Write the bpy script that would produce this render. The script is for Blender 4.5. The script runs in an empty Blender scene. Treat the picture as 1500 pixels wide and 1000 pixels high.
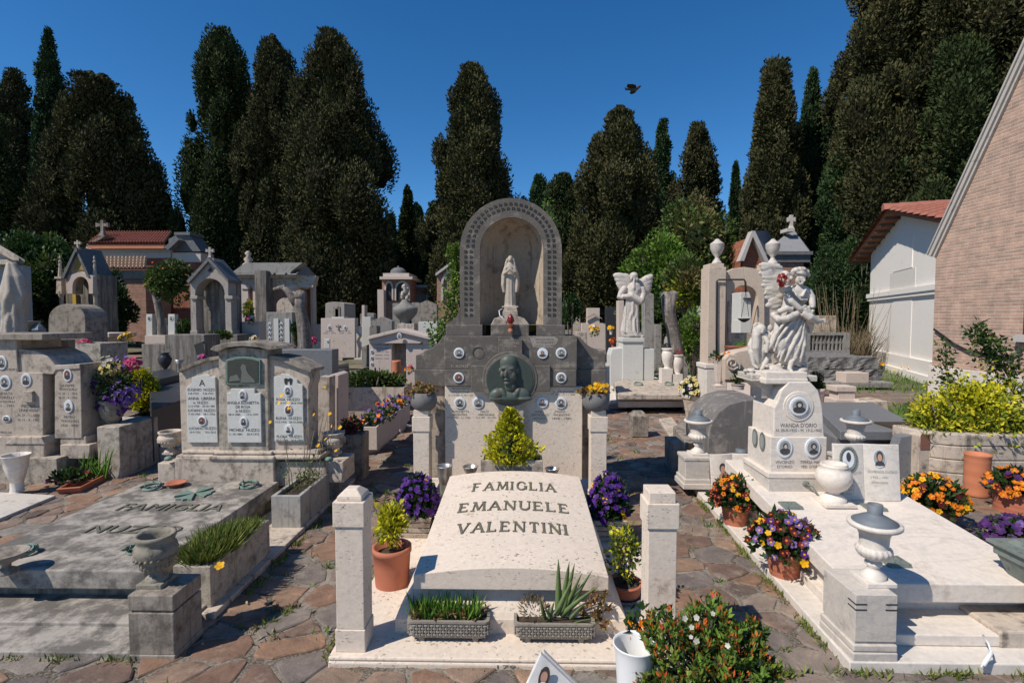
import bpy,math,random
import numpy as np
from mathutils import Vector,Matrix
rng=np.random.default_rng(7)
random.seed(7)
SC=bpy.context.scene
COL=SC.collection
#  camera model
F=770.0;CW,CH=1500.0,1000.0;EYE=1.6
PITCH=math.atan(35/F);YAW=math.atan(15/F)
cam_d=bpy.data.cameras.new('camera');cam=bpy.data.objects.new('camera',cam_d);COL.objects.link(cam)
cam_d.sensor_width=36;cam_d.lens=F/CW*36;cam_d.clip_start=0.05;cam_d.clip_end=2000
cam.location=(0,0,EYE);cam.rotation_euler=(math.pi/2-PITCH,0,YAW)
SC.camera=cam
_R=(Matrix.Rotation(YAW,3,'Z')@Matrix.Rotation(math.pi/2-PITCH,3,'X'))
def ray(px,py):
 return _R@Vector(((px-CW/2)/F,(CH/2-py)/F,-1))
def P(px,py,D,dy=0):
 r=ray(px,py);t=(D+dy)/r.y
 return(r.x*t,D+dy,EYE+r.z*t)
def X(px,D,py=600):return P(px,py,D)[0]
def Z(py,D,px=750):return P(px,py,D)[2]
def G(px,py,z=0):
 r=ray(px,py);t=(z-EYE)/r.z
 return(r.x*t,r.y*t,z)
def GD(py,z=0,px=750):return G(px,py,z)[1]
#  world and sun
w=bpy.data.worlds.new('World');SC.world=w;w.use_nodes=True
nt=w.node_tree;bg=nt.nodes['Background']
sky=nt.nodes.new('ShaderNodeTexSky');sky.sky_type='NISHITA';sky.sun_disc=False
tosun=Vector((-.73,-.48,1.0)).normalized()
sky.sun_elevation=math.asin(tosun.z);sky.sun_rotation=math.atan2(tosun.x,tosun.y)
sky.altitude=1800;sky.air_density=1.0;sky.dust_density=0.0;sky.ozone_density=4.0
hs=nt.nodes.new('ShaderNodeHueSaturation');hs.inputs['Saturation'].default_value=1.28;nt.links.new(sky.outputs[0],hs.inputs['Color']);nt.links.new(hs.outputs[0],bg.inputs[0]);bg.inputs[1].default_value=0.13
sd=bpy.data.lights.new('sun','SUN');sd.energy=5.0;sd.angle=math.radians(.53);sd.color=(1,.925,.82)
so=bpy.data.objects.new('sun',sd);COL.objects.link(so);so.rotation_euler=tosun.to_track_quat('Z','Y').to_euler()
SC.view_settings.view_transform='Standard';SC.view_settings.look='None';SC.view_settings.exposure=0;SC.view_settings.gamma=1
SC.cycles.max_bounces=6;SC.cycles.diffuse_bounces=3;SC.cycles.glossy_bounces=2;SC.cycles.transmission_bounces=3;SC.cycles.transparent_max_bounces=4
#  node helpers
def c4(c):return(c[0],c[1],c[2],1)
class NT:
 def __init__(s,name):
  s.m=bpy.data.materials.new(name);s.m.use_nodes=True;s.t=s.m.node_tree
  s.p=s.t.nodes['Principled BSDF'];s.out=s.t.nodes['Material Output']
  s.geo=s.t.nodes.new('ShaderNodeNewGeometry');s.pos=s.geo.outputs['Position']
 def n(s,ty,**kw):
  x=s.t.nodes.new('ShaderNode'+ty)
  for k,v in kw.items():
   if k.startswith('_'):setattr(x,k[1:],v)
   else:
    k2=k.replace('_',' ')
    i=x.inputs[int(k[1:])]if k[0]=='i' and k[1:].isdigit()else x.inputs[k2]
    if hasattr(v,'links')or hasattr(v,'is_output'):s.t.links.new(v,i)
    else:i.default_value=v
  return x
 def link(s,a,b):s.t.links.new(a,b)
 def noise(s,scale,detail=4,rough=.6,vec=None,dist=0):
  return s.n('TexNoise',Vector=vec or s.pos,Scale=scale,Detail=detail,Roughness=rough,Distortion=dist).outputs[0]
 def scaled(s,v,vec=None):
  return s.n('VectorMath',_operation='MULTIPLY',i0=vec or s.pos,i1=v).outputs[0]
 def ramp(s,fac,stops,mode='LINEAR'):
  r=s.t.nodes.new('ShaderNodeValToRGB');s.link(fac,r.inputs[0]);r.color_ramp.interpolation=mode
  e=r.color_ramp.elements
  while len(e)<len(stops):e.new(.5)
  for k,(p,c)in enumerate(stops):
   e[k].position=p;e[k].color=c4(c)if not isinstance(c,(int,float))else(c,c,c,1)
  return r.outputs[0]
 def mix(s,fac,a,b):
  m=s.t.nodes.new('ShaderNodeMix');m.data_type='RGBA'
  for sock,v in((m.inputs[0],fac),(m.inputs[6],a),(m.inputs[7],b)):
   if hasattr(v,'is_output'):s.link(v,sock)
   elif isinstance(v,(int,float)):sock.default_value=v
   else:sock.default_value=c4(v)
  return m.outputs[2]
 def math(s,op,a,b=0.0):
  m=s.t.nodes.new('ShaderNodeMath');m.operation=op
  for i,v in enumerate((a,b)):
   if hasattr(v,'is_output'):s.link(v,m.inputs[i])
   else:m.inputs[i].default_value=v
  return m.outputs[0]
 def bump(s,h,strength=.4,dist=.01):
  b=s.n('Bump',Strength=strength,Distance=dist);s.link(h,b.inputs['Height'])
  s.link(b.outputs[0],s.p.inputs['Normal']);return b
 def fin(s,col,rough=.8,spec=.3,metal=0):
  if hasattr(col,'is_output'):s.link(col,s.p.inputs['Base Color'])
  else:s.p.inputs['Base Color'].default_value=c4(col)
  s.p.inputs['Roughness'].default_value=rough;s.p.inputs['Specular IOR Level'].default_value=spec
  s.p.inputs['Metallic'].default_value=metal
  return s.m
def stone(name,c1,c2,dirt=(.1,.09,.078),amt=.3,scale=3,streak=.0,pits=0.,rough=.8,bump=.35,veins=0,vc=(.3,.3,.32)):
 s=NT(name)
 col=s.mix(s.noise(scale*.7,3),c1,c2)
 n1=s.noise(scale*2.3,12,.72)
 if amt>0:
  lo=.68-amt*.34
  col=s.mix(s.ramp(n1,[(max(lo-.05,0),0.),(min(lo+.1,1),.85)]),col,dirt)
 if streak>0:
  n2=s.noise(1,6,.65,s.scaled((14,14,1.3)))
  lo=.66-streak*.3
  col=s.mix(s.ramp(n2,[(lo-.03,0.),(lo+.12,.75)]),col,dirt)
 if veins>0:
  n3=s.noise(1.2,6,.6,s.scaled((1.2,2.6,3.)),1.6)
  col=s.mix(s.ramp(n3,[(.46,0.),(.5,veins),(.54,0.)]),col,vc)
 h=s.noise(60,6,.7)
 if pits>0:
  pn=s.noise(1,3,.5,s.scaled((55,55,140)))
  pm=s.ramp(pn,[(.61,0.),(.67,1.)])
  pm2=s.math('MULTIPLY',pm,s.ramp(s.noise(9,2),[(.42,0.),(.58,pits)]))
  col=s.mix(pm2,col,(c2[0]*.32,c2[1]*.28,c2[2]*.24))
  h=s.math('SUBTRACT',h,s.math('MULTIPLY',pm2,1.5))
 fine=s.ramp(s.noise(38,5,.7),[(.3,(.86,.86,.86)),(.72,(1.06,1.06,1.06))])
 m=s.n('Mix',_data_type='RGBA',_blend_type='MULTIPLY');m.inputs[0].default_value=1
 s.link(col,m.inputs[6]);s.link(fine,m.inputs[7]);col=m.outputs[2]
 h2=s.math('ADD',s.math('MULTIPLY',h,.35),n1)
 s.bump(h2,bump,.008)
 return s.fin(col,rough,.25)
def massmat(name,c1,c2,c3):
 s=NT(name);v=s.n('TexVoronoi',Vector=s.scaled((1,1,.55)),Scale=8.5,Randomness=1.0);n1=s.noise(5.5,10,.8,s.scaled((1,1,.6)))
 col=s.ramp(s.math('ADD',s.math('MULTIPLY',v.outputs['Distance'],.45),s.math('MULTIPLY',n1,.8)),[(.38,c1),(.56,c2),(.72,c3)])  # ramp mixes foliage tones with shadow gaps painted between leaf clumps
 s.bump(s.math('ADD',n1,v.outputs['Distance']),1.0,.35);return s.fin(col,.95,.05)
def plain(name,c,rough=.6,metal=0,var=.15,spec=.4,scale=20):
 s=NT(name)
 col=s.mix(s.noise(scale,5),tuple(x*(1-var)for x in c),tuple(min(x*(1+var),1)for x in c))
 s.bump(s.noise(scale*3,4),.15,.004)
 return s.fin(col,rough,spec,metal)
def leafmat(name,cols,rough=.55,trans=.22,patch=1.2,spec=.3):
 s=NT(name)
 r=s.geo.outputs['Random Per Island']
 k=len(cols)
 col=s.ramp(r,[(i/(k-1)if k>1 else 0,c)for i,c in enumerate(cols)])
 pt=s.ramp(s.noise(patch,3),[(.3,(.72,.75,.7)),(.7,(1.25,1.18,1.05))])
 m=s.n('Mix',_data_type='RGBA',_blend_type='MULTIPLY');m.inputs[0].default_value=1
 s.link(col,m.inputs[6]);s.link(pt,m.inputs[7]);col=m.outputs[2]
 s.fin(col,rough,spec)
 if trans>0:
  t=s.n('BsdfTranslucent');s.link(col,t.inputs[0])
  mx=s.n('MixShader');mx.inputs[0].default_value=trans
  s.link(s.p.outputs[0],mx.inputs[1]);s.link(t.outputs[0],mx.inputs[2]);s.link(mx.outputs[0],s.out.inputs[0])
 return s.m
#  materials
M={}
M['trav']=stone('travertine',(.75,.64,.53),(.63,.53,.43),(.26,.2,.15),.14,3,pits=.8,bump=.35)
M['travd']=stone('stained_travertine',(.52,.44,.36),(.42,.35,.28),(.13,.11,.09),.42,3,streak=.3,pits=.8)
M['dark']=stone('blackened_stone',(.085,.076,.068),(.17,.15,.128),(.3,.26,.22),.34,4.5,bump=.35)
M['slabgrey']=stone('weathered_slab',(.5,.44,.37),(.27,.25,.225),(.095,.087,.078),.64,2.6,bump=.45)
M['grime']=stone('grimy_stone',(.38,.33,.275),(.25,.21,.17),(.095,.08,.065),.45,4,streak=.4,bump=.5)
M['grimeL']=stone('mossy_pale_stone',(.56,.475,.39),(.46,.38,.3),(.11,.092,.075),.38,4,streak=.25,bump=.5)
M['marble']=stone('white_marble',(.72,.655,.575),(.64,.58,.51),(.34,.29,.24),.15,2.4,veins=.2,rough=.5,bump=.08)
M['marbwarm']=stone('warm_marble',(.75,.66,.56),(.68,.605,.53),(.46,.36,.27),.17,1.8,veins=.2,rough=.5,bump=.08)
M['plaque']=stone('plaque_marble',(.62,.61,.56),(.54,.53,.49),(.3,.28,.24),.06,3,rough=.5,bump=.1)
M['statue']=stone('statue_marble',(.59,.54,.48),(.48,.43,.38),(.2,.18,.16),.28,7,rough=.65,bump=.18)
M['statd']=stone('aged_statue',(.46,.4,.335),(.36,.31,.26),(.2,.18,.16),.2,8,rough=.7,bump=.2)
M['pink']=stone('rosy_limestone',(.6,.5,.43),(.52,.43,.37),(.25,.2,.17),.15,3,bump=.2)
M['conc']=stone('old_concrete',(.33,.31,.28),(.25,.235,.215),(.11,.105,.1),.35,4,streak=.35,bump=.4)
M['granite']=stone('black_granite',(.035,.037,.042),(.05,.052,.058),(.12,.12,.12),.05,30,rough=.35,bump=.05)
M['greyg']=stone('grey_granite',(.16,.165,.175),(.2,.2,.205),(.07,.07,.075),.2,10,rough=.5,bump=.1)
M['rock']=stone('rough_rock',(.17,.165,.16),(.24,.23,.22),(.06,.06,.06),.45,5,bump=1.0)
M['niche']=stone('niche_plaster',(.47,.38,.29),(.36,.29,.22),(.14,.105,.08),.33,4,streak=.3,bump=.3)
M['white']=plain('white_plastic',(.74,.74,.73),.35,var=.03)
M['terra']=plain('terracotta',(.4,.135,.075),.75,var=.2,scale=9)
M['terra2']=plain('orange_terracotta',(.5,.18,.09),.8,var=.22,scale=7)
M['bronze']=stone('bronze_patina',(.045,.055,.048),(.06,.08,.07),(.045,.04,.03),.3,18,rough=.5,bump=.2)
M['bust']=stone('bust_bronze',(.06,.08,.07),(.105,.13,.11),(.14,.075,.05),.36,7,rough=.4,bump=.15)
M['verdi']=stone('verdigris_bronze',(.13,.2,.165),(.2,.27,.22),(.07,.07,.05),.3,20,rough=.65,bump=.3)
M['letter']=stone('bronze_letter',(.13,.12,.09),(.17,.16,.12),(.1,.14,.1),.3,25,rough=.45,bump=.1)
M['ink']=plain('faded_ink',(.13,.12,.11),.8)
M['ink2']=plain('black_ink',(.03,.03,.03),.7)
M['zinc']=plain('zinc',(.16,.18,.2),.7,.3,.2,scale=12)
M['metal']=plain('worn_metal',(.4,.38,.35),.4,.7,.25)
M['iron']=plain('dark_iron',(.03,.03,.03),.6)
M['soil']=plain('soil',(.05,.035,.025),1,var=.4,scale=40)
M['enamel']=plain('enamel',(.66,.68,.7),.25,var=.02)
M['photo']=plain('photo_grey',(.3,.3,.29),.3,var=.25,scale=60)
M['photod']=plain('photo_dark',(.06,.055,.055),.3,var=.4,scale=60)
M['photof']=plain('photo_face',(.5,.46,.42),.3,var=.2,scale=80)
M['photob']=plain('photo_brown',(.22,.1,.07),.3,var=.35,scale=60)
M['skinp']=plain('photo_skin',(.5,.28,.2),.4,var=.2,scale=60)
M['bark']=stone('bark',(.13,.1,.08),(.08,.06,.05),(.2,.18,.16),.3,12,streak=.4,bump=1)
M['plaster']=stone('white_plaster',(.86,.81,.74),(.8,.75,.68),(.4,.38,.34),.05,1,bump=.06)
M['paleblue']=stone('grey_plaster',(.3,.33,.36),(.26,.28,.3),(.14,.14,.13),.2,2,streak=.2,bump=.1)
M['slate']=stone('slate',(.17,.175,.18),(.11,.115,.12),(.28,.27,.25),.3,5,bump=.4)
M['wax']=plain('red_glass',(.16,.012,.012),.25,var=.1)
M['cream']=plain('cream_paint',(.62,.56,.48),.6,var=.06)
M['tar']=plain('cable',(.02,.02,.022),.6)
def brickmat(name,c1,c2,mort,sx,axis):
 s=NT(name)
 sep=s.n('SeparateXYZ');s.link(s.pos,sep.inputs[0])
 cb=s.n('CombineXYZ');s.link(sep.outputs[axis],cb.inputs[0]);s.link(sep.outputs[2],cb.inputs[1])
 b=s.n('TexBrick',Vector=cb.outputs[0],Color1=c4(c1),Color2=c4(c2),Mortar=c4(mort),Scale=1,Mortar_Size=.007,Mortar_Smooth=.3,Bias=0.)
 b.inputs['Brick Width'].default_value=.27*sx;b.inputs['Row Height'].default_value=.052*sx;b.offset=.5
 v=s.ramp(s.noise(5,6,.7),[(.3,(.72,.72,.72)),(.7,(1.2,1.15,1.1))])
 m=s.n('Mix',_data_type='RGBA',_blend_type='MULTIPLY');m.inputs[0].default_value=1
 s.link(b.outputs[0],m.inputs[6]);s.link(v,m.inputs[7])
 h=s.math('SUBTRACT',s.math('MULTIPLY',s.noise(40,5),.5),b.outputs[1])
 s.bump(h,.7,.012)
 return s.fin(m.outputs[2],.9,.15)
M['brickR']=brickmat('pink_brick',(.5,.33,.25),(.36,.25,.2),(.55,.48,.4),1.15,1)
M['brickX']=brickmat('red_brick',(.33,.11,.06),(.26,.085,.05),(.26,.2,.16),1.15,0)
M['brickY']=brickmat('red_brick_side',(.3,.1,.06),(.22,.08,.05),(.24,.18,.15),1.15,1)
M['brickF']=brickmat('faded_brick',(.4,.2,.14),(.3,.16,.12),(.35,.3,.25),1.15,0)
M['tile']=plain('roof_tile',(.33,.13,.09),.85,var=.35,scale=4)
M['tilep']=plain('pale_roof_tile',(.42,.31,.22),.85,var=.3,scale=4)
M['cypA']=leafmat('cypress_leaves',[(.022,.04,.016),(.044,.065,.024),(.076,.092,.034)],.8,.0,.5,.1)
M['cypB']=leafmat('cypress_brown_leaves',[(.027,.036,.016),(.06,.063,.027),(.1,.09,.042)],.8,.0,.5,.1)
M['cypG']=leafmat('cypress_green_leaves',[(.02,.045,.02),(.038,.07,.03),(.06,.094,.037)],.8,.0,.5,.1)
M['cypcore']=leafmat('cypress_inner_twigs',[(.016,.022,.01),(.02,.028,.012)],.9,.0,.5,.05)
M['brightleaf']=leafmat('bright_leaves',[(.07,.15,.02),(.12,.23,.03),(.17,.28,.04)])
M['dkleaf']=leafmat('dark_leaves',[(.014,.04,.012),(.03,.07,.018),(.045,.09,.022)])
M['midleaf']=leafmat('mid_leaves',[(.045,.085,.02),(.08,.13,.028),(.14,.17,.04)])
M['rusty']=leafmat('rusty_leaves',[(.08,.09,.03),(.15,.13,.045),(.19,.14,.06)])
M['yelleaf']=leafmat('yellow_leaves',[(.32,.36,.015),(.55,.52,.02),(.75,.66,.04)],patch=14)
M['yelgreen']=leafmat('yellow_green_leaves',[(.09,.16,.015),(.28,.32,.02),(.6,.52,.03)],patch=10)
M['grass']=leafmat('grass_blades',[(.07,.12,.02),(.13,.18,.03),(.24,.24,.08)],patch=5)
M['lgrass']=leafmat('lush_grass_blades',[(.06,.16,.015),(.1,.22,.03),(.16,.26,.04)],patch=5)
M['dry']=leafmat('dry_stalks',[(.12,.09,.06),(.2,.16,.1),(.26,.2,.14)],patch=5)
M['succ']=leafmat('succulent',[(.2,.16,.06),(.3,.22,.08),(.3,.12,.07),(.22,.24,.08)],patch=20)
M['aloe']=leafmat('aloe_leaf',[(.11,.17,.07),(.16,.23,.1)],.4,.1,20)
M['orleaf']=leafmat('orange_tips',[(.5,.1,.03),(.65,.17,.04),(.55,.07,.03)],patch=20)
def petal(n,cols):M[n]=leafmat('petal_'+n,cols,.6,.3,30)
petal('violet',[(.07,.015,.2),(.11,.025,.3),(.045,.01,.13)])
petal('lilac',[(.16,.09,.36),(.24,.14,.42)])
petal('maroon',[(.09,.008,.01),(.15,.015,.015),(.06,.005,.02)])
petal('yellow',[(.85,.5,.01),(.8,.42,.01)])
petal('orange',[(.8,.25,.01),(.75,.16,.01)])
petal('pinkf',[(.6,.07,.2),(.5,.05,.16)])
petal('whitef',[(.75,.72,.66),(.6,.6,.55)])
petal('cream2',[(.7,.6,.25),(.65,.5,.2)])
petal('redf',[(.38,.03,.025),(.28,.02,.02)])
petal('purple',[(.06,.02,.12),(.1,.03,.17)])
#  mesh helpers
WL={}
class B:
 def __init__(s):s.v=[];s.f=[];s.m=[];s.n=0;s.sm=[];s.ch=[]
 def add(s,vs,fs,mi=0,smooth=False):
  vs=np.asarray(vs,dtype=float).reshape(-1,3)
  s.v.append(vs);o=s.n
  s.f+=[tuple(i+o for i in f)for f in fs]
  s.m+=(list(mi)if isinstance(mi,(list,np.ndarray))else[mi]*len(fs));s.sm+=[smooth]*len(fs);s.n+=len(vs)
  return s
 def box(s,x0,x1,y0,y1,z0,z1,mi=0):
  if x1<x0:x0,x1=x1,x0
  if z1<z0:z0,z1=z1,z0
  v=[(x0,y0,z0),(x1,y0,z0),(x1,y1,z0),(x0,y1,z0),(x0,y0,z1),(x1,y0,z1),(x1,y1,z1),(x0,y1,z1)]
  return s.add(v,[(3,2,1,0),(4,5,6,7),(0,1,5,4),(1,2,6,5),(2,3,7,6),(3,0,4,7)],mi)
 def pb(s,x0,x1,yt,yb,D,dep,mi=0,dy=0):
  a=P(x0,(yt+yb)/2,D);b=P(x1,(yt+yb)/2,D);xm=(x0+x1)/2
  return s.box(a[0],b[0],D+dy,D+dy+dep,P(xm,yb,D)[2],P(xm,yt,D)[2],mi)
 def frus(s,cx,cy,z0,z1,w0,d0,w1,d1,mi=0,ox=0,oy=0):
  v=[(cx-w0,cy-d0,z0),(cx+w0,cy-d0,z0),(cx+w0,cy+d0,z0),(cx-w0,cy+d0,z0),(cx+ox-w1,cy+oy-d1,z1),(cx+ox+w1,cy+oy-d1,z1),(cx+ox+w1,cy+oy+d1,z1),(cx+ox-w1,cy+oy+d1,z1)]
  return s.add(v,[(3,2,1,0),(4,5,6,7),(0,1,5,4),(1,2,6,5),(2,3,7,6),(3,0,4,7)],mi)
 def prism(s,pts,y0,y1,mi=0):
  n=len(pts)
  ar=sum(pts[i][0]*pts[(i+1)%n][1]-pts[(i+1)%n][0]*pts[i][1]for i in range(n))
  if ar<0:pts=pts[::-1]
  v=[(p[0],y0,p[1])for p in pts]+[(p[0],y1,p[1])for p in pts]
  f=[tuple(range(n)),tuple(range(2*n-1,n-1,-1))]+[(i,i+n,(i+1)%n+n,(i+1)%n)for i in range(n)]
  return s.add(v,f,mi)
 def pprism(s,pix,D,dep,mi=0,dy=0):
  return s.prism([(P(a,b,D)[0],P(a,b,D)[2])for a,b in pix],D+dy,D+dy+dep,mi)
 def plan(s,pts,z0,z1,mi=0):
  n=len(pts)
  ar=sum(pts[i][0]*pts[(i+1)%n][1]-pts[(i+1)%n][0]*pts[i][1]for i in range(n))
  if ar<0:pts=pts[::-1]
  v=[(p[0],p[1],z0)for p in pts]+[(p[0],p[1],z1)for p in pts]
  f=[tuple(range(n-1,-1,-1)),tuple(range(n,2*n))]+[(i,(i+1)%n,(i+1)%n+n,i+n)for i in range(n)]
  return s.add(v,f,mi)
 def lathe(s,prof,cx,cy,z0=0,seg=28,mi=0,flute=0,famp=0,smooth=True,sy=1):
  n=len(prof);v=[]
  for r,z in prof:
   for k in range(seg):
    a=2*math.pi*k/seg
    rr=r*(1+famp*math.cos(flute*a))if flute else r
    v.append((cx+rr*math.cos(a),cy+rr*math.sin(a)*sy,z0+z))
  f=[(i*seg+k,i*seg+(k+1)%seg,(i+1)*seg+(k+1)%seg,(i+1)*seg+k)for i in range(n-1)for k in range(seg)]
  s.add(v,f,mi,smooth)
  if prof[0][0]>1e-4:s.add([v[k]for k in range(seg)],[tuple(range(seg-1,-1,-1))],mi)
  if prof[-1][0]>1e-4:s.add([v[(n-1)*seg+k]for k in range(seg)],[tuple(range(seg))],mi)
  return s
 def tube(s,pts,rad,seg=8,mi=0):
  pts=[Vector(p)for p in pts];n=len(pts)
  rad=rad if isinstance(rad,(list,tuple))else[rad]*n
  v=[]
  for i,p in enumerate(pts):
   d=(pts[min(i+1,n-1)]-pts[max(i-1,0)]).normalized()
   a=d.orthogonal().normalized()if i==0 else(a-d*a.dot(d)).normalized()
   b=d.cross(a)
   for k in range(seg):
    t=2*math.pi*k/seg
    v.append(p+(a*math.cos(t)+b*math.sin(t))*rad[i])
  f=[(i*seg+k,i*seg+(k+1)%seg,(i+1)*seg+(k+1)%seg,(i+1)*seg+k)for i in range(n-1)for k in range(seg)]
  f+=[tuple(range(seg-1,-1,-1)),tuple(range((n-1)*seg,n*seg))]
  return s.add([tuple(x)for x in v],f,mi,True)
 def ell(s,c,r,mi=0,seg=16,rot=None):
  v=[];rings=seg//2+1
  for i in range(rings+1):
   ph=math.pi*i/rings
   for k in range(seg):
    t=2*math.pi*k/seg
    q=Vector((r[0]*math.sin(ph)*math.cos(t),r[1]*math.sin(ph)*math.sin(t),-r[2]*math.cos(ph)))
    if rot is not None:q=rot@q
    v.append((c[0]+q.x,c[1]+q.y,c[2]+q.z))
  f=[(i*seg+k,i*seg+(k+1)%seg,(i+1)*seg+(k+1)%seg,(i+1)*seg+k)for i in range(rings)for k in range(seg)]
  return s.add(v,f,mi,True)
 def loft(s,secs,seg=48,sub=5,mi=0):
  R=[]
  for i in range(len(secs)-1):
   for k in range(sub):
    t=k/sub;t=t*t*(3-2*t)
    R.append([a+(b-a)*t for a,b in zip(secs[i],secs[i+1])])
  R.append(list(secs[-1]));v=[]
  for z,cx,cy,rx,ry,am,nf,ph in R:
   for k in range(seg):
    a=2*math.pi*k/seg
    g=1+am*(math.sin(nf*a+ph)*.6+.4*math.sin((nf*1.7)//1*a+ph*2.1+1))
    v.append((cx+rx*g*math.cos(a),cy+ry*g*math.sin(a),z))
  n=len(R)
  f=[(i*seg+k,i*seg+(k+1)%seg,(i+1)*seg+(k+1)%seg,(i+1)*seg+k)for i in range(n-1)for k in range(seg)]
  f+=[tuple(range(seg-1,-1,-1)),tuple(range((n-1)*seg,n*seg))]
  return s.add(v,f,mi,True)
 def inst(s,tv,tf,tm,pos,X_,Y_,Z_,sc,smooth=False):
  tv=np.asarray(tv,float);pos=np.asarray(pos,float);n=len(pos)
  if n==0:return s
  sc=np.broadcast_to(np.asarray(sc,float),(n,))
  V=pos[:,None,:]+sc[:,None,None]*(tv[None,:,0:1]*X_[:,None,:]+tv[None,:,1:2]*Y_[:,None,:]+tv[None,:,2:3]*Z_[:,None,:])
  k=len(tv);o=s.n
  s.v.append(V.reshape(-1,3));s.n+=n*k
  flat=np.array([i for f in tf for i in f]);cnt=np.array([len(f)for f in tf])
  s.flush();s.ch.append((np.tile(cnt,n),(flat[None,:]+(o+np.arange(n)*k)[:,None]).ravel(),np.tile(np.array(tm),n),np.full(n*len(tf),smooth)))
  return s
 def flush(s):
  if s.f:
   s.ch.append((np.array([len(f)for f in s.f]),np.array([i for f in s.f for i in f]),np.array(s.m),np.array(s.sm,bool)));s.f=[];s.m=[];s.sm=[]
 def done(s,name,mats,parent=None,bevel=0,loc=None,auto=True):
  if not isinstance(mats,(list,tuple)):mats=[mats]
  V=np.concatenate(s.v)
  if parent is not None:o0=np.array(WL[parent.name])
  else:o0=np.array(loc if loc is not None else((V[:,0].min()+V[:,0].max())/2,(V[:,1].min()+V[:,1].max())/2,V[:,2].min()))
  me=bpy.data.meshes.new(name)
  s.flush();tot=np.concatenate([c[0]for c in s.ch]).astype(np.int32);idx=np.concatenate([c[1]for c in s.ch]).astype(np.int32)
  me.vertices.add(len(V));me.vertices.foreach_set('co',(V-o0).astype(np.float32).ravel())
  me.loops.add(len(idx));me.loops.foreach_set('vertex_index',idx)
  me.polygons.add(len(tot));st=np.concatenate([[0],np.cumsum(tot)[:-1]]).astype(np.int32)
  me.polygons.foreach_set('loop_start',st);me.polygons.foreach_set('loop_total',tot)
  me.polygons.foreach_set('material_index',np.concatenate([c[2]for c in s.ch]).astype(np.int32))
  me.polygons.foreach_set('use_smooth',np.concatenate([c[3]for c in s.ch]).astype(bool))
  for m in mats:me.materials.append(M[m]if isinstance(m,str)else m)
  me.update(calc_edges=True);me.validate()
  o=bpy.data.objects.new(name,me);COL.objects.link(o)
  WL[o.name]=tuple(o0)
  if parent is not None:o.parent=parent
  else:o.location=o0
  if bevel:
   b=o.modifiers.new('bevel','BEVEL');b.width=bevel;b.segments=2;b.limit_method='ANGLE';b.angle_limit=math.radians(40)
  return o
def tag(o,label,cat,group=None,kind=None):
 if label:o['label']=label
 if cat:o['category']=cat
 if group:o['group']=group
 if kind:o['kind']=kind
 return o
def thing(name,label,cat,loc,group=None):
 o=bpy.data.objects.new(name,None);COL.objects.link(o);o.location=loc;o.empty_display_size=.1
 WL[o.name]=tuple(loc);return tag(o,label,cat,group)
def struct(o):o['kind']='structure';return o
def dup(root,delta,label=None,scale=None,rz=None):
 r=root.copy();COL.objects.link(r);r.location=Vector(root.location)+Vector(delta)
 WL[r.name]=tuple(r.location)
 if scale:r.scale=(scale,)*3
 if rz is not None:r.rotation_euler.z=rz
 if label:r['label']=label
 def rec(a,b):
  for ch in list(a.children):
   if ch==b:continue
   c=ch.copy();COL.objects.link(c);c.parent=b;rec(ch,c)
 rec(root,r);return r
_TC={}
def glyphs(t):
 if t in _TC:return _TC[t]
 cu=bpy.data.curves.new('t','FONT');cu.body=t;cu.resolution_u=2;cu.fill_mode='FRONT'
 ob=bpy.data.objects.new('t',cu);COL.objects.link(ob)
 dg=bpy.context.evaluated_depsgraph_get();me=bpy.data.meshes.new_from_object(ob.evaluated_get(dg))
 v=np.array([tuple(q.co)[:2]for q in me.vertices]);f=[tuple(p.vertices)for p in me.polygons]
 bpy.data.objects.remove(ob);bpy.data.curves.remove(cu);bpy.data.meshes.remove(me)
 mn=v.min(0);mx=v.max(0);v=(v-mn)/(mx-mn);_TC[t]=(v,f);return _TC[t]
def ftext(b,t,cx,cy,w,h,D,off=.0015,mi=0):
 v,f=glyphs(t);x,_,z=P(cx,cy,D);sc=D/F
 W=w*sc;H=h*sc
 b.add([(x+(a-.5)*W,D-off,z+(c-.5)*H)for a,c in v],f,mi)
def inscr(parent,lines,D,mat='ink',off=.0015,name='inscription'):
 b=B()
 for t,cx,cy,w,h in lines:ftext(b,t,cx,cy,w,h,D,off)
 return b.done(name,mat,parent)
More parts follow.
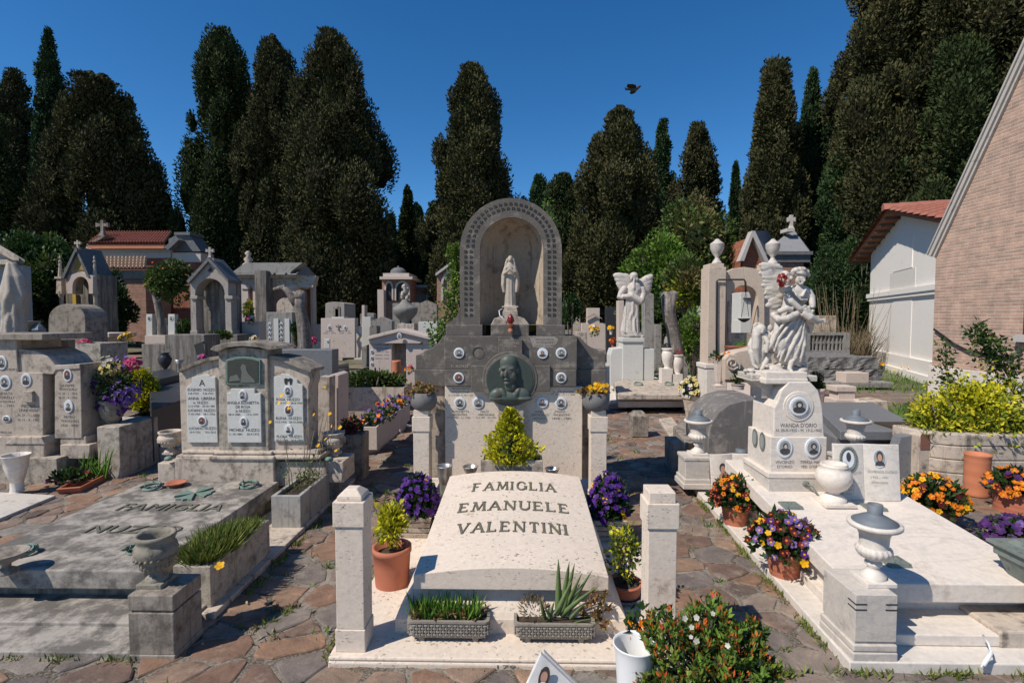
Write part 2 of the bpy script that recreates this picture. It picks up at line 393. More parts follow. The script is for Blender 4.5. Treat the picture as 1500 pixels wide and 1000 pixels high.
def portrait(parent,cx,cy,rx,ry,D,kind=0,dy=0,name='portrait'):
 b=B();x,y,z=P(cx,cy,D,dy);s=(D+dy)/F;a,c=rx*s,ry*s;y-=.001
 def disc(cxx,czz,ra,rc,yy,mi,n=20,dome=0):
  vs=[(cxx+ra*math.cos(t*2*math.pi/n),yy,czz+rc*math.sin(t*2*math.pi/n))for t in range(n)]
  b.add(vs,[tuple(range(n))],mi)
 n=24
 ring=[(x+a*k*math.cos(t*2*math.pi/n),yy,z+c*k*math.sin(t*2*math.pi/n))for k,yy in((1,y),(.98,y-.006),(.9,y-.008))for t in range(n)]
 b.add(ring,[(i*n+k,i*n+(k+1)%n,(i+1)*n+(k+1)%n,(i+1)*n+k)for i in range(2)for k in range(n)]+[tuple(range(2*n,3*n))],0,False)
 y-=.009;k=.72
 if kind!=4:disc(x,z,a*k,c*k,y,1)
 w={0:.5,1:.55,2:.5,3:.6,4:.5}[kind]
 jx=rng.uniform(-.08,.08);x+=a*jx;c*=rng.uniform(.86,1.04);b.add([(x+a*.66*math.cos(q)-a*jx,y-.0005,z+c*(.66*math.sin(q)*.5-.33))for q in np.linspace(0,6.28,16)[:-1]],[tuple(range(15))],2 if rng.random()<.35 else 1)
 pts=[(-.62*k/.72,-.5),(-.44,-.28),(-.13,-.16),(.16,-.16),(.5,-.3),(.6,-.5),(.3,-.66),(-.3,-.66)]
 b.add([(x+a*p*.95,y-.001,z+c*q)for p,q in pts],[tuple(range(8))],2)
 hr=.3 if kind in(1,3)else .25
 disc(x,z+c*.22,a*hr*1.25,c*hr*1.15,y-.002,2)
 disc(x+a*.02,z+c*.15,a*.19,c*.21,y-.003,3)
 b.done(name,['enamel','photob' if kind==2 else 'photo','photod','skinp' if kind in(2,4)else 'photof'],parent)
def frames(N):
 N=N/np.maximum(np.linalg.norm(N,axis=1,keepdims=True),1e-9)
 A=rng.normal(size=N.shape);A-=(A*N).sum(1,keepdims=True)*N;A/=np.linalg.norm(A,axis=1,keepdims=True)
 return A,np.cross(N,A),N
LEAF_V=[(0,0,0),(-.5,.45,.12),(0,1,0),(.5,.45,.12)];LEAF_F=[(0,3,2),(0,2,1)]
def leaves(b,pos,axis,L,wid=.5,mi=0,jit=.5):
 """pos (n,3); axis (n,3) direction the leaf points"""
 n=len(pos)
 ax=axis+rng.normal(size=(n,3))*jit;ax/=np.maximum(np.linalg.norm(ax,axis=1,keepdims=True),1e-9)
 A=rng.normal(size=(n,3));A-=(A*ax).sum(1,keepdims=True)*ax;A/=np.linalg.norm(A,axis=1,keepdims=True)
 tv=[(x*wid,y,z*wid)for x,y,z in LEAF_V]
 s=L*rng.uniform(.6,1.25,n)
 return b.inst(tv,LEAF_F,[mi,mi],pos,A,ax,np.cross(A,ax),s)
def flower_t(np_=5,cr=.3):
 v=[];f=[];m=[]
 for k in range(np_):
  a=2*math.pi*k/np_+.3;da=math.pi/np_*.98;o=len(v)
  v+=[(0,0,0),(.75*math.cos(a-da),.75*math.sin(a-da),.12),(1.02*math.cos(a-da*.4),1.02*math.sin(a-da*.4),.2),(1.02*math.cos(a+da*.4),1.02*math.sin(a+da*.4),.2),(.75*math.cos(a+da),.75*math.sin(a+da),.12)]
  f.append(tuple(range(o,o+5)));m.append(0)
 o=len(v);v+=[(cr*math.cos(2*math.pi*k/6),cr*math.sin(2*math.pi*k/6),.14)for k in range(6)]
 f.append(tuple(range(o,o+6)));m.append(1);return v,f,m
FLW=flower_t()
def flowers(b,pos,nrm,r,mi=(0,1),cr=None):
 v,f,m=FLW if cr is None else flower_t(5,cr)
 A,C,N=frames(np.asarray(nrm,float)+rng.normal(size=(len(pos),3))*.25)
 b.inst(v,f,[mi[k]for k in m],pos,A,C,N,r*rng.uniform(.8,1.2,len(pos)))
def sphere_pts(n,up=-1.0):
 z=rng.uniform(up,1,n);t=rng.uniform(0,2*math.pi,n);r=np.sqrt(np.maximum(1-z*z,0))
 return np.stack([r*np.cos(t),r*np.sin(t),z],1)
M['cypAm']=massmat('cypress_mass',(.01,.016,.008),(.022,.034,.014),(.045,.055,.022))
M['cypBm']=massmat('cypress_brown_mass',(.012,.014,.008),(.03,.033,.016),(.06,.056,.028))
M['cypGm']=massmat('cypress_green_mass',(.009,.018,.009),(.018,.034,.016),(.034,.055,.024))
M['palep']=stone('worn_pale_stone',(.36,.32,.28),(.27,.24,.21),(.13,.115,.1),.35,9)
M['conc2']=stone('dark_cast_stone',(.13,.125,.125),(.19,.18,.17),(.05,.05,.05),.2,9,bump=.3)
M['grime2']=stone('cast_grey',(.3,.27,.23),(.22,.2,.17),(.12,.1,.08),.3,9,bump=.4)
M['grime3']=leafmat('grey_leaves',[(.1,.13,.09),(.16,.18,.13),(.12,.08,.07)])
M['grimeU']=stone('urn_stone',(.3,.27,.22),(.2,.18,.14),(.08,.075,.05),.35,12,bump=.5)
M['travd2']=stone('lichen_travertine',(.5,.44,.36),(.38,.33,.27),(.15,.13,.1),.45,5,streak=.35,pits=.6,bump=.5)
M['conc3']=stone('light_concrete',(.4,.38,.34),(.3,.285,.26),(.13,.12,.1),.3,4,streak=.4,bump=.4)
M['glassd']=plain('dark_case',(.05,.055,.05),.15,spec=.6);M['photo2']=plain('old_relief',(.14,.14,.12),.4)
M['pinkt']=stone('beige_stone',(.52,.44,.36),(.43,.36,.29),(.15,.13,.11),.36,4,streak=.25,pits=.4,bump=.4)
M['terra3']=plain('pale_clay',(.45,.3,.2),.8,var=.15)
M['marbgrey']=stone('greyish_marble',(.6,.54,.47),(.52,.47,.41),(.2,.17,.14),.2,4,veins=.3,rough=.6,bump=.15)
M['verdi2']=stone('dull_bronze',(.15,.18,.165),(.2,.22,.19),(.08,.08,.06),.35,16,rough=.6,bump=.4)
M['inkb']=plain('pale_ink',(.34,.32,.29),.8)
M['terra4']=plain('dark_terracotta',(.3,.12,.09),.8,var=.25,scale=9)
M['grimev']=stone('black_streaked_stone',(.2,.185,.17),(.12,.11,.105),(.4,.36,.31),.3,2.5,streak=.25,bump=.4)
M['plastw']=stone('warm_plaster',(.72,.68,.61),(.66,.62,.56),(.5,.44,.36),.12,1.5,bump=.06)
M['eavewood']=plain('eave_brick',(.26,.11,.06),.85,var=.3,scale=5)
M['corn']=stone('pale_cornice',(.5,.46,.42),(.42,.39,.36),(.2,.18,.17),.2,3,bump=.2)
M['grimes']=stone('rain_streaked',(.3,.27,.23),(.22,.195,.17),(.09,.08,.07),.3,3,streak=.7,bump=.4)
M['gold']=plain('gold_mosaic',(.38,.25,.06),.5,var=.3,scale=40)
M['gold2']=plain('ochre_band',(.5,.35,.05),.6,var=.2)
M['pink2']=stone('grey_pink_stone',(.4,.35,.31),(.34,.3,.26),(.14,.13,.11),.25,3,streak=.2,bump=.3)
M['slateL']=stone('pale_roof_slab',(.34,.32,.29),(.28,.265,.245),(.13,.125,.12),.3,2,bump=.3)
M['bark2']=stone('pale_bark',(.16,.13,.11),(.1,.085,.07),(.32,.29,.26),.4,9,streak=.5,bump=1.2)
M['grimes2']=stone('grey_carved_stone',(.25,.235,.21),(.18,.17,.155),(.08,.075,.07),.3,5,bump=.6)
M['pinkb']=stone('rough_beige_stone',(.6,.48,.37),(.52,.42,.33),(.3,.24,.19),.2,4,bump=.6)
M['slate2']=stone('light_slate',(.27,.27,.275),(.21,.21,.22),(.12,.12,.12),.2,3,bump=.3)
M['white2']=stone('polished_marble',(.72,.7,.67),(.66,.64,.61),(.4,.38,.35),.05,3,rough=.3,bump=.05)
M['bushleaf']=leafmat('bush_leaf',[(.07,.14,.02),(.13,.2,.03),(.2,.26,.04),(.05,.11,.025)],.4,.25,12)
M['feather']=plain('dark_feathers',(.06,.055,.055),.7,var=.5,scale=20);M['feather2']=plain('black_feathers',(.015,.015,.017),.6)
M['deadleaf']=leafmat('dead_leaf',[(.14,.09,.05),(.28,.2,.12),(.4,.33,.22),(.1,.07,.045)],.8,0,8)
#  ground
s=NT('paving')
wv=s.n('TexNoise',Vector=s.pos,Scale=1.6,Detail=3)
dv=s.n('VectorMath',_operation='SCALE',i0=wv.outputs[1]);dv.inputs['Scale'].default_value=.35
av=s.n('VectorMath',_operation='ADD',i0=s.pos,i1=dv.outputs[0])
sv=s.scaled((2.9,3.3,0),av.outputs[0])
ve=s.n('TexVoronoi',_feature='DISTANCE_TO_EDGE',Vector=sv,Scale=1.0)
vf=s.n('TexVoronoi',_feature='F1',Vector=sv,Scale=1.0)
edge=s.math('ADD',ve.outputs['Distance'],s.math('MULTIPLY',s.noise(14,5,.7),.05))
jw=s.math('MULTIPLY',s.noise(1.3,3),.11)
e2=s.math('SUBTRACT',edge,jw)
mask=s.ramp(e2,[(.0,0.),(.018,1.)])
sp=s.n('SeparateColor');s.link(vf.outputs['Color'],sp.inputs[0])
slab=s.ramp(sp.outputs[0],[(0,(.15,.1,.082)),(.3,(.21,.13,.095)),(.55,(.14,.11,.1)),(.8,(.23,.16,.12)),(1,(.22,.18,.15))])
vv=s.ramp(s.noise(6,12,.8),[(.3,(.5,.48,.47)),(.45,(.9,.9,.9)),(.56,(1.1,1.06,1.02)),(.7,(1.6,1.5,1.35))])
mm=s.n('Mix',_data_type='RGBA',_blend_type='MULTIPLY');mm.inputs[0].default_value=1
s.link(slab,mm.inputs[6]);s.link(vv,mm.inputs[7])
mort=s.mix(s.ramp(s.noise(2.6,6,.7),[(.42,0.),(.6,1.)]),(.22,.195,.165),(.06,.055,.035))
mort=s.mix(s.ramp(s.noise(60,3),[(.3,0.),(.7,.5)]),mort,(.3,.27,.23))
col=s.mix(mask,mort,mm.outputs[2])
h=s.math('ADD',s.math('MULTIPLY',s.ramp(e2,[(.0,0.),(.05,1.)]),1.0),s.math('MULTIPLY',s.noise(9,10,.75),.55))
s.bump(h,.9,.014);M['paving']=s.fin(col,.85,.2)
s=NT('earth')
n1=s.noise(.35,6,.7);n2=s.noise(3,8,.75)
col=s.ramp(n2,[(.3,(.1,.085,.06)),(.5,(.19,.16,.12)),(.7,(.27,.235,.19))])
col=s.mix(s.ramp(n1,[(.5,0.),(.58,.75)]),col,(.06,.085,.025))
s.bump(n2,.5,.03);M['earth']=s.fin(col,.95,.1)
b=B();b.add([(-400,-60,0),(400,-60,0),(400,700,0),(-400,700,0)],[(0,1,2,3)]);struct(b.done('ground','earth'))
b=B()
nx,ny=60,50
xs=np.linspace(-7.5,7.6,nx);ys=np.linspace(-1,11.2,ny)
vs=[(x,y,.004+.004*math.sin(x*3.1+y)*math.sin(y*2.3))for y in ys for x in xs]
b.add([(v[0],v[1],v[2]+.006)for v in vs],[(j*nx+i,j*nx+i+1,(j+1)*nx+i+1,(j+1)*nx+i)for j in range(ny-1)for i in range(nx-1)],0,True)
struct(b.done('pavement','paving'))
def voronoi(pts,k=26):
 out=[]
 for i,p in enumerate(pts):
  d=np.hypot(*(pts-p).T);nb=np.argsort(d)[1:k]
  poly=[(p[0]+.6*math.cos(a),p[1]+.6*math.sin(a))for a in np.linspace(0,2*math.pi,9)[:-1]]
  for j in nb:
   q=pts[j];mx,my=(p+q)/2;nx_,ny_=q-p;new=[]
   for a in range(len(poly)):
    A,C=poly[a],poly[(a+1)%len(poly)];da=(A[0]-mx)*nx_+(A[1]-my)*ny_;dc=(C[0]-mx)*nx_+(C[1]-my)*ny_
    if da<=0:new.append(A)
    if(da<0)!=(dc<0)and da!=dc:t=da/(da-dc);new.append((A[0]+(C[0]-A[0])*t,A[1]+(C[1]-A[1])*t))
   poly=new
   if len(poly)<3:break
  out.append(poly)
 return out
cand=[]
for _ in range(14000):
 p=(rng.uniform(-4.6,5.2),rng.uniform(1.2,10.8));dm=rng.choice([.09,.13,.18,.24])
 if all((p[0]-q[0])**2+(p[1]-q[1])**2>dm*dm for q in cand):cand.append(p)
pts=np.array(cand)*np.array([1.25,1.0]);cells=voronoi(pts);joints=[]
b=B()
for ci,(c,poly)in enumerate(zip(pts,cells)):
 if len(poly)<3 or not(-4.9<c[0]<5.4 and 1.4<c[1]<10.4):continue
 gap=rng.uniform(.003,.013);ring=[]
 for a in range(len(poly)):
  A,C=np.array(poly[a]),np.array(poly[(a+1)%len(poly)]);L_=np.linalg.norm(C-A);n_=max(1,int(L_/.07))
  for t in range(n_):ring.append(A+(C-A)*t/n_)
 ring=np.array(ring);cen=ring.mean(0);d=ring-cen;r=np.linalg.norm(d,axis=1,keepdims=True)
 joints+=[tuple(q)for q in ring[::3]]
 r1=np.maximum(r-gap-np.abs(rng.normal(size=r.shape))*.007,.02);n_=len(ring);tilt=rng.normal(size=2)*.02;hz=rng.uniform(.019,.024)
 sm_=(np.roll(r1,1,0)+r1*8+np.roll(r1,-1,0))/10
 rs=[(sm_+.003,.0),(sm_,hz-.007),(sm_-.007,hz-.001),(sm_-.02,hz)]
 v=[]
 for rr,z in rs:
  q=cen+d/np.maximum(r,1e-6)*np.maximum(rr,.01)
  for k in range(n_):v.append((q[k][0],q[k][1],z+(tilt@(q[k]-cen))*(1 if z>0 else 0)))
 b.add(v,[(j*n_+k,j*n_+(k+1)%n_,(j+1)*n_+(k+1)%n_,(j+1)*n_+k)for j in range(3)for k in range(n_)]+[tuple(range(3*n_,4*n_))])
s=NT('paving_stone')
col=s.ramp(s.geo.outputs['Random Per Island'],[(0,(.12,.095,.085)),(.2,(.2,.125,.092)),(.4,(.25,.155,.105)),(.55,(.155,.13,.12)),(.7,(.2,.17,.15)),(.85,(.27,.175,.12)),(1,(.22,.2,.18))])
vv=s.ramp(s.noise(7,12,.78,None,.4),[(.3,(.45,.43,.42)),(.45,(.88,.87,.86)),(.55,(1.1,1.07,1.03)),(.7,(1.75,1.65,1.5))])
m=s.n('Mix',_data_type='RGBA',_blend_type='MULTIPLY');m.inputs[0].default_value=1;s.link(col,m.inputs[6]);s.link(vv,m.inputs[7])
col=s.mix(s.ramp(s.noise(2.3,8,.75),[(.56,0.),(.62,.6)]),m.outputs[2],(.3,.26,.22))
h=s.math('ADD',s.noise(11,12,.78),s.math('MULTIPLY',s.noise(70,4,.7),.25));s.bump(h,.8,.014);M['pstone']=s.fin(col,.85,.2)
struct(b.done('paving_stones','pstone',None,loc=(0,5,0)))
s=NT('mortar');n3=s.noise(3,8,.75)
col=s.mix(s.ramp(n3,[(.42,0.),(.56,1.)]),(.27,.23,.185),(.09,.075,.055));col=s.mix(s.ramp(s.noise(80,3),[(.45,0.),(.65,.6)]),col,(.38,.34,.29));s.bump(s.noise(45,6,.8),.9,.01);M['mortar']=s.fin(col,.95,.1)
b=B();nx,ny=120,110;xs=np.linspace(-5.2,5.7,nx);ys=np.linspace(1.2,10.7,ny)
b.add([(x,y,.0145+.004*math.sin(x*9+y*4)*math.sin(y*11+x*2.3)+.003*math.sin(x*23+y*17))for y in ys for x in xs],[(j*nx+i,j*nx+i+1,(j+1)*nx+i+1,(j+1)*nx+i)for j in range(ny-1)for i in range(nx-1)],0,True)
struct(b.done('mortar_bed','mortar'))
#  cypresses
PROF={'spire':[(0,.55),(.08,.8),(.3,1),(.55,.84),(.8,.5),(.93,.2),(1,.02)],'col':[(0,.5),(.1,.82),(.3,1),(.55,.88),(.75,.68),(.9,.46),(.97,.26),(1,.04)],'broad':[(0,.5),(.12,.88),(.35,1),(.55,.85),(.72,.62),(.88,.4),(.96,.2),(1,.03)],'egg':[(0,.6),(.1,.9),(.3,1),(.5,.95),(.7,.75),(.88,.5),(.96,.3),(1,.05)],}
BLOB=[]
for k_ in range(6):
 n1,n2=9,12;v=[(0,0,-1)]
 for i in range(1,n1):
  ph=math.pi*i/n1
  for j in range(n2):th=2*math.pi*(j+.5*(i%2))/n2;r_=rng.uniform(.78,1.12);v.append((r_*math.sin(ph)*math.cos(th),r_*math.sin(ph)*math.sin(th),-r_*math.cos(ph)))
 v.append((0,0,1));f=[(0,1+(j+1)%n2,1+j)for j in range(n2)]+[(1+i*n2+j,1+i*n2+(j+1)%n2,1+(i+1)*n2+(j+1)%n2,1+(i+1)*n2+j)for i in range(n1-2)for j in range(n2)]+[(1+(n1-2)*n2+j,1+(n1-2)*n2+(j+1)%n2,len(v)-1)for j in range(n2)]
 BLOB.append((np.array(v),f))
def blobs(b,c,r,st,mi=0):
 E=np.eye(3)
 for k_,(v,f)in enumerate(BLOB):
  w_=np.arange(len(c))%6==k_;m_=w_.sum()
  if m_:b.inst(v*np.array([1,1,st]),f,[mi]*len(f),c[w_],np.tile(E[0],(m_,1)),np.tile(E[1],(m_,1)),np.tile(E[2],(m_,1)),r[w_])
def cypress(cx,top,hw,D,shape='col',mat='cypA',nl=13000,lump=.22,label='',base=.4,group='cypress trees behind the graves',gap=0.,cat='tree',name='cypress_tree',trunk=.25):
 x,y,H=P(cx,top,D);R=hw*D/F
 t0=thing(name,label,cat,(x,y,0),group)
 b=B();b.tube([(x,y,-.1),(x+.05,y,H*.3),(x,y+.05,H*.7)],[trunk,trunk*.8,trunk*.35],8);b.done('trunk','bark',t0)
 pr=PROF[shape];tt=np.array([p[0]for p in pr]);rr=np.array([p[1]for p in pr])
 rad=lambda t:np.interp(t,tt,rr)*R
 Hc=H-base
 nc=int(max(30,min(230,2.2*Hc*R/max(lump*R,.3)**2*.5)))
 nc=int(nc*1.35);t=np.clip((np.arange(nc)+rng.uniform(0,1,nc))/nc,0,.985);t[-3:]=(.93,.96,.985);th=np.where(rng.random(nc)<.5,np.arange(nc)*2.39996,rng.uniform(0,6.28,nc))
 cr=np.maximum(lump*R*rng.uniform(.35,1.3,nc),.14)*(0.55+.45*np.interp(t,tt,rr))
 f1,f2,f3=rng.uniform(0,6.28,3);wob=1+.13*np.sin(2*th+11*t+f1)+.11*np.sin(3*th-19*t+f2)+.06*np.sin(th+33*t+f3)
 r0=np.maximum(rad(t)*wob-cr*.8,0)*rng.uniform(.8,1.06,nc)+np.where(rng.random(nc)<.3,cr*.5,0)
 if gap>0:r0*=1+gap*rng.normal(size=nc)*.5
 cc=np.stack([x+r0*np.cos(th),y+r0*np.sin(th),base+t*Hc],1)
 stretch=2.5 if shape in('col','spire')else 1.7
 per=rng.choice(nc,nl,p=cr**1.6/(cr**1.6).sum())
 u=sphere_pts(nl)
 out=np.stack([np.cos(th[per]),np.sin(th[per]),np.full(nl,.35)],1)
 flip=(u*out).sum(1)<-.15;u[flip]*=-1
 k=rng.uniform(.74,1.16,nl)[:,None]
 pos=cc[per]+u*k*cr[per][:,None]*np.array([1,1,stretch])
 pos[:,2]=np.minimum(pos[:,2],H+.1)
 pos[:,2]=np.maximum(pos[:,2],.15)
 L=min(max(.0055*D*(13000/nl)**.5*(1+.08*R),.12),.34)*(1.45 if nl>40000 else 1)
 b=B()
 leaves(b,pos,u*.8+np.array([0,0,.8]),L,.5,0,.5)
 n2=nl//5;t2=rng.uniform(0,.97,n2);a2=rng.uniform(0,6.28,n2);r2=rad(t2)*rng.uniform(.5,.8,n2);leaves(b,np.stack([x+r2*np.cos(a2),y+r2*np.sin(a2),base+t2*Hc],1),np.stack([np.cos(a2),np.sin(a2),np.full(n2,.8)],1),L*1.3,.5,0,.4)
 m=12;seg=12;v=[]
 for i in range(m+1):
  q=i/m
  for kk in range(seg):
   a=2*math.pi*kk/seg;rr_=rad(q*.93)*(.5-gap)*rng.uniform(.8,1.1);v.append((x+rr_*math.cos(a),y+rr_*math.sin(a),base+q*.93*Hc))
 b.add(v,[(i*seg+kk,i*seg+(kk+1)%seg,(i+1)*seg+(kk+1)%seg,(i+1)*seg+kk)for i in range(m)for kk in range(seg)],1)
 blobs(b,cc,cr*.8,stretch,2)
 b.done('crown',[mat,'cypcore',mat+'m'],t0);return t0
TR=[(70,42,33,30,'spire','cypG','tall slender green cypress at far left, widening from a sharp tip'),(152,120,88,28,'egg','cypB','broad ragged brownish cypress right of the slender left one'),(22,108,42,34,'egg','cypB','loose dark conifer half hidden at the left edge behind the spire'),(-14,165,40,26,'egg','cypA','dark tree cut by the left frame edge above the hedge'),(243,288,22,42,'spire','cypG','small distant cypress above the red tile roof'),(325,43,60,30,'col','cypA','leftmost tall column cypress of the trio above the chapels'),(400,58,54,29,'col','cypB','middle column cypress of the trio, slightly shorter and leaning close'),(487,46,88,27,'broad','cypB','widest cypress of the trio with sky gaps low at its left'),(597,273,19,36,'spire','cypA','thin spire cypress behind the domed chapel'),(571,318,20,44,'col','cypG','small far cypress just left of the thin spire'),(611,301,16,45,'col','cypG','small far cypress just right of the thin spire'),(690,94,74,27,'broad','cypB','tall cypress standing directly behind the arched niche'),(790,260,24,44,'col','cypG','short distant cypress peeking over the top of the niche'),(822,260,42,38,'egg','cypA','rounded dark tree right behind the niche arch'),(908,166,80,27,'broad','cypB','broad brownish cypress between the niche and the marble angel'),(970,180,21,36,'col','cypG','narrow dark green cypress under the flying bird'),(1022,184,40,34,'egg','cypB','open ragged conifer right of the narrow green cypress'),(1078,238,13,42,'spire','cypG','tiny pointed cypress in the gap before the right group'),(1137,88,47,27,'col','cypB','round topped tall cypress left in the right hand group'),(1191,103,36,29,'spire','cypG','sharp pointed cypress in the middle of the right hand group'),(1224,118,42,31,'spire','cypG','pointed cypress against the huge right hand tree'),(1335,-190,104,25,'egg','cypB','huge dark cypress filling the upper right, its top out of frame'),(1500,-230,130,23,'egg','cypB','huge near cypress at the right edge above the brick chapel'),(1250,190,52,26,'egg','cypG','lower green cypress in front of the huge right hand tree'),(1160,265,46,29,'egg','cypA','low dark cypress mass behind the slate roofed chapel'),(1410,60,84,22,'egg','cypA','drooping green cypress behind the tiled white chapel'),(645,300,40,33,'egg','cypA','low dark cypress left of the niche behind its ivy'),]
for k,(cx,top,hw,D,sh,mt,lb)in enumerate(TR):
 cypress(cx,top+(6 if hw>45 and top>0 else 0),hw*(.93 if hw<100 else .9),D,sh,mt,110000 if hw>100 else(46000 if hw>45 else 17000),.2 if sh in('spire',)else .31,lb,gap=(.16 if hw>75 else .08)if sh=='egg' else 0,base=.2 if D<25 else .9)
b=B()
for k in range(170):
 px=rng.uniform(-120,1650);D=rng.uniform(44,56);tp=rng.uniform(338,395)if px<700 or px>850 else rng.uniform(330,380)
 x,y,H=P(px,tp,D);R=rng.uniform(1.8,3.4)
 u=sphere_pts(900,-.6);pos=np.array([x,y,H*.5])+u*np.array([R,R,H*.5])*rng.uniform(.85,1.05,(900,1))
 leaves(b,pos,u+np.array([0,0,.5]),.38,.6)
 b.ell((x,y,H*.47),(R*.86,R*.86,H*.46),seg=10)
tag(b.done('distant_wood','cypA',loc=(0,50,0)),'continuous dark wood closing the far end of the cemetery','wood',kind='stuff')
def bush(label,cx,top,bot,hw,D,mats,n=6000,L=.09,name='shrub',cat='shrub',group=None,lobes=14,split=None,flat=.6,trunk=True,z0=0,wid=.55,cflow=None,core=True,loose=.0,ry=None):
 """leafy mass between two pixel heights, centre cx and half width hw"""
 x,y,zt=P(cx,top,D);zb=Z(bot,D);R=hw*D/F;Hh=(zt-zb)/2;zc=(zt+zb)/2;ry=ry or R*.8
 t0=thing(name,label,cat,(x,y,z0),group)
 if trunk:
  b=B()
  for k in range(5):
   a=rng.uniform(0,6.28);b.tube([(x,y,z0),(x+.25*R*math.cos(a),y+.25*R*math.sin(a),zc*.6+z0*.4),(x+.6*R*math.cos(a),y+.5*R*math.sin(a),zc+Hh*.5)],[.03+R*.02,.02+R*.012,.008],6)
  b.done('stems','bark',t0)
 c=sphere_pts(lobes);c*=rng.uniform(.35,.75,(lobes,1))**.5
 lr=rng.uniform(.3,.5,lobes)
 c=c*(1-lr[:,None]*.75)
 mats=mats if isinstance(mats,list)else[mats]
 b=B();per=rng.integers(0,lobes,n)
 u=sphere_pts(n,-.7)
 pos=c[per]+u*lr[per][:,None]*rng.uniform(.6-loose,1.1,(n,1))
 pos=pos*np.array([R,ry,Hh])+np.array([x,y,zc])
 mi=(lobes*0+(per%len(mats)))
 for q in range(len(mats)):
  w_=per%len(mats)==q
  leaves(b,pos[w_],u[w_]+np.array([0,0,.3]),L,wid,q,.5)
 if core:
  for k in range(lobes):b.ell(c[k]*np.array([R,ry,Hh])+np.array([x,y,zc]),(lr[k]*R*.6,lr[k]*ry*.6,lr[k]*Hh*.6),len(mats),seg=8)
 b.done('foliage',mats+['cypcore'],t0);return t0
def vine(label,pts,D,mats,n,L,sp,group=None,name='climbing_shrub',cat='climber',z0=0):
 q=[np.array(P(a,c,D))for a,c in pts];t0=thing(name,label,cat,(q[0][0],D,z0),group)
 b=B();b.tube([tuple(p)for p in q],[.02]+[.012]*(len(q)-2)+[.004],6);b.done('stem','bark',t0)
 b=B();t=rng.uniform(0,len(q)-1.001,n);i=t.astype(int);f=(t-i)[:,None];Q=np.array(q);w_=np.array(sp)[i]*D/F
 pos=Q[i]*(1-f)+Q[i+1]*f+rng.normal(size=(n,3))*w_[:,None]*.5
 mi=rng.integers(0,len(mats),n)
 for k in range(len(mats)):leaves(b,pos[mi==k],rng.normal(size=((mi==k).sum(),3))*.6+np.array([0,-.2,.2]),L,.5,k,.4)
 b.done('foliage',mats,t0);return t0
bush('big rounded evergreen hedge left of the gothic shrine',55,332,500,75,17,['dkleaf','midleaf'],16000,.16,'hedge_tree','tree',lobes=22)
bush('dark green laurel mass right behind the gothic shrine',165,395,500,32,15.5,['dkleaf'],4500,.12,lobes=12)
bush('bright fresh green broadleaf tree behind the marble angel',965,335,500,62,21,['brightleaf','midleaf'],14000,.17,'broadleaf_tree','tree',lobes=24)
bush('olive and pinkish broadleaf tree in front of the narrow cypress',1022,280,480,68,24,['rusty','midleaf','midleaf'],16000,.2,'broadleaf_tree','tree',lobes=26)
bush('yellow leaved vine tree left of the urn topped pillars',1020,365,470,52,13,['midleaf','rusty','yelgreen'],6500,.11,'vine_tree','tree',lobes=16,core=False,loose=.3)
bush('loose green shrub behind the two white vases',1018,445,560,38,12,['midleaf','brightleaf'],3800,.085,lobes=14,core=False,loose=.3)
bush('dark undergrowth behind the angel and the pollard trunk',960,420,500,60,19,['dkleaf','midleaf'],7000,.12,lobes=16)
bush('dark laurel behind the white marble statue at right',1215,355,520,44,20,['dkleaf','cypG'],9000,.12,lobes=18)
bush('dark evergreen beside the white tiled chapel',1262,340,520,46,23,['dkleaf','cypG'],9000,.14,lobes=18)
bush('small dark shrub between the niche and the far pink tomb',836,425,500,16,17,['dkleaf'],1800,.1,lobes=8)
t0=thing('reed_shrub','bare brown twiggy shrub beside the white chapel','shrub',P(1240,500,16)[:2]+(0,))
b=B();x,y,_=P(1240,500,16)
for k in range(750):
 a=rng.uniform(0,6.28);r=rng.uniform(.1,1)**.6;hh=rng.uniform(.5,1.6)if k%14 else rng.uniform(2.,3.2)
 p=Vector((x+.6*r*math.cos(a),y+.4*r*math.sin(a),0));q=Vector((x+1.15*r*math.cos(a)+rng.normal()*.1,y+.7*r*math.sin(a),hh*.85))
 b.tube([p,(p+q)/2+Vector((rng.normal()*.08,rng.normal()*.08,.12)),q],[.009,.007,.003],3)
b.done('twigs','dry',t0)
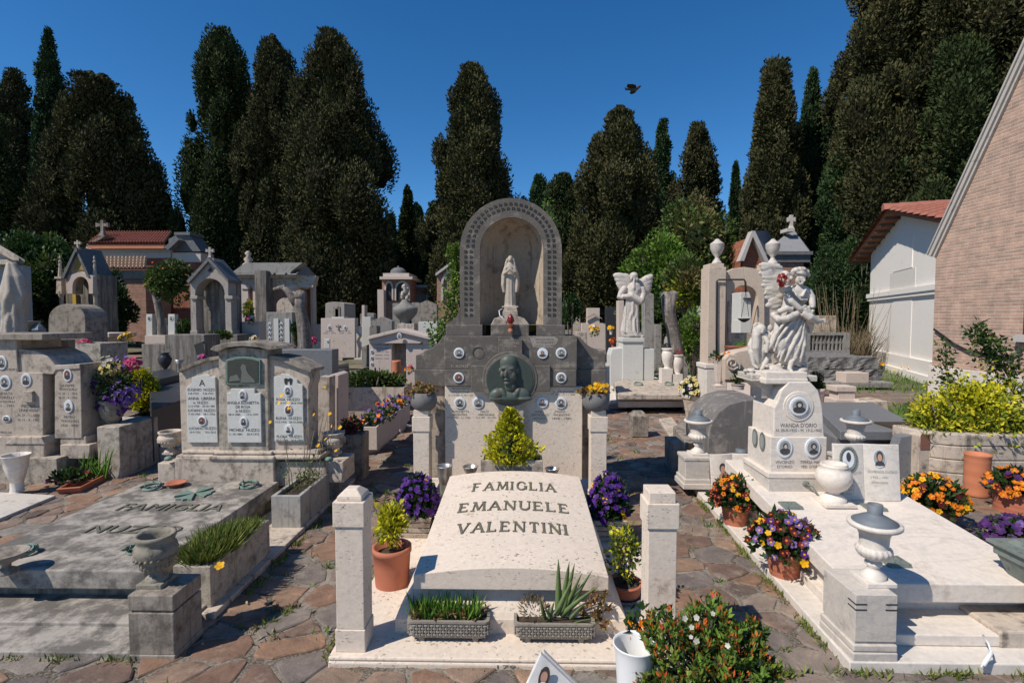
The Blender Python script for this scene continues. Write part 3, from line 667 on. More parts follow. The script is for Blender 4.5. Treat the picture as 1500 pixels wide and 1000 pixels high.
#  plants in pots
def pot_round(b,x,y,z,r0,r1,h,mi=0,rim=.012,soil=1):
 b.lathe([(r0,0),(r0+(r1-r0)*.5,h*.5),(r1-.004,h*.86),(r1+rim*.5,h*.87),(r1+rim*.5,h),(r1-.012,h),(r1-.018,h*.88),(.0001,h*.88)],x,y,z,28,mi)
def pot_pansy(label,cx,yrim,ybot,rw,z0,fw,ftop,pets,D=None,nf=90,fs=.018,pm='terra',group='pots of pansies',taper=.78,fbot=None,name='potted_pansies',box=None,nl=900):
 if D is None:D=GD(ybot,z0)+rw*.8/F*GD(ybot,z0)
 x,y,zr=P(cx,yrim,D);r=rw*D/F;h=zr-z0
 t0=thing(name,label,'potted plant',(x,y,z0),group)
 b=B()
 if box:
  for k in range(4):
   q0=z0+h*k/4;b.frus(x,y,q0+.003,q0+h/4-.004,r*(.8+.05*k),r*(.8+.05*k),r*(.86+.05*k),r*(.86+.05*k))
   b.frus(x,y,q0,q0+.006,r*(.78+.05*k),r*(.78+.05*k),r*(.8+.05*k),r*(.8+.05*k))
  b.done('planter_box',pm,t0,.006)
 else:
  b.lathe([(r*taper,0)]+[(r*(taper+(1-taper)*q)-(.0025 if(q*20)%4<1 else 0),h*q)for q in np.linspace(.05,.8,16)]+[(r,h*.82),(r+.004,h*.83),(r+.004,h),(r-.01,h),(r-.012,h*.9),(.0001,h*.9)],x,y,z0,32)
  b.done('pot',pm,t0)
 ft=P(cx,ftop,D)[2];fr=fw*D/F;fb=P(cx,fbot,D)[2]if fbot else zr-.03
 H=ft-fb
 b=B();u=sphere_pts(nl,-.25);pos=np.array([x,y,fb])+u*np.array([fr,fr,H])*rng.uniform(.35,.97,(nl,1))
 leaves(b,pos,u+np.array([0,0,.4]),.05,.55)
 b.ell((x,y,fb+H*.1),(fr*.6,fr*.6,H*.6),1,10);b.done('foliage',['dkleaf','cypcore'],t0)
 b=B();mats=[]
 for pet,cen,wgt in pets:
  n=int(nf*wgt);u=sphere_pts(n,-.1);pos=np.array([x,y,fb])+u*np.array([fr,fr,H])*rng.uniform(.93,1.06,(n,1))
  a=len(mats);mats+=[pet,cen]
  flowers(b,pos,u+np.array([-.2,-.5,.35]),fs,(a,a+1))
 b.done('blossoms',mats,t0);return t0
def spiky(b,c,n,L,r,up=1.2,wid=.12,mi=0):
 a=rng.uniform(0,6.28,n);pos=np.stack([c[0]+r[0]*rng.uniform(-1,1,n),c[1]+r[1]*rng.uniform(-1,1,n),np.full(n,c[2])],1)
 ax=np.stack([np.cos(a)*.45,np.sin(a)*.45,np.full(n,up)],1);leaves(b,pos,ax,L,wid,mi,.25)
def blade(b,base,tip,w,mi=0,bend=.1,n=6):
 base=Vector(base);tip=Vector(tip);d=tip-base;side=d.cross(Vector((0,1,.2))).normalized();nrm=side.cross(d).normalized();v=[];f=[]
 for k in range(n+1):
  t=k/n;p=base+d*t+Vector((0,0,-bend*d.length*(t*t-t)));ww=w*(1-t)**.7*(1 if t>.1 else .8)+.0005
  v+=[p-side*ww,p-nrm*ww*.35,p+side*ww,p+nrm*ww*.3]
 f=[(4*k+i,4*k+(i+1)%4,4*k+4+(i+1)%4,4*k+4+i)for k in range(n)for i in range(4)]
 b.add([tuple(q)for q in v],f,mi,True)
#  central family tomb
zP=.06
D0=GD(985);Dp=GD(958,zP);Dr=Dp*1.8;cxm=-.055
XL=X(480,D0,980);XR=2*cxm-XL
tomb=thing('family_tomb','central pale travertine family tomb with tall arched niche, inscribed curved slab and four pillars','tomb',(cxm,3.4,0))
b=B();b.box(XL,XR,D0,Dr+1.0,-.1,zP-.02);b.box(XL-.0,XR+.0,D0+.004,Dr+1.0,zP-.02,zP);b.done('plinth','trav',tomb,.008)
b=B()
xs0=X(708,D0,979)
v,f=glyphs('179');sc_=.0009
x0=P(742,979,D0)[0];b.add([(x0+(a-.5)*.085,D0-.0015,.028+(c-.5)*.018)for a,c in v],f);b.done('number','ink',tomb)
Df=2.5;Db=Df*1.52
zf=P(603,842,Df)[2];zb_=P(661,697,Db)[2];hw_=.475;sag=.042
def slabpt(s_,t):return(cxm+s_*hw_,Df+(Db-Df)*t,zf+(zb_-zf)*t+sag*(1-s_*s_))
b=B();nS,nT=20,8;v=[]
for t in range(nT+1):
 for s_ in range(nS+1):v.append(slabpt(-1+2*s_/nS,t/nT))
o=len(v);v2=[(q[0],q[1],zf+(zb_-zf)*((q[1]-Df)/(Db-Df))-.07+sag*.0)for q in v]
idx=lambda t,s_:t*(nS+1)+s_
f=[(idx(t,k),idx(t,k+1),idx(t+1,k+1),idx(t+1,k))for t in range(nT)for k in range(nS)]
f+=[(a+o,d+o,c+o,e+o)for a,e,c,d in f]
f+=[(idx(0,k+1),idx(0,k),idx(0,k)+o,idx(0,k+1)+o)for k in range(nS)]+[(idx(nT,k),idx(nT,k+1),idx(nT,k+1)+o,idx(nT,k)+o)for k in range(nS)]
f+=[(idx(t,0),idx(t+1,0),idx(t+1,0)+o,idx(t,0)+o)for t in range(nT)]+[(idx(t+1,nS),idx(t,nS),idx(t,nS)+o,idx(t+1,nS)+o)for t in range(nT)]
b.add(v+v2,f,0);slab_o=b.done('slab','trav',tomb,.004)
b=B()
n=10;prof=[(.565,.0),(.565,.07),(.55,.1),(.51,.16),(.465,.22),(.445,zf-zP-.045)]
for k in range(len(prof)-1):
 (w0,q0),(w1,q1)=prof[k],prof[k+1]
 def ring(w,q):
  sl=lambda y:(zb_-zf)*(y-Df)/(Db-Df)*(q/prof[-1][1])
  ys=(Df+.56-w,Db+.02);return[(cxm-w,ys[0],zP+q),(cxm+w,ys[0],zP+q),(cxm+w,ys[1],zP+q+sl(ys[1])),(cxm-w,ys[1],zP+q+sl(ys[1]))]
 b.add(ring(w0,q0)+ring(w1,q1),[(i,(i+1)%4,(i+1)%4+4,i+4)for i in range(4)])
b.add(ring(*prof[-1]),[(0,1,2,3)]);b.done('slab_support','trav',tomb)
SG={'F':[((0,0),(0,1),.17),((0,.96),(.6,.96),.08),((0,.52),(.42,.52),.07)],'A':[((-.02,0),(.38,1),.09),((.38,1),(.78,0),.17),((.16,.34),(.6,.34),.07)],'M':[((.02,0),(.12,1),.09),((.12,1),(.45,.1),.16),((.45,.1),(.8,1),.08),((.8,1),(.9,0),.17)],'I':[((0,0),(0,1),.17)],'G':'G','L':[((0,0),(0,1),.17),((0,.04),(.55,.04),.08),((.53,.04),(.56,.22),.06)],'E':[((0,0),(0,1),.17),((0,.96),(.55,.96),.08),((0,.52),(.42,.52),.07),((0,.04),(.58,.04),.08),((.56,.04),(.59,.2),.06),((.54,.96),(.55,.8),.06)],'N':[((.03,0),(.03,1),.09),((.03,1),(.72,0),.17),((.72,0),(.72,1),.09)],'U':'U','V':[((-.02,1),(.36,0),.17),((.36,0),(.74,1),.09)],'T':[((.33,0),(.33,1),.17),((0,.96),(.66,.96),.08),((.01,.96),(0,.78),.06),((.65,.96),(.66,.78),.06)]}
SER={'F':[(0,0),(0,1)],'A':[(-.02,0),(.78,0)],'M':[(.02,0),(.9,0),(.1,1),(.82,1)],'I':[(0,0),(0,1)],'L':[(0,0),(0,1)],'E':[(0,0),(0,1)],'N':[(.03,0),(.03,1),(.72,1)],'V':[(-.02,1),(.74,1)],'T':[(.33,0)],'U':[(.03,1),(.7,1)],'G':[]}
WID={'F':.62,'A':.78,'M':.92,'I':.08,'G':.82,'L':.58,'E':.6,'N':.76,'U':.72,'V':.74,'T':.66}
def serif_word(b,word,maps,h=.006):
 """maps(u,v)->3d point and normal lift; u runs along the word 0..1, v 0..1 over the letter height"""
 tot=sum(WID[c]+.42 for c in word)-.42;asp=maps.asp;u0=0;lift=0
 for c in word:
  st=SG[c]
  if st=='G':st=[((.41+.41*math.cos(a),.5+.5*math.sin(a)),(.41+.41*math.cos(a+.5),.5+.5*math.sin(a+.5)),.09+.07*abs(math.cos(a+.25)))for a in np.arange(.6,5.4,.48)]+[((.8,.08),(.8,.45),.15),((.62,.45),(.92,.45),.06)]
  if st=='U':st=[((.03,1),(.03,.35),.16),((.7,1),(.7,.35),.09)]+[((.365+.335*math.cos(a),.35-.33*math.sin(a)),(.365+.335*math.cos(a+.42),.35-.33*math.sin(a+.42)),.12)for a in np.arange(0,2.8,.4)]
  st=list(st)+[((p[0]-.16,p[1]+(.015 if p[1]<.5 else-.015)),(p[0]+.16,p[1]+(.015 if p[1]<.5 else-.015)),.055)for p in SER[c]]
  for(a,e,wd)in st:
   lift+=1;dx,dy=e[0]-a[0],e[1]-a[1];L=math.hypot(dx,dy)or 1;nx_,ny_=-dy/L*wd/2,dx/L*wd/2
   q=[(a[0]+nx_,a[1]+ny_),(a[0]-nx_,a[1]-ny_),(e[0]-nx_,e[1]-ny_),(e[0]+nx_,e[1]+ny_)]
   hh=h+.00012*(lift%9)
   lo=[maps((u0+p[0])/tot,p[1],-.002)for p in q];hi=[maps((u0+p[0])/tot,p[1],hh)for p in q]
   b.add(lo+hi,[(4,5,6,7),(0,1,5,4),(1,2,6,5),(2,3,7,6),(3,0,4,7)])
  u0+=WID[c]+.42
def t_of(py):
 best=0
 for k in range(400):
  q=slabpt(0,k/400);pr=465+(EYE-q[2])*F/q[1]
  if pr>py:best=k/400
 return best
for wd_,x0p,x1p,yb_,yt_ in(('FAMIGLIA',692,814,720.5,709),('EMANUELE',671,834,751,738),('VALENTINI',668,832,783.5,769)):
 ta,tb=t_of(yb_),t_of(yt_);q=slabpt(0,ta);xa=(x0p-765)*q[1]/F;xb=(x1p-765)*q[1]/F
 def mp(u,v_,l,ta=ta,tb=tb,xa=xa,xb=xb):
  xx=xa+(xb-xa)*u;s_=(xx-cxm)/hw_;q=slabpt(s_,ta+(tb-ta)*v_);return(xx,q[1],q[2]+l)
 mp.asp=1;b=B();serif_word(b,wd_,mp);o=b.done('raised_lettering','letter',slab_o);
def pillar(cx,D,w,ztop,flat,pw,lab=None):
 b=B();x=X(cx,D,800);h=ztop-zP;d=w*1.0;y=D+d/2;z=zP
 b.box(x-w/2,x+w/2,D,D+d,z,z+h*.14);b.box(x-w/2+.005,x+w/2-.005,D+.005,D+d-.005,z+h*.14,z+h*.78)
 b.box(x-w/2-.003,x+w/2+.003,D-.003,D+d+.003,z+h*.78,z+h*.935)
 if flat:b.box(x-w/2+.008,x+w/2-.012,D+.006,D+d-.01,z+h*.935,z+h)
 else:
  b.box(x-w/2+.012,x+w/2-.012,D+.012,D+d-.012,z+h*.935,z+h*.96);b.frus(x,y,z+h*.96,z+h,w/2-.012,d/2-.012,w*.18,w*.18)
 b.done('pillar','trav',tomb,.004)
wp=46*Dp/F
pillar(511,Dp,wp,P(511,720,Dp)[2],False,46);pillar(971,Dp,wp*1.0,P(970,722,Dp)[2],True,46)
wr=wp*1.0
Drr=25.5/F and wp*F/25.5
pillar(618,Drr,wr,P(618,601,Drr)[2],True,26);pillar(876,Drr,wr,P(876,601,Drr)[2],True,26)
Ds=Drr+.12
b=B();b.pb(612,881,565,700,Ds+.12,.3);b.done('back_wall','travd',tomb,.006)
b=B();b.pb(652,853,566,702,Ds,.42);b.done('lower_panel','trav',tomb,.005)
b=B()
b.pprism([(609,541),(609,520),(620,519),(620,514),(630,511),(640,504),(647,496),(651,492),(660,492),(660,541)],Ds+.09,.3)
b.pprism([(887,541),(887,518),(880,514),(868,510),(858,503),(850,494),(845,492),(838,492),(838,541)],Ds+.09,.3)
b.pb(607,664,541,566,Ds+.075,.32);b.pb(832,888,541,566,Ds+.075,.32)
b.pb(650.5,845.5,492,541.5,Ds-.012,.42);b.pb(651.5,844.5,541.5,566,Ds-.03,.44)
b.pb(653,707,475.5,492,Ds+.02,.36);b.pb(719,775,475.5,492,Ds+.0,.36);b.pb(786,828,475.5,492,Ds+.02,.36)
b.done('dark_headstone','dark',tomb,.006)
b=B();Dc=Ds-.055
b.pb(690,806,535.5,573,Dc+.006,.06,0);b.pb(730,765,497,552,Dc+.003,.06,0);b.pb(730,767,566,700,Dc+.003,.05,1)
def disc(b,cx,cy,r,D,dep,mi=0,n=40,r2=None):
 c=P(cx,cy,D);rr=r*D/F;v=[]
 for yy,k in((D,.97),(D+.004,1),(D+dep,1)):v+=[(c[0]+rr*k*math.cos(2*math.pi*q/n),yy,c[2]+rr*k*math.sin(2*math.pi*q/n))for q in range(n)]
 b.add(v,[tuple(range(n))]+[(i*n+q,(i+1)*n+q,(i+1)*n+(q+1)%n,i*n+(q+1)%n)for i in range(2)for q in range(n)],mi)
b2=B();disc(b,747,555,41,Dc,.07,0);disc(b,747,555,37,Dc-.006,.01,0);b.done('cross_frame',['dark','travd'],tomb,.004)
Dn=Ds+.03;dn=.36
def arch(x0,x1,ysp,ytop,ybot,n=24):
 c=(x0+x1)/2;r=(x1-x0)/2
 return[(x0,ybot)]+[(c-r*math.cos(math.pi*k/n),ysp-(ysp-ytop)*math.sin(math.pi*k/n))for k in range(n+1)]+[(x1,ybot)]
b=B();oa=arch(673.5,823,366,290,476);ia=arch(703,796,366,318.5,476)
def W2(q,D=Dn):p=P(q[0],q[1],D);return(p[0],p[2])
no=len(oa)
for(yy,nx2)in((Dn,0),):
 v=[(W2(q)[0],Dn,W2(q)[1])for q in oa]+[(W2(q)[0],Dn,W2(q)[1])for q in ia]+[(W2(q)[0],Dn+dn,W2(q)[1])for q in oa]+[(W2(q)[0],Dn+.03,W2(q)[1])for q in ia]
 f=[(k,no+k,no+k+1,k+1)for k in range(no-1)]+[(k,k+1,2*no+k+1,2*no+k)for k in range(no-1)]+[(no+k,3*no+k,3*no+k+1,no+k+1)for k in range(no-1)]
 b.add(v,f)
b.add([(W2(q)[0],Dn+dn,W2(q)[1])for q in oa],[tuple(range(no-1,-1,-1))])
for q0,q1,sg in((653,674,1),(823,829,-1)):
 pts=[(q0,476),(q1,476),(q1,440)]+([(671,455),(666,464),(659,470)]if sg>0 else[])
 if sg>0:b.pprism([(674,476),(654,476),(655,472),(661,470),(668,464),(673,455),(674,440)],Dn,dn)
arch_o=b.done('arch_frame','dark',tomb)
b=B();nA,nV=22,14;Ax,Az=W2((703,476));Bx,Bz=W2((796,476));Cz=W2((750,366))[1];Tz=W2((750,318.5))[1];cx_=(Ax+Bx)/2;rx_=(Bx-Ax)/2;dd=.3;v=[]
for j in range(nV+1):
 for i in range(nA+1):
  a=math.pi*i/nA
  if j<=6:z=Az+(Cz-Az)*j/6;k=1
  else:e=(j-6)/(nV-6)*math.pi/2;z=Cz+(Tz-Cz)*math.sin(e);k=math.cos(e)
  v.append((cx_-rx_*k*math.cos(a),Dn+.03+dd*math.sin(a)*(k if j>6 else 1),z))
b.add(v,[(j*(nA+1)+i,j*(nA+1)+i+1,(j+1)*(nA+1)+i+1,(j+1)*(nA+1)+i)for j in range(nV)for i in range(nA)],0,True)
b.add([(Ax,Dn+.02,Az+.002),(Bx,Dn+.02,Az+.002),(Bx,Dn+.34,Az+.002),(Ax,Dn+.34,Az+.002)],[(0,1,2,3)]);b.done('niche','niche',tomb)
b=B()
def motif(cx,cy,ang,s_=4.6):
 ca,sa=math.cos(ang),math.sin(ang)
 for k,(u0,v0,u1,v1)in enumerate(((-.5,.2,.5,.42),(-.5,-.42,-.05,-.2),(-.5,-.5,-.3,.5),(.05,-.5,.22,.3),(.3,-.15,.5,.1))):
  q=[(u0,v0),(u1,v0),(u1,v1),(u0,v1)]
  b.pprism([(cx+s_*(ca*u-sa*v_),cy+s_*(sa*u+ca*v_))for u,v_ in q],Dn,.01,0,-.0022-.0003*k)
for k in range(14):
 yy=461-k*6.9*1.12
 if yy>366:
  for xx in(682.5,690.2):motif(xx,yy+.3,0)
b.done('fretwork','iron',arch_o);b=B()
for k in range(14):
 yy=461-k*6.9*1.12
 if yy>366:
  for xx in(804.5,812.3):motif(xx,yy+.3,0)
b.done('fretwork','iron',arch_o);b=B()
for rr,nn in((62.5,26),(54.5,23)):
 for k in range(nn+1):
  a=math.pi*k/nn;ex=rr+.8;ey=rr*.98;motif(748.3-ex*math.cos(a),362-ey*math.sin(a)*(1.0 if rr>60 else 1.02)-2,a-math.pi/2)
b.done('fretwork','iron',arch_o)
b=B();disc(b,747,555.5,35,Dc-.01,.02,0,44);med=b.done('bronze_roundel','bronze',tomb)
def remesh(name,mats,parent,b,vox,smooth=4,post=None,loc=None):
 o=b.done('tmp',mats,parent,loc=loc);m=o.modifiers.new('r','REMESH');m.mode='VOXEL';m.voxel_size=vox;m.use_smooth_shade=True
 if smooth:q=o.modifiers.new('s','SMOOTH');q.factor=.5;q.iterations=smooth
 dg=bpy.context.evaluated_depsgraph_get();me=bpy.data.meshes.new_from_object(o.evaluated_get(dg));me.name=name
 me.materials.clear()
 for mm_ in(mats if isinstance(mats,list)else[mats]):me.materials.append(M[mm_])
 o.modifiers.clear();o.data=me;o.name=name;WL[o.name]=WL.get('tmp',(0,0,0))
 if post:
  co=np.empty(len(me.vertices)*3);me.vertices.foreach_get('co',co);co=co.reshape(-1,3);nn=np.empty_like(co).ravel();me.vertices.foreach_get('normal',nn)
  co=post(co,nn.reshape(-1,3));me.vertices.foreach_set('co',co.ravel());me.update()
 for p in me.polygons:p.use_smooth=True
 return o
b=B();sc_=Dc/F
def E(cx,cy,rx,ry,rd,dy=0,mi=0,rot=None):
 c=P(cx,cy,Dc);b.ell((c[0],Dc-.012+dy,c[2]),(rx*sc_,rd,ry*sc_),mi,18,rot)
def rotY(a):return Matrix.Rotation(a,3,'Y')
E(745,541,12.8,18,.055);E(745,531,13,12,.05);E(746.5,551,11.5,10.5,.05);E(757,541,5,6,.03,.01)
E(741.5,546.5,2.3,5.5,.022,-.048);E(737,538.5,4.5,1.6,.012,-.047);E(749,538.5,4.5,1.6,.012,-.047);E(742,554.6,4.6,1.4,.01,-.046);E(743,560,5,3.2,.018,-.035);E(732.5,542,2.2,4,.02,-.006)
E(752,548,4,6,.02,-.03);E(736,548,3.6,5,.02,-.033)
E(748,566,9,9,.035);E(745,581,26,9,.035);E(728,577,12,9,.04,-.005,0,rotY(-.5));E(766,577,12,9,.035,0,0,rotY(.5));E(738,575,4,9,.02,-.02,0,rotY(-.5));E(757,575,4,9,.02,-.018,0,rotY(.5));E(728,583,12,4,.03,-.012);E(768,583,12,4,.03,-.01)
remesh('relief_bust','bust',tomb,b,.0042,2)
for cx,cy,k in((672.5,517,0),(822,517,0),(672,553,2),(822,553,3)):portrait(tomb,cx,cy,8,8,Ds-(.012 if cy<540 else .03),k)
for cx,cy,k in((673.5,590,1),(700.5,590,0),(794.5,589,4),(821.5,590,1)):portrait(tomb,cx,cy,8.6,8.6,Ds,k)
portrait(tomb,795,517.5,8,8,Ds-.012,4)
b=B();disc(b,700.5,516.5,8.8,Ds-.0135,.004,0,24);disc(b,702,518,7.6,Ds-.0145,.004,1,24);b.done('portrait_mount',['iron','dark'],tomb)
for L_ in([('FRANCESCO',675,569,26,3),('VALENTINI',674,574,25,3.4),('N. 17.4.1885  M. 18.11.1966',675,578.5,36,2.6)],[('ANTONIETTA',674,602.5,27,3.2),('VALENTINI',673,607,22,3.2),('17.10.1883 - 6.1.1966',672,611.2,34,2.6)],[('MALTZ',710,602.5,12,3),('ABRUGNANI',712,607,24,3),('21.5.1907 - 18.1.1964',712,611.2,30,2.6)],[('ANNA',789,602.5,12,3),('SANTANIELLO',791,607.2,26,3.2),('IN FURLA',791,612.6,17,3)],[('MARIA',821,602.5,15,3),('VALENTINI',822,607.2,24,3.2),('1898 - 1983',823,612.6,28,2.8)],[('N. VALENTINI',825,573.5,30,3.2),('N. 1894 - M. 1.1.1968',825,577.5,34,2.6)]):inscr(tomb,L_,Ds)
b=B();b.pprism([(776,494),(790,492.6),(812,493),(818,496),(815,503),(810,509),(790,509.5),(781,508),(778,501)],Ds-.0128,.002);b.done('worn_patch','palep',tomb);inscr(tomb,[('TOSCA ROSSI',798,497,26,3),('IN VALENTINI',798,501.6,24,3),('30.8.1912 - 26.4.1974',797,506.2,28,2.6)],Ds-.0128)
for L_ in([('F. ROSSI',673,536,24,3)],[('R. VALENTINI',822,536,24,3)]):inscr(tomb,L_,Ds-.012,'travd')
inscr(tomb,[('MARIO EMANUELE',747,502,28,2.8),('VALENTINI',747,507,18,2.8)],Dc+.003,'travd')
b=B();b.pprism([(719,476),(724,466),(735,463),(737,455),(758,455),(759,463),(768,466),(776,476)],Dn+.0,.2,0);b.pprism([(737,456),(739,450),(757,450),(758,456)],Dn+.05,.12,0);b.done('statue_pedestal','travd',tomb,.004)
sx,sy,sz=P(747.5,450,Dn+.11);Ht=P(747.5,372.5,Dn+.11)[2]-sz
b=B();u=Ht
b.loft([(sz,sx,sy,.12*u,.1*u,.06,9,0),(sz+.06*u,sx,sy,.105*u,.085*u,.1,9,.3),(sz+.3*u,sx,sy,.095*u,.075*u,.1,9,.6),(sz+.55*u,sx,sy,.09*u,.07*u,.08,9,.8),(sz+.66*u,sx,sy,.085*u,.065*u,.03,7,1),(sz+.76*u,sx,sy,.095*u,.065*u,.02,6,1),(sz+.815*u,sx,sy,.065*u,.05*u,0,6,1),(sz+.84*u,sx,sy,.045*u,.045*u,0,6,1)],40,4)
for sg in(-1,1):
 b.loft([(sz+.28*u,sx+sg*.115*u,sy+.01*u,.03*u,.06*u,.1,4,0),(sz+.42*u,sx+sg*.135*u,sy,.04*u,.07*u,.1,4,1),(sz+.6*u,sx+sg*.12*u,sy,.05*u,.06*u,.08,4,1),(sz+.76*u,sx+sg*.07*u,sy,.05*u,.06*u,0,4,1)],16,3)
 b.tube([(sx+sg*.12*u,sy-.03*u,sz+.62*u),(sx+sg*.07*u,sy-.11*u,sz+.655*u),(sx+sg*.008*u,sy-.125*u,sz+.71*u),(sx+sg*.005*u,sy-.12*u,sz+.755*u)],[.035*u,.03*u,.018*u,.008*u])
b.ell((sx,sy-.01*u,sz+.9*u),(.044*u,.058*u,.062*u));b.ell((sx,sy+.012*u,sz+.905*u),(.058*u,.055*u,.078*u))
b.tube([(sx-.055*u,sy,sz+.92*u),(sx-.075*u,sy,sz+.83*u),(sx-.075*u,sy,sz+.76*u)],[.02*u,.03*u,.04*u]);b.tube([(sx+.055*u,sy,sz+.92*u),(sx+.075*u,sy,sz+.83*u),(sx+.075*u,sy,sz+.76*u)],[.02*u,.03*u,.04*u])
b.ell((sx,sy-.065*u,sz+.89*u),(.009*u,.014*u,.018*u))
b.frus(sx,sy,sz-.0,sz+.02*u,.16*u,.13*u,.15*u,.12*u)
o=remesh('madonna_statue','statd',None,b,.0032,1,loc=(sx,sy,sz));tag(o,'small stone Madonna with joined hands standing inside the arched niche','statue')
c=P(748,474,Dn-.06);t0=thing('votive_lamp','dark red votive lamp with looping white wire before the Madonna','lamp',c)
b=B();z0=P(748,486,Dn-.06)[2];b.lathe([(.02,0),(.022,.02),(.008,.03),(.008,.045),(.03,.055),(.03,.065)],c[0],c[1],z0,14);b.done('stand','terra',t0)
b=B();b.lathe([(.012,.066),(.028,.09),(.02,.12),(.009,.14),(.001,.15)],c[0],c[1],z0,8,0,4,.15);b.done('glass_flame','wax',t0)
b=B();b.tube([P(748,476,Dn-.03),P(739,468,Dn-.05),P(732,462,Dn-.05),P(731,455,Dn-.02),P(736,452,Dn+.02)],.004,6);b.done('wire','white',t0)
#  things around the central tomb
def ball_planter(cx,cy,r,label,group):
 D=Drr+wr/2;x,y,zc=P(cx,cy,D);R=r*D/F;zt=P(cx,601,D)[2]
 t0=thing('round_planter',label,'planter',(x,y,zt),group)
 b=B();prof=[(R*.35,0),(R*.55,.01)]+[(R*math.cos(a),(zc-zt)+R*.92*math.sin(a))for a in np.linspace(-1.0,.72,12)]+[(R*.66,zc-zt+R*.55),(.001,zc-zt+R*.5)]
 b.lathe(prof,x,y,zt,28);b.done('bowl','conc2',t0)
 return t0,x,y,zc+R*.6,R
for cx,cy,r,lb,fl in((621,586,19.5,'dark spherical planter with pale sedum on the rear left pillar',['succ']),(872.5,587,19.5,'dark spherical planter with yellow sedum flowers on the rear right pillar',['succ','yelgreen'])):
 t0,x,y,z,R=ball_planter(cx,cy,r,lb,'spherical planters on the rear pillars')
 b=B();n=46;u=sphere_pts(n,.0);pos=np.array([x-.02,y,z-.01])+u*np.array([R*1.15,R*.9,R*.85])*rng.uniform(.5,1.1,(n,1))
 for k in range(n):
  b.tube([(x,y,z-.03),tuple((np.array([x,y,z])+pos[k])/2),tuple(pos[k])],.003,4)
  A_,C_,N_=frames(np.tile(u[k]+np.array([0,-.3,.6]),(9,1)));th=rng.uniform(0,6.28,9)[:,None]
  leaves(b,np.tile(pos[k],(9,1)),A_*np.cos(th)+C_*np.sin(th)+N_*.6,.03,.6,0,.15)
 b.done('sedum',['succ'],t0)
 if 'yelgreen' in fl:
  b=B();n=14;pos=np.stack([x+rng.uniform(-.06,.08,n),np.full(n,y-.07),z+rng.uniform(.03,.1,n)],1);flowers(b,pos,np.tile([0,-1,.4],(n,1)),.018,(0,0));b.done('blossoms',['yellow'],t0)
def cone_vase(label,cx,yt,yb,rpx,D,mat,group=None,z0=None,ratio=.55,name='flower_vase',flute=12,tilt=0,inside=True):
 x,y,zt=P(cx,yt,D);zb=P(cx,yb,D)[2]if z0 is None else z0;R=rpx*D/F;h=zt-zb
 b=B();b.lathe([(R*ratio*1.1,0),(R*ratio,.01),(R*ratio,h*.3),(R*(ratio+(1-ratio)*.5),h*.75),(R*.93,h*.97),(R,h),(R*.97,h+.004),(R*.88,h),(R*.8,h*.7),(R*ratio*.8,h*.15),(.001,h*.14)],x,y,zb,36,0,flute,.02 if flute else 0)
 return tag(b.done(name,mat,None,loc=(x,y,zb)),label,'vase',group)
cone_vase('fluted metal vase standing left behind the central slab',651,682,724,12.5,Db+.1,'metal')
cone_vase('small grey metal bowl vase between the fluted vase and the yellow shrub trough',689,683,700,12,Db+.14,'metal',ratio=.4)
cone_vase('small grey bowl vase in shade right of the yellow shrub trough',809,686,702,11,Db+.14,'metal',ratio=.4)
def trough(label,x0,x1,yt,yb,D,dep,mat,cat='planter',name='planter_trough',group=None,wall=.02):
 a=P(x0,yt,D);c=P(x1,yt,D);zb=P((x0+x1)/2,yb,D)[2];xa,xb,zt=a[0],c[0],a[2]
 t0=thing(name,label,cat,((xa+xb)/2,D+dep/2,zb),group)
 b=B();w_=wall
 b.box(xa,xb,D,D+w_,zb,zt);b.box(xa,xb,D+dep-w_,D+dep,zb,zt);b.box(xa,xa+w_,D+w_,D+dep-w_,zb,zt);b.box(xb-w_,xb,D+w_,D+dep-w_,zb,zt);b.box(xa+w_,xb-w_,D+w_,D+dep-w_,zb,zb+.02)
 b.done('trough',mat,t0,.004)
 b=B();b.box(xa+w_,xb-w_,D+w_,D+dep-w_,zb+.02,zt-.03);b.done('soil','soil',t0)
 return t0,xa,xb,zb,zt
t0,xa,xb,zb,zt=trough('grey stone trough with bright yellow-green cone shrub before the bronze portrait',704,795,674,702,Db+.1,.17,'travd')
b=B();D_=Db+.18;x,y,z1=P(747,600,D_);z0=P(747,676,D_)[2];n=2600;t=rng.uniform(0,1,n)**1.2;a=rng.uniform(0,6.28,n)
R=np.interp(t,[0,.25,.5,.62,.8,1],[30,33,23,14,11,3])*D_/F;k=rng.uniform(.55,1.2,n)*(1+.2*np.sin(a*3+t*9)+.1*np.sin(a*5-t*17))
pos=np.stack([x+R*k*np.cos(a),y+R*k*np.sin(a)*.8,z0+(z1-z0)*t],1)
for q,mm_ in enumerate(('yelleaf','yelgreen','yelleaf')):
 w_=(np.arange(n)%3==q);leaves(b,pos[w_],np.stack([np.cos(a),np.sin(a),np.full(n,.7)],1)[w_],.035,.6,q%2,.4)
b.lathe([(.1,0),(.085,(z1-z0)*.45),(.03,(z1-z0)*.7),(.005,(z1-z0)*.95)],x,y,z0,10,2);b.done('shrub',['yelleaf','yelgreen','dkleaf'],t0)
V_=('violet','violet',.94);Y_=('yellow','orange',.06)
pot_pansy('left ribbed square box of deep violet pansies beside the central slab',611,748,789,25,zP,31,697,[V_,Y_],nf=170,fs=.02,pm='travd',box=1,fbot=742,group='violet pansy boxes beside the central slab')
pot_pansy('right ribbed square box of deep violet pansies beside the central slab',891,753,792,24,zP,29,694,[V_,('yellow','maroon',.08)],nf=170,fs=.02,pm='travd',box=1,fbot=750,group='violet pansy boxes beside the central slab')
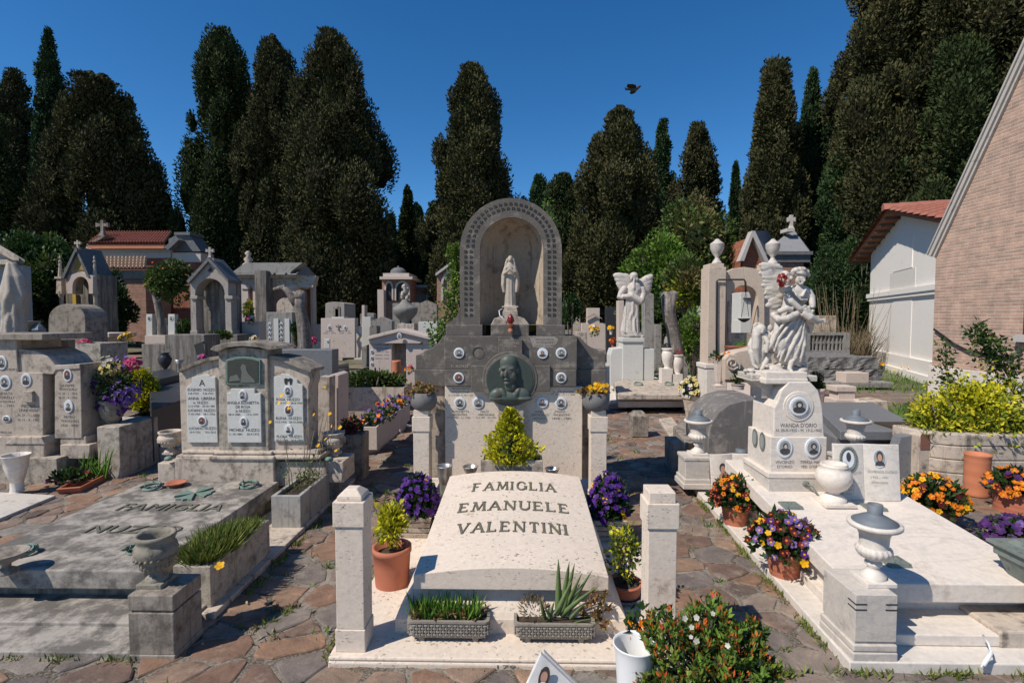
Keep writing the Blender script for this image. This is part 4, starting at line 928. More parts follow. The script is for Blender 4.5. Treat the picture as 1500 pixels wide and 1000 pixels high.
def pot_shrub(label,cx,yrim,ybot,rw,z0,top,hw,mats,D,n=700,L=.035,pm='terra',cat='potted plant',name='potted_shrub',bot=None,nb=0,taper=.9,group=None,wid=.6):
 x,y,zr=P(cx,yrim,D);r=rw*D/F;zt=P(cx,top,D)[2]
 t0=thing(name,label,cat,(x,y,z0),group)
 b=B();h=zr-z0;b.lathe([(r*taper,0),(r*(taper+.05),h*.5),(r,h*.85),(r+.006,h*.86),(r+.006,h),(r-.01,h),(r-.012,h*.8),(.0001,h*.78)],x,y,z0,30);b.done('pot',pm,t0)
 b=B();b.lathe([(r*.9,0),(.0001,.004)],x,y,z0+h*.8,16);b.done('soil','soil',t0)
 b=B();H=zt-zr;R=hw*D/F
 for q in range(5):b.tube([(x+rng.uniform(-.02,.02),y,zr-.03),(x+rng.uniform(-.5,.5)*R,y+rng.uniform(-.5,.5)*R,zr+H*.4),(x+rng.uniform(-.6,.6)*R,y+rng.uniform(-.6,.6)*R,zt-H*.15)],[.006,.005,.002],5,len(mats))
 u=sphere_pts(n);zc=zr+H*.55;blob=1+.25*np.sin(u[:,2]*6+u[:,0]*3)
 pos=np.array([x,y,zc])+u*np.array([R,R,H*.48])*(rng.uniform(.3,1.05,n)*blob)[:,None]
 for q in range(len(mats)):
  w_=(np.arange(n)%len(mats))==q;leaves(b,pos[w_],(u+np.array([0,0,.6]))[w_],L,wid,q,.5)
 b.done('foliage',mats+['bark'],t0);return t0
pot_shrub('terracotta pot with variegated yellow shrub behind the front left pillar',574,799,866,27.5,zP,738,21,['yelleaf','yelleaf','yelgreen'],GD(862,zP)+.05,900,.032,bot=1)
pot_shrub('terracotta pot with sparse yellow flowering plant behind the front right pillar',915,851,880,25,zP+.03,768,25,['yelleaf','midleaf','midleaf'],GD(884,zP)+.07,650,.03)
b=B();c=P(914,884,GD(884,zP)+.07);b.lathe([(.09,0),(.105,.02),(.1,.03),(.08,.012),(.001,.012)],c[0],c[1],zP,24);tag(b.done('plant_saucer','zinc',None,loc=(c[0],c[1],zP)),'grey round saucer under the pot behind the front right pillar','saucer')
def basket(label,x0,x1,yt,yb,D):
 xa,_,zt=P(x0,yt,D);xb=P(x1,yt,D)[0];zb=zP;dep=.13;h=zt-zb;cx=(xa+xb)/2;w_=(xb-xa)/2
 t0=thing('basket_planter',label,'planter',(cx,D+dep/2,zb),'grey basket weave planters before the central slab')
 b=B();z0=zb+.02
 def rr(w,d,z,n=5,r=.022):
  o=[]
  for sx_,sy_,a0 in((1,-1,-90),(1,1,0),(-1,1,90),(-1,-1,180)):
   for k in range(n):a=math.radians(a0+90*k/(n-1));o.append((cx+sx_*(w-r)+r*math.cos(a),D+dep/2+sy_*(d-r)+r*math.sin(a),z))
  return o
 R_=[rr(w_*.9,dep/2*.85,z0),rr(w_*.97,dep/2*.95,z0+.02),rr(w_-.004,dep/2-.002,zt-.012),rr(w_+.002,dep/2+.004,zt-.01),rr(w_+.002,dep/2+.004,zt),rr(w_-.012,dep/2-.012,zt),rr(w_-.014,dep/2-.014,zt-.03)]
 m=len(R_[0]);b.add([q for r_ in R_ for q in r_],[(i*m+k,i*m+(k+1)%m,(i+1)*m+(k+1)%m,(i+1)*m+k)for i in range(len(R_)-1)for k in range(m)]+[tuple(range(m-1,-1,-1)),tuple(range((len(R_)-1)*m,len(R_)*m))])
 for r_ in range(4):
  zz=z0+.017+r_*(h-.05)/4
  nn=13
  for k in range(nn):
   xx=xa+.012+(xb-xa-.024)*(k+(.5 if r_%2 else 0))/nn
   if xx>xb-.02:continue
   b.ell((xx+.008,D+.002,zz+.004),(.0125,.006,.0062),0,8)
   b.box(xx+.0185,xx+.023,D-.0035,D+.004,zz-.006,zz+.012)
  for k in range(4):
   yy=D+.02+k*.027
   for xe in(xa+.004,xb-.004):b.ell((xe,yy,zz+.004),(.006,.012,.0062),0,8)
 b.done('woven_box','grime2',t0)
 for sx_ in(-.66,.66):
  b=B();b.frus(cx+sx_*w_,D+dep/2,zb,z0+.012,.012,.05,.017,.055);b.done('foot','grime2',t0,.003)
 b=B();b.box(xa+.015,xb-.015,D+.015,D+dep-.015,zt-.04,zt-.015);b.done('soil','soil',t0)
 return t0,cx,D+dep/2,zt-.015,w_
Dk=GD(943,zP)
t0,cx,cy,zz,w_=basket('left basket weave planter full of grass shoots and brown sedum',596,716,909,943,Dk)
b=B();spiky(b,(cx-.02,cy,zz),260,.1,(w_*.85,.045),1.6,.1);b.done('grass','lgrass',t0)
b=B()
for k in range(46):
 p=np.array([cx+rng.uniform(-.95,.98)*w_,cy+rng.uniform(-.06,.03),zz+rng.uniform(0,.045)]);leaves(b,np.tile(p,(10,1)),rng.normal(size=(10,3))+np.array([0,-.3,.8]),.022,.65,0,.4)
for k in range(5):
 p=P(563+k*4+8*rng.random(),925+rng.uniform(0,8),Dk-.01)
b.done('sedum','succ',t0)
t0,cx,cy,zz,w_=basket('right basket weave planter with a large spiky aloe',753,872,913,945,Dk)
b=B();Dq=Dk+.065
for(x0,y0,x1,y1,ww)in((818,893,818,818,8),(824,890,834,822,8),(826,892,842,824,7),(830,894,868,834,6),(822,896,877,858,7),(826,893,853,838,6),(815,895,838,850,7),(799,905,790,873,5),(803,905,812,880,5),(808,900,798,890,5),(832,910,872,905,4),(836,900,856,884,5)):
 blade(b,P(x0,y0+6,Dq,rng.uniform(-.02,.01)),P(x1,y1,Dq,rng.uniform(-.11,-.05)),ww*Dq/F*.75,0,.12)
b.done('aloe','aloe',t0)
b=B();n=240;c=P(781,893,Dq);u=sphere_pts(n,-.2);leaves(b,np.array(c)+u*np.array([.055,.05,.05]),u+np.array([0,0,.5]),.03,.18,0);b.done('grey_cushion','dry',t0)
b=B()
for(px,py)in((852,893),(856,900),(862,886),(866,880),(874,874),(884,874),(880,886),(876,894),(870,900),(888,912),(884,918),(892,890),(878,905),(866,868),(886,866)):
 p=np.array(P(px,py,Dq,rng.uniform(-.03,.03)));leaves(b,np.tile(p,(14,1)),rng.normal(size=(14,3))+np.array([0,-.7,.5]),.026,.6,0,.2);b.tube([P(868,906,Dq),tuple(p)],.002,4)
b.done('rosettes','succ',t0)
#  left: dark weathered double grave with bronze names
kz=.05
gr=thing('family_tomb','blotchy grey slab tomb at left foreground with bronze names and a three part headstone','tomb',(-2.6,3.6,0))
Dl=GD(841,.24);Dlb=GD(707,.24);xr=X(406,Dlb);xl=X(212,Dlb)
b=B();b.box(xl,xr,Dl,Dlb,.135,.24);nslab=b.done('slab','slabgrey',gr,.008)
b=B();b.box(xl+.06,xr-.06,Dl+.08,Dlb,0,.135);b.done('slab_support','grime',gr)
Ds1=GD(977);Ds2=GD(924,.045)
b=B();b.box(xl-.3,X(190,Ds1,970),Ds1,Ds2+.02,-.1,.045);b.done('step','slabgrey',gr,.006)
b=B();b.box(xl-.3,X(200,Ds1,970)+.1,Ds2,Dl+.15,-.1,.065);b.done('step','slabgrey',gr,.006)
b=B();b.box(xr-.0,X(308,GD(894,kz),890)+.055,Ds1+.32,GD(681,.05),-.1,kz);b.done('kerb','grimeL',gr,.006)
def on_slab(b,word,x0,x1,yb,yt,z,h=.008,serif=False):
 A=G(x0,yb,z);Bq=G(x1,yb,z);C=G(x0,yt,z);v,f=glyphs(word)
 W=Bq[0]-A[0];H=C[1]-A[1]
 top=[(A[0]+a*W,A[1]+c*H,z+h)for a,c in v];bot=[(q[0],q[1],z-.001)for q in top]
 n=len(v);b.add(top+bot,f)
 from collections import Counter
 ed=Counter();
 for p in f:
  for i in range(len(p)):ed[(p[i],p[(i+1)%len(p)])]+=1
 b.add(top+bot,[(i,i+n,j+n,j)for(i,j)in ed if(j,i)not in ed])
for wd_,x0,x1,yb_,yt_ in(('FAMIGLIA',168,322,748,738),('NUZZO',120,258,781,770)):
 b=B();on_slab(b,wd_,x0,x1,yb_,yt_,.24);b.done('raised_lettering','letter',nslab)
def wreath(cx,cy,rx,z,label,par):
 x,y,_=G(cx,cy,z);r=rx*y/F;b=B()
 t0=thing('bronze_wreath',label,'ornament',(x,y,z),'bronze wreaths on the grey slab')
 b.tube([(x+r*math.cos(a),y+r*math.sin(a)*1.0,z+.02+.012*math.sin(a))for a in np.linspace(0,2*math.pi,20)],.012,7);b.done('ring','verdi',t0)
 b=B();n=60;a=rng.uniform(0,6.28,n);leaves(b,np.stack([x+r*np.cos(a),y+r*np.sin(a),np.full(n,z+.025)],1),np.stack([-np.sin(a),np.cos(a),np.full(n,.3)],1),.035,.5,0,.4);b.done('leaves','verdi',t0)
wreath(223,716,11,.24,'bronze wreath at the far left corner of the grey slab',gr);wreath(365,713,11,.24,'bronze wreath at the far right corner of the grey slab',gr)
wreath(35,811,14,.24,'bronze wreath at the near left corner of the grey slab',gr);wreath(203,807,13,.24,'bronze wreath behind the stone urn on the grey slab',gr)
b=B();x,y,_=G(286,724,.24)
for a0 in(0,1.57,3.14,4.71):
 pts=[(x+.0,y)]+[(x+.13*math.cos(a0+q)*k,y+.16*math.sin(a0+q)*k)for q,k in((-.5,1),(-.2,.85),(0,.95),(.2,.85),(.5,1))]
 b.plan(pts,.24,.252+.001*a0)
tag(b.done('bronze_cross','verdi',None,bevel=.002,loc=(x,y,.24)),'flat green bronze cross lying above the FAMIGLIA lettering on the grey slab','ornament')
b=B();x,y,_=G(272,705,.24);y-=.12;b.lathe([(.045,0),(.06,.02),(.075,.028),(.08,.034),(.07,.034),(.05,.02),(.001,.018)],x,y,.24,24,0,9,.04);tag(b.done('terracotta_saucer','terra',None,loc=(x,y,.24)),'broken terracotta saucer at the foot of the headstone on the grey slab','saucer')
b=B();x,y,_=G(10,838,.24);b.lathe([(.05,0),(.05,.012),(.02,.03),(.02,.05),(.07,.075),(.1,.11),(.095,.11),(.06,.085),(.001,.07)],x,y,.24,28);tag(b.done('shallow_bowl','grime',None,loc=(x,y,.24)),'pale shallow stone bowl vase cut by the left frame edge','bowl')
Dpd=GD(977);px0,px1=X(188,Dpd,920),X(254.5,Dpd,920);ztp=P(220,872,Dpd)[2];dpp=.215
t0=thing('stone_pedestal','weathered square grey pedestal at the front right corner of the grey slab tomb','pedestal',((px0+px1)/2,Dpd+dpp/2,0))
b=B();h=ztp;b.box(px0-.002,px1+.004,Dpd-.004,Dpd+dpp+.004,-.05,h*.12);b.box(px0,px1,Dpd,Dpd+dpp,h*.12,h*.74);b.box(px0+.008,px1-.008,Dpd+.008,Dpd+dpp-.008,h*.74,h*.77);b.box(px0,px1,Dpd,Dpd+dpp,h*.77,h);b.done('block','grime',t0,.008)
URN=[(.055,0),(.055,.012),(.042,.02),(.028,.035),(.024,.05),(.034,.058),(.075,.082),(.1,.112),(.108,.14),(.1,.165),(.088,.172),(.094,.19),(.1,.2),(.1,.214),(.085,.214),(.075,.19),(.07,.15),(.001,.14)]
def urn(label,cx,cy,z0,H,mat,name='stone_urn',beads=True,R=1.,group=None,base=.058):
 k=H/.234;t0=thing(name,label,'urn',(cx,cy,z0),group)
 b=B();b.box(cx-base*k,cx+base*k,cy-base*k,cy+base*k,z0,z0+.02*k);b.done('foot_block',mat,t0,.003)
 b=B();b.lathe([(r*k*R,z*k+.02*k)for r,z in URN],cx,cy,z0,40)
 if beads:
  for q in range(22):
   a=2*math.pi*q/22;b.ell((cx+.1*k*R*math.cos(a),cy+.1*k*R*math.sin(a),z0+.134*k),(.0095*k,)*3,0,6)
   b.ell((cx+.07*k*R*math.cos(a),cy+.07*k*R*math.sin(a),z0+.099*k),(.012*k,.012*k,.02*k),0,6)
 b.done('bowl',mat,t0);return t0
Du=Dpd+.115;urn('weathered beaded stone urn on the front left pedestal',X(230,Du,850),Du,ztp,P(235,781,Du)[2]-ztp,'grimeU',R=.84)
Dg=GD(894,kz);Dge=Dg*(765-308)/(765-397)
t0,xa,xb,zb,zt=trough('long stone planter full of wild grass and yellow daisies beside the grey slab',253,308,829,894,Dg,Dge-Dg,'travd2',wall=.035)
b=B();n=3400;pos=np.stack([rng.uniform(xa+.04,xb-.03,n),rng.uniform(Dg+.04,Dge-.04,n),np.full(n,zt-.04)],1)
hh=.055+.05*(np.sin(pos[:,1]*7)*.5+.5);a=rng.uniform(0,6.28,n)
leaves(b,pos,np.stack([np.cos(a)*.6,np.sin(a)*.6,np.full(n,1)],1),hh*1.5,.07,0,.25);b.done('grass','grass',t0)
b=B();pos=[P(339,792,Dg+.38),P(322,828.5,Dg-.02),P(285,814,Dg+.1)];flowers(b,np.array(pos),np.tile([0,-.6,.8],(3,1)),np.array([.018,.022,.01]),(0,0));
for p in pos[:2]:b.tube([(p[0]-.02,p[1]+.03,zt-.04),p],.0012,4,1)
b.done('daisies',['yellow','grass'],t0)
Dq=GD(775,kz);Dqe=Dq*(765-440)/(765-488)
t0,xa,xb,zb,zt=trough('long grey concrete planter, nearly empty, beside the three part headstone',397,440,726,775,Dq,Dqe-Dq,'conc3',wall=.03)
b=B()
for k in range(15):
 x0=rng.uniform(xa+.02,xb-.02);y0=rng.uniform(Dq+.1,Dqe-.06);hgt=rng.uniform(.15,.6);p1=(x0+rng.uniform(-.12,.16),y0+rng.uniform(-.1,.1),zt+hgt);b.tube([(x0,y0,zt-.05),((x0+p1[0])/2+.02,y0,zt+hgt*.5),p1],.0028,4)
for k in range(240):
 pass
n=300;pos=np.stack([rng.uniform(xa,xb,n),rng.uniform(Dq+.08,Dqe,n),zt+rng.uniform(-.05,.28,n)*rng.uniform(0,1,n)],1);leaves(b,pos,rng.normal(size=(n,3))+np.array([0,0,.6]),.035,.35,1)
b.done('daisy_plant',['dry','midleaf'],t0)
b=B();FP=[(475,567),(460,607),(483,606),(445,625),(413,579),(422,590),(409,590),(396,618),(424,597),(466,652),(477,643),(492,660),(498,626),(486,624)]
flowers(b,np.array([P(a,c,Dqe-.2-.25*rng.random())for a,c in FP]),np.tile([-.2,-.7,.6],(len(FP),1)),.017,(0,0));b.done('daisies',['yellow'],t0)
pot_shrub('ragged terracotta pot with weeds left of the concrete planter',419,690,712,13,.05,648,20,['midleaf','midleaf','rusty'],GD(712,.05),260,.03)
Dh=Dlb+.02;zs=.24
b=B();b.pb(256,401,671,707,Dh-.02,.5,0);b.pb(401,478,676,712,Dh+.03,.4,0);b.pb(231,257,678,707,Dh+.04,.35);b.pb(471,503,676,707,Dh+.06,.3)
b.done('plinth','grimeL',gr,.008)
b=B();
for(x0,x1,dy)in((258,322,.0),(308,404,-.025),(392,470,.0)):
 z0=P(330,672,Dh)[2];z1=P(330,661,Dh)[2];za=X(x0,Dh,665);zb2=X(x1,Dh,665)
 b.box(za,zb2,Dh-.01+dy,Dh+.4,z0-.005,(z0+z1)/2);b.box(za+.03,zb2-.03,Dh+.02+dy,Dh+.38,(z0+z1)/2,z1)
b.done('moulding','grimeL',gr,.014)
Dq2=Dh+.05
b=B();b.pprism([(266,662),(263,562),(262,545),(268,540),(285,531),(305,525),(322,524),(322,662)],Dq2+.02,.22)
b.pprism([(393,662),(393,523),(410,523),(430,530),(443,536),(453,543),(455,558),(452,566),(452,662)],Dq2+.02,.22);b.done('wing','grimeL',gr,.006)
b=B();b.pprism([(321,662),(320,512),(355,508),(392,512),(394,662)],Dq2-.01,.27);b.done('centre_block','travd2',gr,.006)
b=B();b.pprism([(307,512),(312,507),(325,503),(340,500.5),(360,500.5),(385,503),(403,507),(408,511),(392,513),(380,509),(355,507),(332,509),(319,516)],Dq2-.06,.36);b.done('curved_cap','grime',gr,.005)
b=B();b.pprism([(262,546),(262,541),(285,530),(305,523.5),(322,521),(322,526),(300,530),(282,537)],Dq2-.01,.3);b.done('coping','grime',gr,.004)
b=B();b.pprism([(455,546),(456,541),(440,532),(420,524),(400,521),(393,521),(393,526),(412,529),(436,539)],Dq2-.01,.3);b.done('coping','grime',gr,.004)
b=B();b.pprism([(275,648),(272.5,567),(280,562),(281,553),(300,548),(307,549),(307,551),(315,552),(319,648)],Dq2-.0,.03);p1=b.done('plaque','plaque',gr,.003)
b=B();b.pprism([(334,648),(332,575),(338,575),(338,569),(373,569),(373,576),(381.5,576),(383,648)],Dq2-.03,.03);p2=b.done('plaque','plaque',gr,.003)
b=B();b.pprism([(402,646),(401,552),(411,550),(412,547),(423,549),(435,556),(436,561),(443,564),(445,646)],Dq2-.0,.03);p3=b.done('plaque','plaque',gr,.003)
K='ink2'
inscr(p1,[('A',296,560.5,9,9.5),('EUGENIO  NUZZO',295,570.5,41,4),('3-8-1925     5-8-1933',294,576,38,3),('ANNA  LIBRERA',295.5,583.3,41,4.2),('in  NUZZO',294,589.3,22,4),('21-5-1928    29-10-1989',295,594.6,40,3),('LUCIANO  NUZZO',295.5,600.8,41,4),('7-10-1960    28-1-1956',295.5,606.2,40,3),('LUCIANO NUZZO',297,627,41,4),('24-9-1922      29-6-2012',297,632.6,40,3)],Dq2,K)
inscr(p2,[('ANGELA ELISABETTA',356,589.6,48,4.3),('DE ROSA',356,595.6,22,4.2),('in NUZZO',356,601.6,22,4),('28-4-1885       17-5-1977',356.5,606.8,45,3),('MICHELE  NUZZO',358,629.5,45,4.2),('11-10-1883     28-4-1975',357.5,635.5,45,3)],Dq2-.03,K)
inscr(p3,[('ROSA  NUZZO',422,584.7,35,4),('27-10-1911   28-8-1944',423,590,40,3),('ELENA  NUZZO',423,612.3,38,4),('13-5-1916   28-10-2000',423,617.8,40,3),('FLORA  NUZZO',424,639,38,4),('29-7-1906   24-4-1993',424,644.4,40,3)],Dq2,K)
portrait(p1,296.5,616,7,7.5,Dq2,2);portrait(p2,356,578.5,6,8,Dq2-.03,0);portrait(p2,357.5,617.5,6,8,Dq2-.03,3);portrait(p3,422,572.5,6,8,Dq2,1);portrait(p3,422.5,600,6,8,Dq2,2);portrait(p3,423,628.5,6,8,Dq2,4)
b=B();b.pprism([(417,562),(416,555),(419,553.5),(422,555),(425,553.5),(428,555),(427,562),(424.5,563.5),(424,558),(420.5,558),(420,563.5)],Dq2-.004,.004);b.done('omega_sign','ink2',p3)
b=B();b.pprism([(330,527),(342,523),(356,522),(370,523),(381,527),(381,563),(330,563)],Dq2-.03,.03,0);b.done('case_frame','verdi',gr,.003)
b=B();b.pprism([(333,529),(345,526),(356,525),(368,526),(378,529),(378,560),(333,560)],Dq2-.034,.003,0)
b.pprism([(352,560),(354,545),(352,538),(355,533),(360,535),(361,542),(364,548),(372,556),(374,560)],Dq2-.036,.001,1);b.pprism([(335,559),(337,551),(347,548),(352,557)],Dq2-.037,.001,1);b.done('glass_case',['glassd','photo2'],gr)
for cx,cy in((247,671),(482,672)):
 b=B();c=P(cx,cy,Dh+.03);b.lathe([(.022,0),(.03,.01),(.03,.022),(.015,.035),(.001,.036)],c[0],c[1],c[2]-.018,12,0,6,.2);b.done('bronze_rosette','verdi',gr)
urn('worn stone urn just left of the three part headstone',X(250,Dh+.2,640),Dh+.2,P(250,664,Dh+.2)[2],.2,'grimeL',R=1.1);urn('worn stone urn just right of the three part headstone',X(489,Dh+.25,650),Dh+.25,P(489,668,Dh+.2)[2],.2,'grimeL',R=1.1)
#  far left family stele
Dt=5.0
tr=thing('family_stele','tall stepped beige family headstone cut by the left edge, with oval photographs','tomb',(P(40,700,Dt)[0],Dt,0))
b=B();b.pb(-60,84,671,728,Dt-.12,1.0);b.pb(84,132,671,700,Dt+.12,.7);b.pb(84,130,655,728,Dt+.3,.6);b.done('base','travd2',tr,.006)
b=B();b.pprism([(-60,672),(-60,640),(20,640),(65,650),(65,672)],Dt-.06,.7);b.pprism([(5,651),(22,640),(60,640),(66,651)],Dt-.07,.6)
b.pb(88,132,651,672,Dt-.0,.6);b.pb(88,126,639,651,Dt+.04,.5);b.pb(60,90,645,672,Dt+.14,.4);b.done('plinth','pinkt',tr,.008)
b=B();b.pprism([(-60,642),(-60,496),(24,496),(24,511),(26,545),(63,546),(63,642)],Dt,.5);b.pb(60,84,548,645,Dt+.18,.3);b.pprism([(80,642),(80,537),(118,537),(120,642)],Dt+.03,.42)
b.pprism([(25,548),(25,511),(50,513),(70,522),(81,535),(117,533),(117,540),(82,542),(78,548)],Dt+.02,.46);b.done('headstone','pinkt',tr,.006)
b=B();b.pb(-60,62,489,498,Dt-.05,.62);b.pprism([(24,512),(24,500),(62,499),(62,513)],Dt+.3,.4);b.done('dark_cap','grime',tr,.005)
for cx,cy,rx,ry,k in((3,531,8,11,0),(39,556.5,8,10.5,0),(8,560,9,11,1),(10,613,6.5,5,3)):portrait(tr,cx,cy,rx,ry,Dt,k)
for cx,cy,rx,ry,k in((99.5,549,6.5,10,2),(101,595,7,10,4)):portrait(tr,cx,cy,rx,ry,Dt+.03,k)
inscr(tr,[('PIETRO',41.5,594.3,21,4.2),('SPARVIERI',41.5,600.8,29,4.2),('N. 21 - 1 - 1890',42,607.7,33,4),('M. 11 - 4 - 1962',42,614.7,33,4)],Dt)
inscr(tr,[('RENATA',8,576,22,4),('GORELLI',8,582,26,4),('TRANQUILLI',6,588,32,4),('1921 - 1991',6,594,30,3.6)],Dt)
inscr(tr,[('SOFRONIA',3,528+20,26,3.6),('SPARVIERI',8,541+0,34,3.6)][1:],Dt)
inscr(tr,[('GIUSEPPE',98.5,564.5,22,3.6),('TRANQUILLI',99.5,570,27,3.8),('N. 20 - 1 - 1914',99.5,576.3,28,3.4),('M. 25 - 4 - 1962',99.5,582,28,3.4)],Dt+.03)
inscr(tr,[('PIETRO',101.5,610.5,16,4),('TRANQUILLI',102,616.5,27,4),('1920 - 2000',102,622.7,26,3.6)],Dt+.03)
inscr(tr,[('FAMIGLIA',5,633,26,3.8),('SPARVIERI',4,638.5,28,3.8)],Dt)
b=B();b.pb(33,47,573,589,Dt-.03,.03,0);b.done('lamp_bracket','travd',tr,.003)
b=B();b.plan([G(-40,722,.02)[:2],G(82,729,.02)[:2],G(-20,772,.02)[:2],G(-90,770,.02)[:2]],-.05,.046);tag(b.done('marble_kerb','marbgrey',None,.005,loc=G(20,740)),'strip of white marble kerb in front of the left stele','kerb')
cone_vase('tall white fluted stone vase standing before the left stele',23,666,731,18.5,GD(731,.03)+.08,'marble',z0=.046,ratio=.45)
c1=G(82,729,0);t0=thing('plant_tray','long terracotta tray holding flower pots beside the left stele','tray',(P(130,715,5)[0],5.2,0))
A,Bp,C,Dd=G(82,729)[:2],G(117,726)[:2],G(182,691)[:2],G(150,690)[:2]
def skewbox(b,pts,z0,z1,ins,mi=0):
 cxx=sum(p[0]for p in pts)/4;cyy=sum(p[1]for p in pts)/4
 inn=[(cxx+(p[0]-cxx)*ins,cyy+(p[1]-cyy)*ins)for p in pts]
 v=[(p[0],p[1],z0)for p in inn]+[(p[0],p[1],z1)for p in pts]+[(p[0],p[1],z1)for p in inn]+[(p[0],p[1],z0+.015)for p in inn]
 b.add(v,[(0,1,5,4),(1,2,6,5),(2,3,7,6),(3,0,4,7),(4,5,9,8),(5,6,10,9),(6,7,11,10),(7,4,8,11),(8,9,13,12),(9,10,14,13),(10,11,15,14),(11,8,12,15),(12,13,14,15),(3,2,1,0)],mi)
b=B();skewbox(b,[A,Bp,C,Dd],0.01,.075,.9);b.done('tray','terra',t0)
pot_pansy('pale clay pot of red cyclamen at the near end of the terracotta tray',100,700,718,15,.03,24,686,[('redf','redf',.5),('pinkf','redf',.15)],D=4.8,nf=14,fs=.02,pm='terra3',fbot=701,group=None,name='potted_cyclamen',nl=240)
pot_pansy('small clay pot with dark foliage at the far end of the terracotta tray',163,684,702,12,.03,17,660,[('pinkf','pinkf',.1)],D=5.28,nf=10,fs=.015,pm='terra3',fbot=684,group=None,name='potted_plant',nl=200)
t0=thing('daffodil_clump','tall strappy green daffodil leaves rising from the terracotta tray','plant',P(140,700,5.03)[:2]+(.05,))
b=B()
for k in range(46):
 px=rng.uniform(122,156);D=5.03+rng.uniform(-.1,.08);blade(b,P(px,700,D),P(px+rng.uniform(-22,22),rng.uniform(652,680),D),.011,0,rng.uniform(0,.35),4)
b.done('leaves','lgrass',t0)
b=B();blade(b,P(108,722,4.8),P(127,684,4.95),.006,0,0,2);b.done('leaves','dry',t0)
t0=thing('stone_pedestal','brown streaked pedestal block carrying the urn with the big bouquet','pedestal',P(165,690,5.9)[:2]+(0,))
Db1=GD(690)*.93
b=B();b.pb(143,176,625,708,Db1,.55,0);b.done('block','travd2',t0,.008)
t1=thing('stone_pedestal','taller shaded stone block behind the left stele and beside the bouquet','pedestal',P(135,650,6.4)[:2]+(0,))
b=B();b.pb(115,150,544,700,5.75,.3);b.done('block','grime',t1,.008)
t0=thing('flower_urn','large brown stone urn overflowing with violet, cream and pink artificial flowers','urn',P(166,626,Db1+.2)[:2]+(P(166,626,Db1+.1)[2],))
x,y,z0=P(165,627,Db1+.2);k=(P(165,585,Db1+.2)[2]-z0)
b=B();b.lathe([(.3*k,0),(.3*k,.06*k),(.14*k,.14*k),(.16*k,.2*k),(.32*k,.42*k),(.38*k,.68*k),(.34*k,.86*k),(.4*k,.95*k),(.4*k,k),(.33*k,k),(.001,.9*k)],x,y,z0,30);b.done('urn_bowl','grimeU',t0)
b=B();mats=[]
D_=Db1+.2
for(cx,cy,rx,ry,mt,n,fs)in((168,590,22,20,'violet',60,.022),(182,573,18,20,'lilac',70,.024),(150,565,20,16,'purple',45,.022),(165,540,18,12,'cream2',45,.024),(155,552,10,10,'cream2',18,.024),(181,530,12,12,'lilac',20,.02),(194,532,11,9,'pinkf',38,.024),(155,530,12,10,'whitef',10,.02),(183,585,12,10,'lilac',30,.026),(150,592,14,12,'purple',26,.022)):
 u=sphere_pts(n);c=P(cx,cy,D_);q=D_/F;a=len(mats);mats.append(mt);flowers(b,np.array(c)+u*np.array([rx*q,ry*q,ry*q])*rng.uniform(.7,1.05,(n,1)),u+np.array([-.2,-.6,.3]),fs,(a,a))
b.done('blossoms',mats,t0)
b=B();n=700;u=sphere_pts(n);c=P(167,562,D_);q=D_/F;leaves(b,np.array(c)+u*np.array([30*q,24*q,34*q])*rng.uniform(.3,.92,(n,1)),u,.05,.5);b.done('foliage','dkleaf',t0)
bush('bright yellow euonymus bush growing in the white trough behind the bouquet urn',207,534,612,26,6.9,['yelleaf','yelgreen','yelleaf','yelgreen'],4200,.045,'yellow_shrub',lobes=18,z0=.3)
t0,xa,xb,zb,zt=trough('low white ribbed stone trough under the yellow euonymus',176,245,611,640,6.6,.5,'marbwarm')
trough('rough brown stone planter box with chipped rim behind the left stele',95,147,503,541,6.6,.45,'travd2',name='stone_planter')
b=B();n=24;u=sphere_pts(n,0);c=P(124,502,6.8);flowers(b,np.array(c)+u*np.array([.07,.07,.04]),u,.022,(0,0));tag(b.done('pink_blooms',['pinkf'],None,loc=c),'small bunch of pink flowers on the chipped stone planter','flowers')
b=B();D_=5.6;b.pb(230,264,655,676,D_,.3);b.frus(X(248,D_,650),D_+.15,P(248,655,D_)[2],P(248,642,D_)[2],.12,.12,.015,.015);tag(b.done('low_block','grimeL',None,.005,loc=P(248,676,D_)),'low pyramid topped stone block left of the three part headstone','block')
#  right: pale marble tomb with the sculpted pedestal
Dm=2.55;zt0=P(1400,855,Dm)[2];xL=X(1298,Dm,855);
Dm1=3.62;zt1=P(1113,720,Dm1)[2];xL=X(1113,Dm1,720);xR=xL+.97
xLf=xL-.06
mt=thing('family_tomb','warm white marble tomb at right with long sloping slab, stepped kerb and inscribed pedestal','tomb',(2.2,3.4,0))
def slope(y):return zt0+(zt1-zt0)*(y-Dm)/(Dm1-Dm)
def slabbox(b,xa,xb,ya,yb,th,dx=0):
 v=[(xa+dx,ya,slope(ya)-th),(xb,ya,slope(ya)-th),(xb,yb,slope(yb)-th),(xa,yb,slope(yb)-th),(xa+dx,ya,slope(ya)),(xb,ya,slope(ya)),(xb,yb,slope(yb)),(xa,yb,slope(yb))]
 b.add(v,[(3,2,1,0),(4,5,6,7),(0,1,5,4),(1,2,6,5),(2,3,7,6),(3,0,4,7)])
b=B();slabbox(b,xL,xR,Dm,4.25,.095,-.05);mslab=b.done('slab','marbwarm',mt,.006)
b=B();v0=slope(Dm)-.1;b.plan([(xL+.02,Dm+.1),(xR-.07,Dm+.1),(xR-.07,4.2),(xL+.07,4.2)],0,v0-.002);b.done('slab_support','marbwarm',mt)
fD1=GD(984);fD2=GD(932,.09)
zS1=P(1400,971,fD1)[2];lx0=X(1252,fD1,975);
lA=G(1010,706,zS1);lB=G(1238,962,zS1)
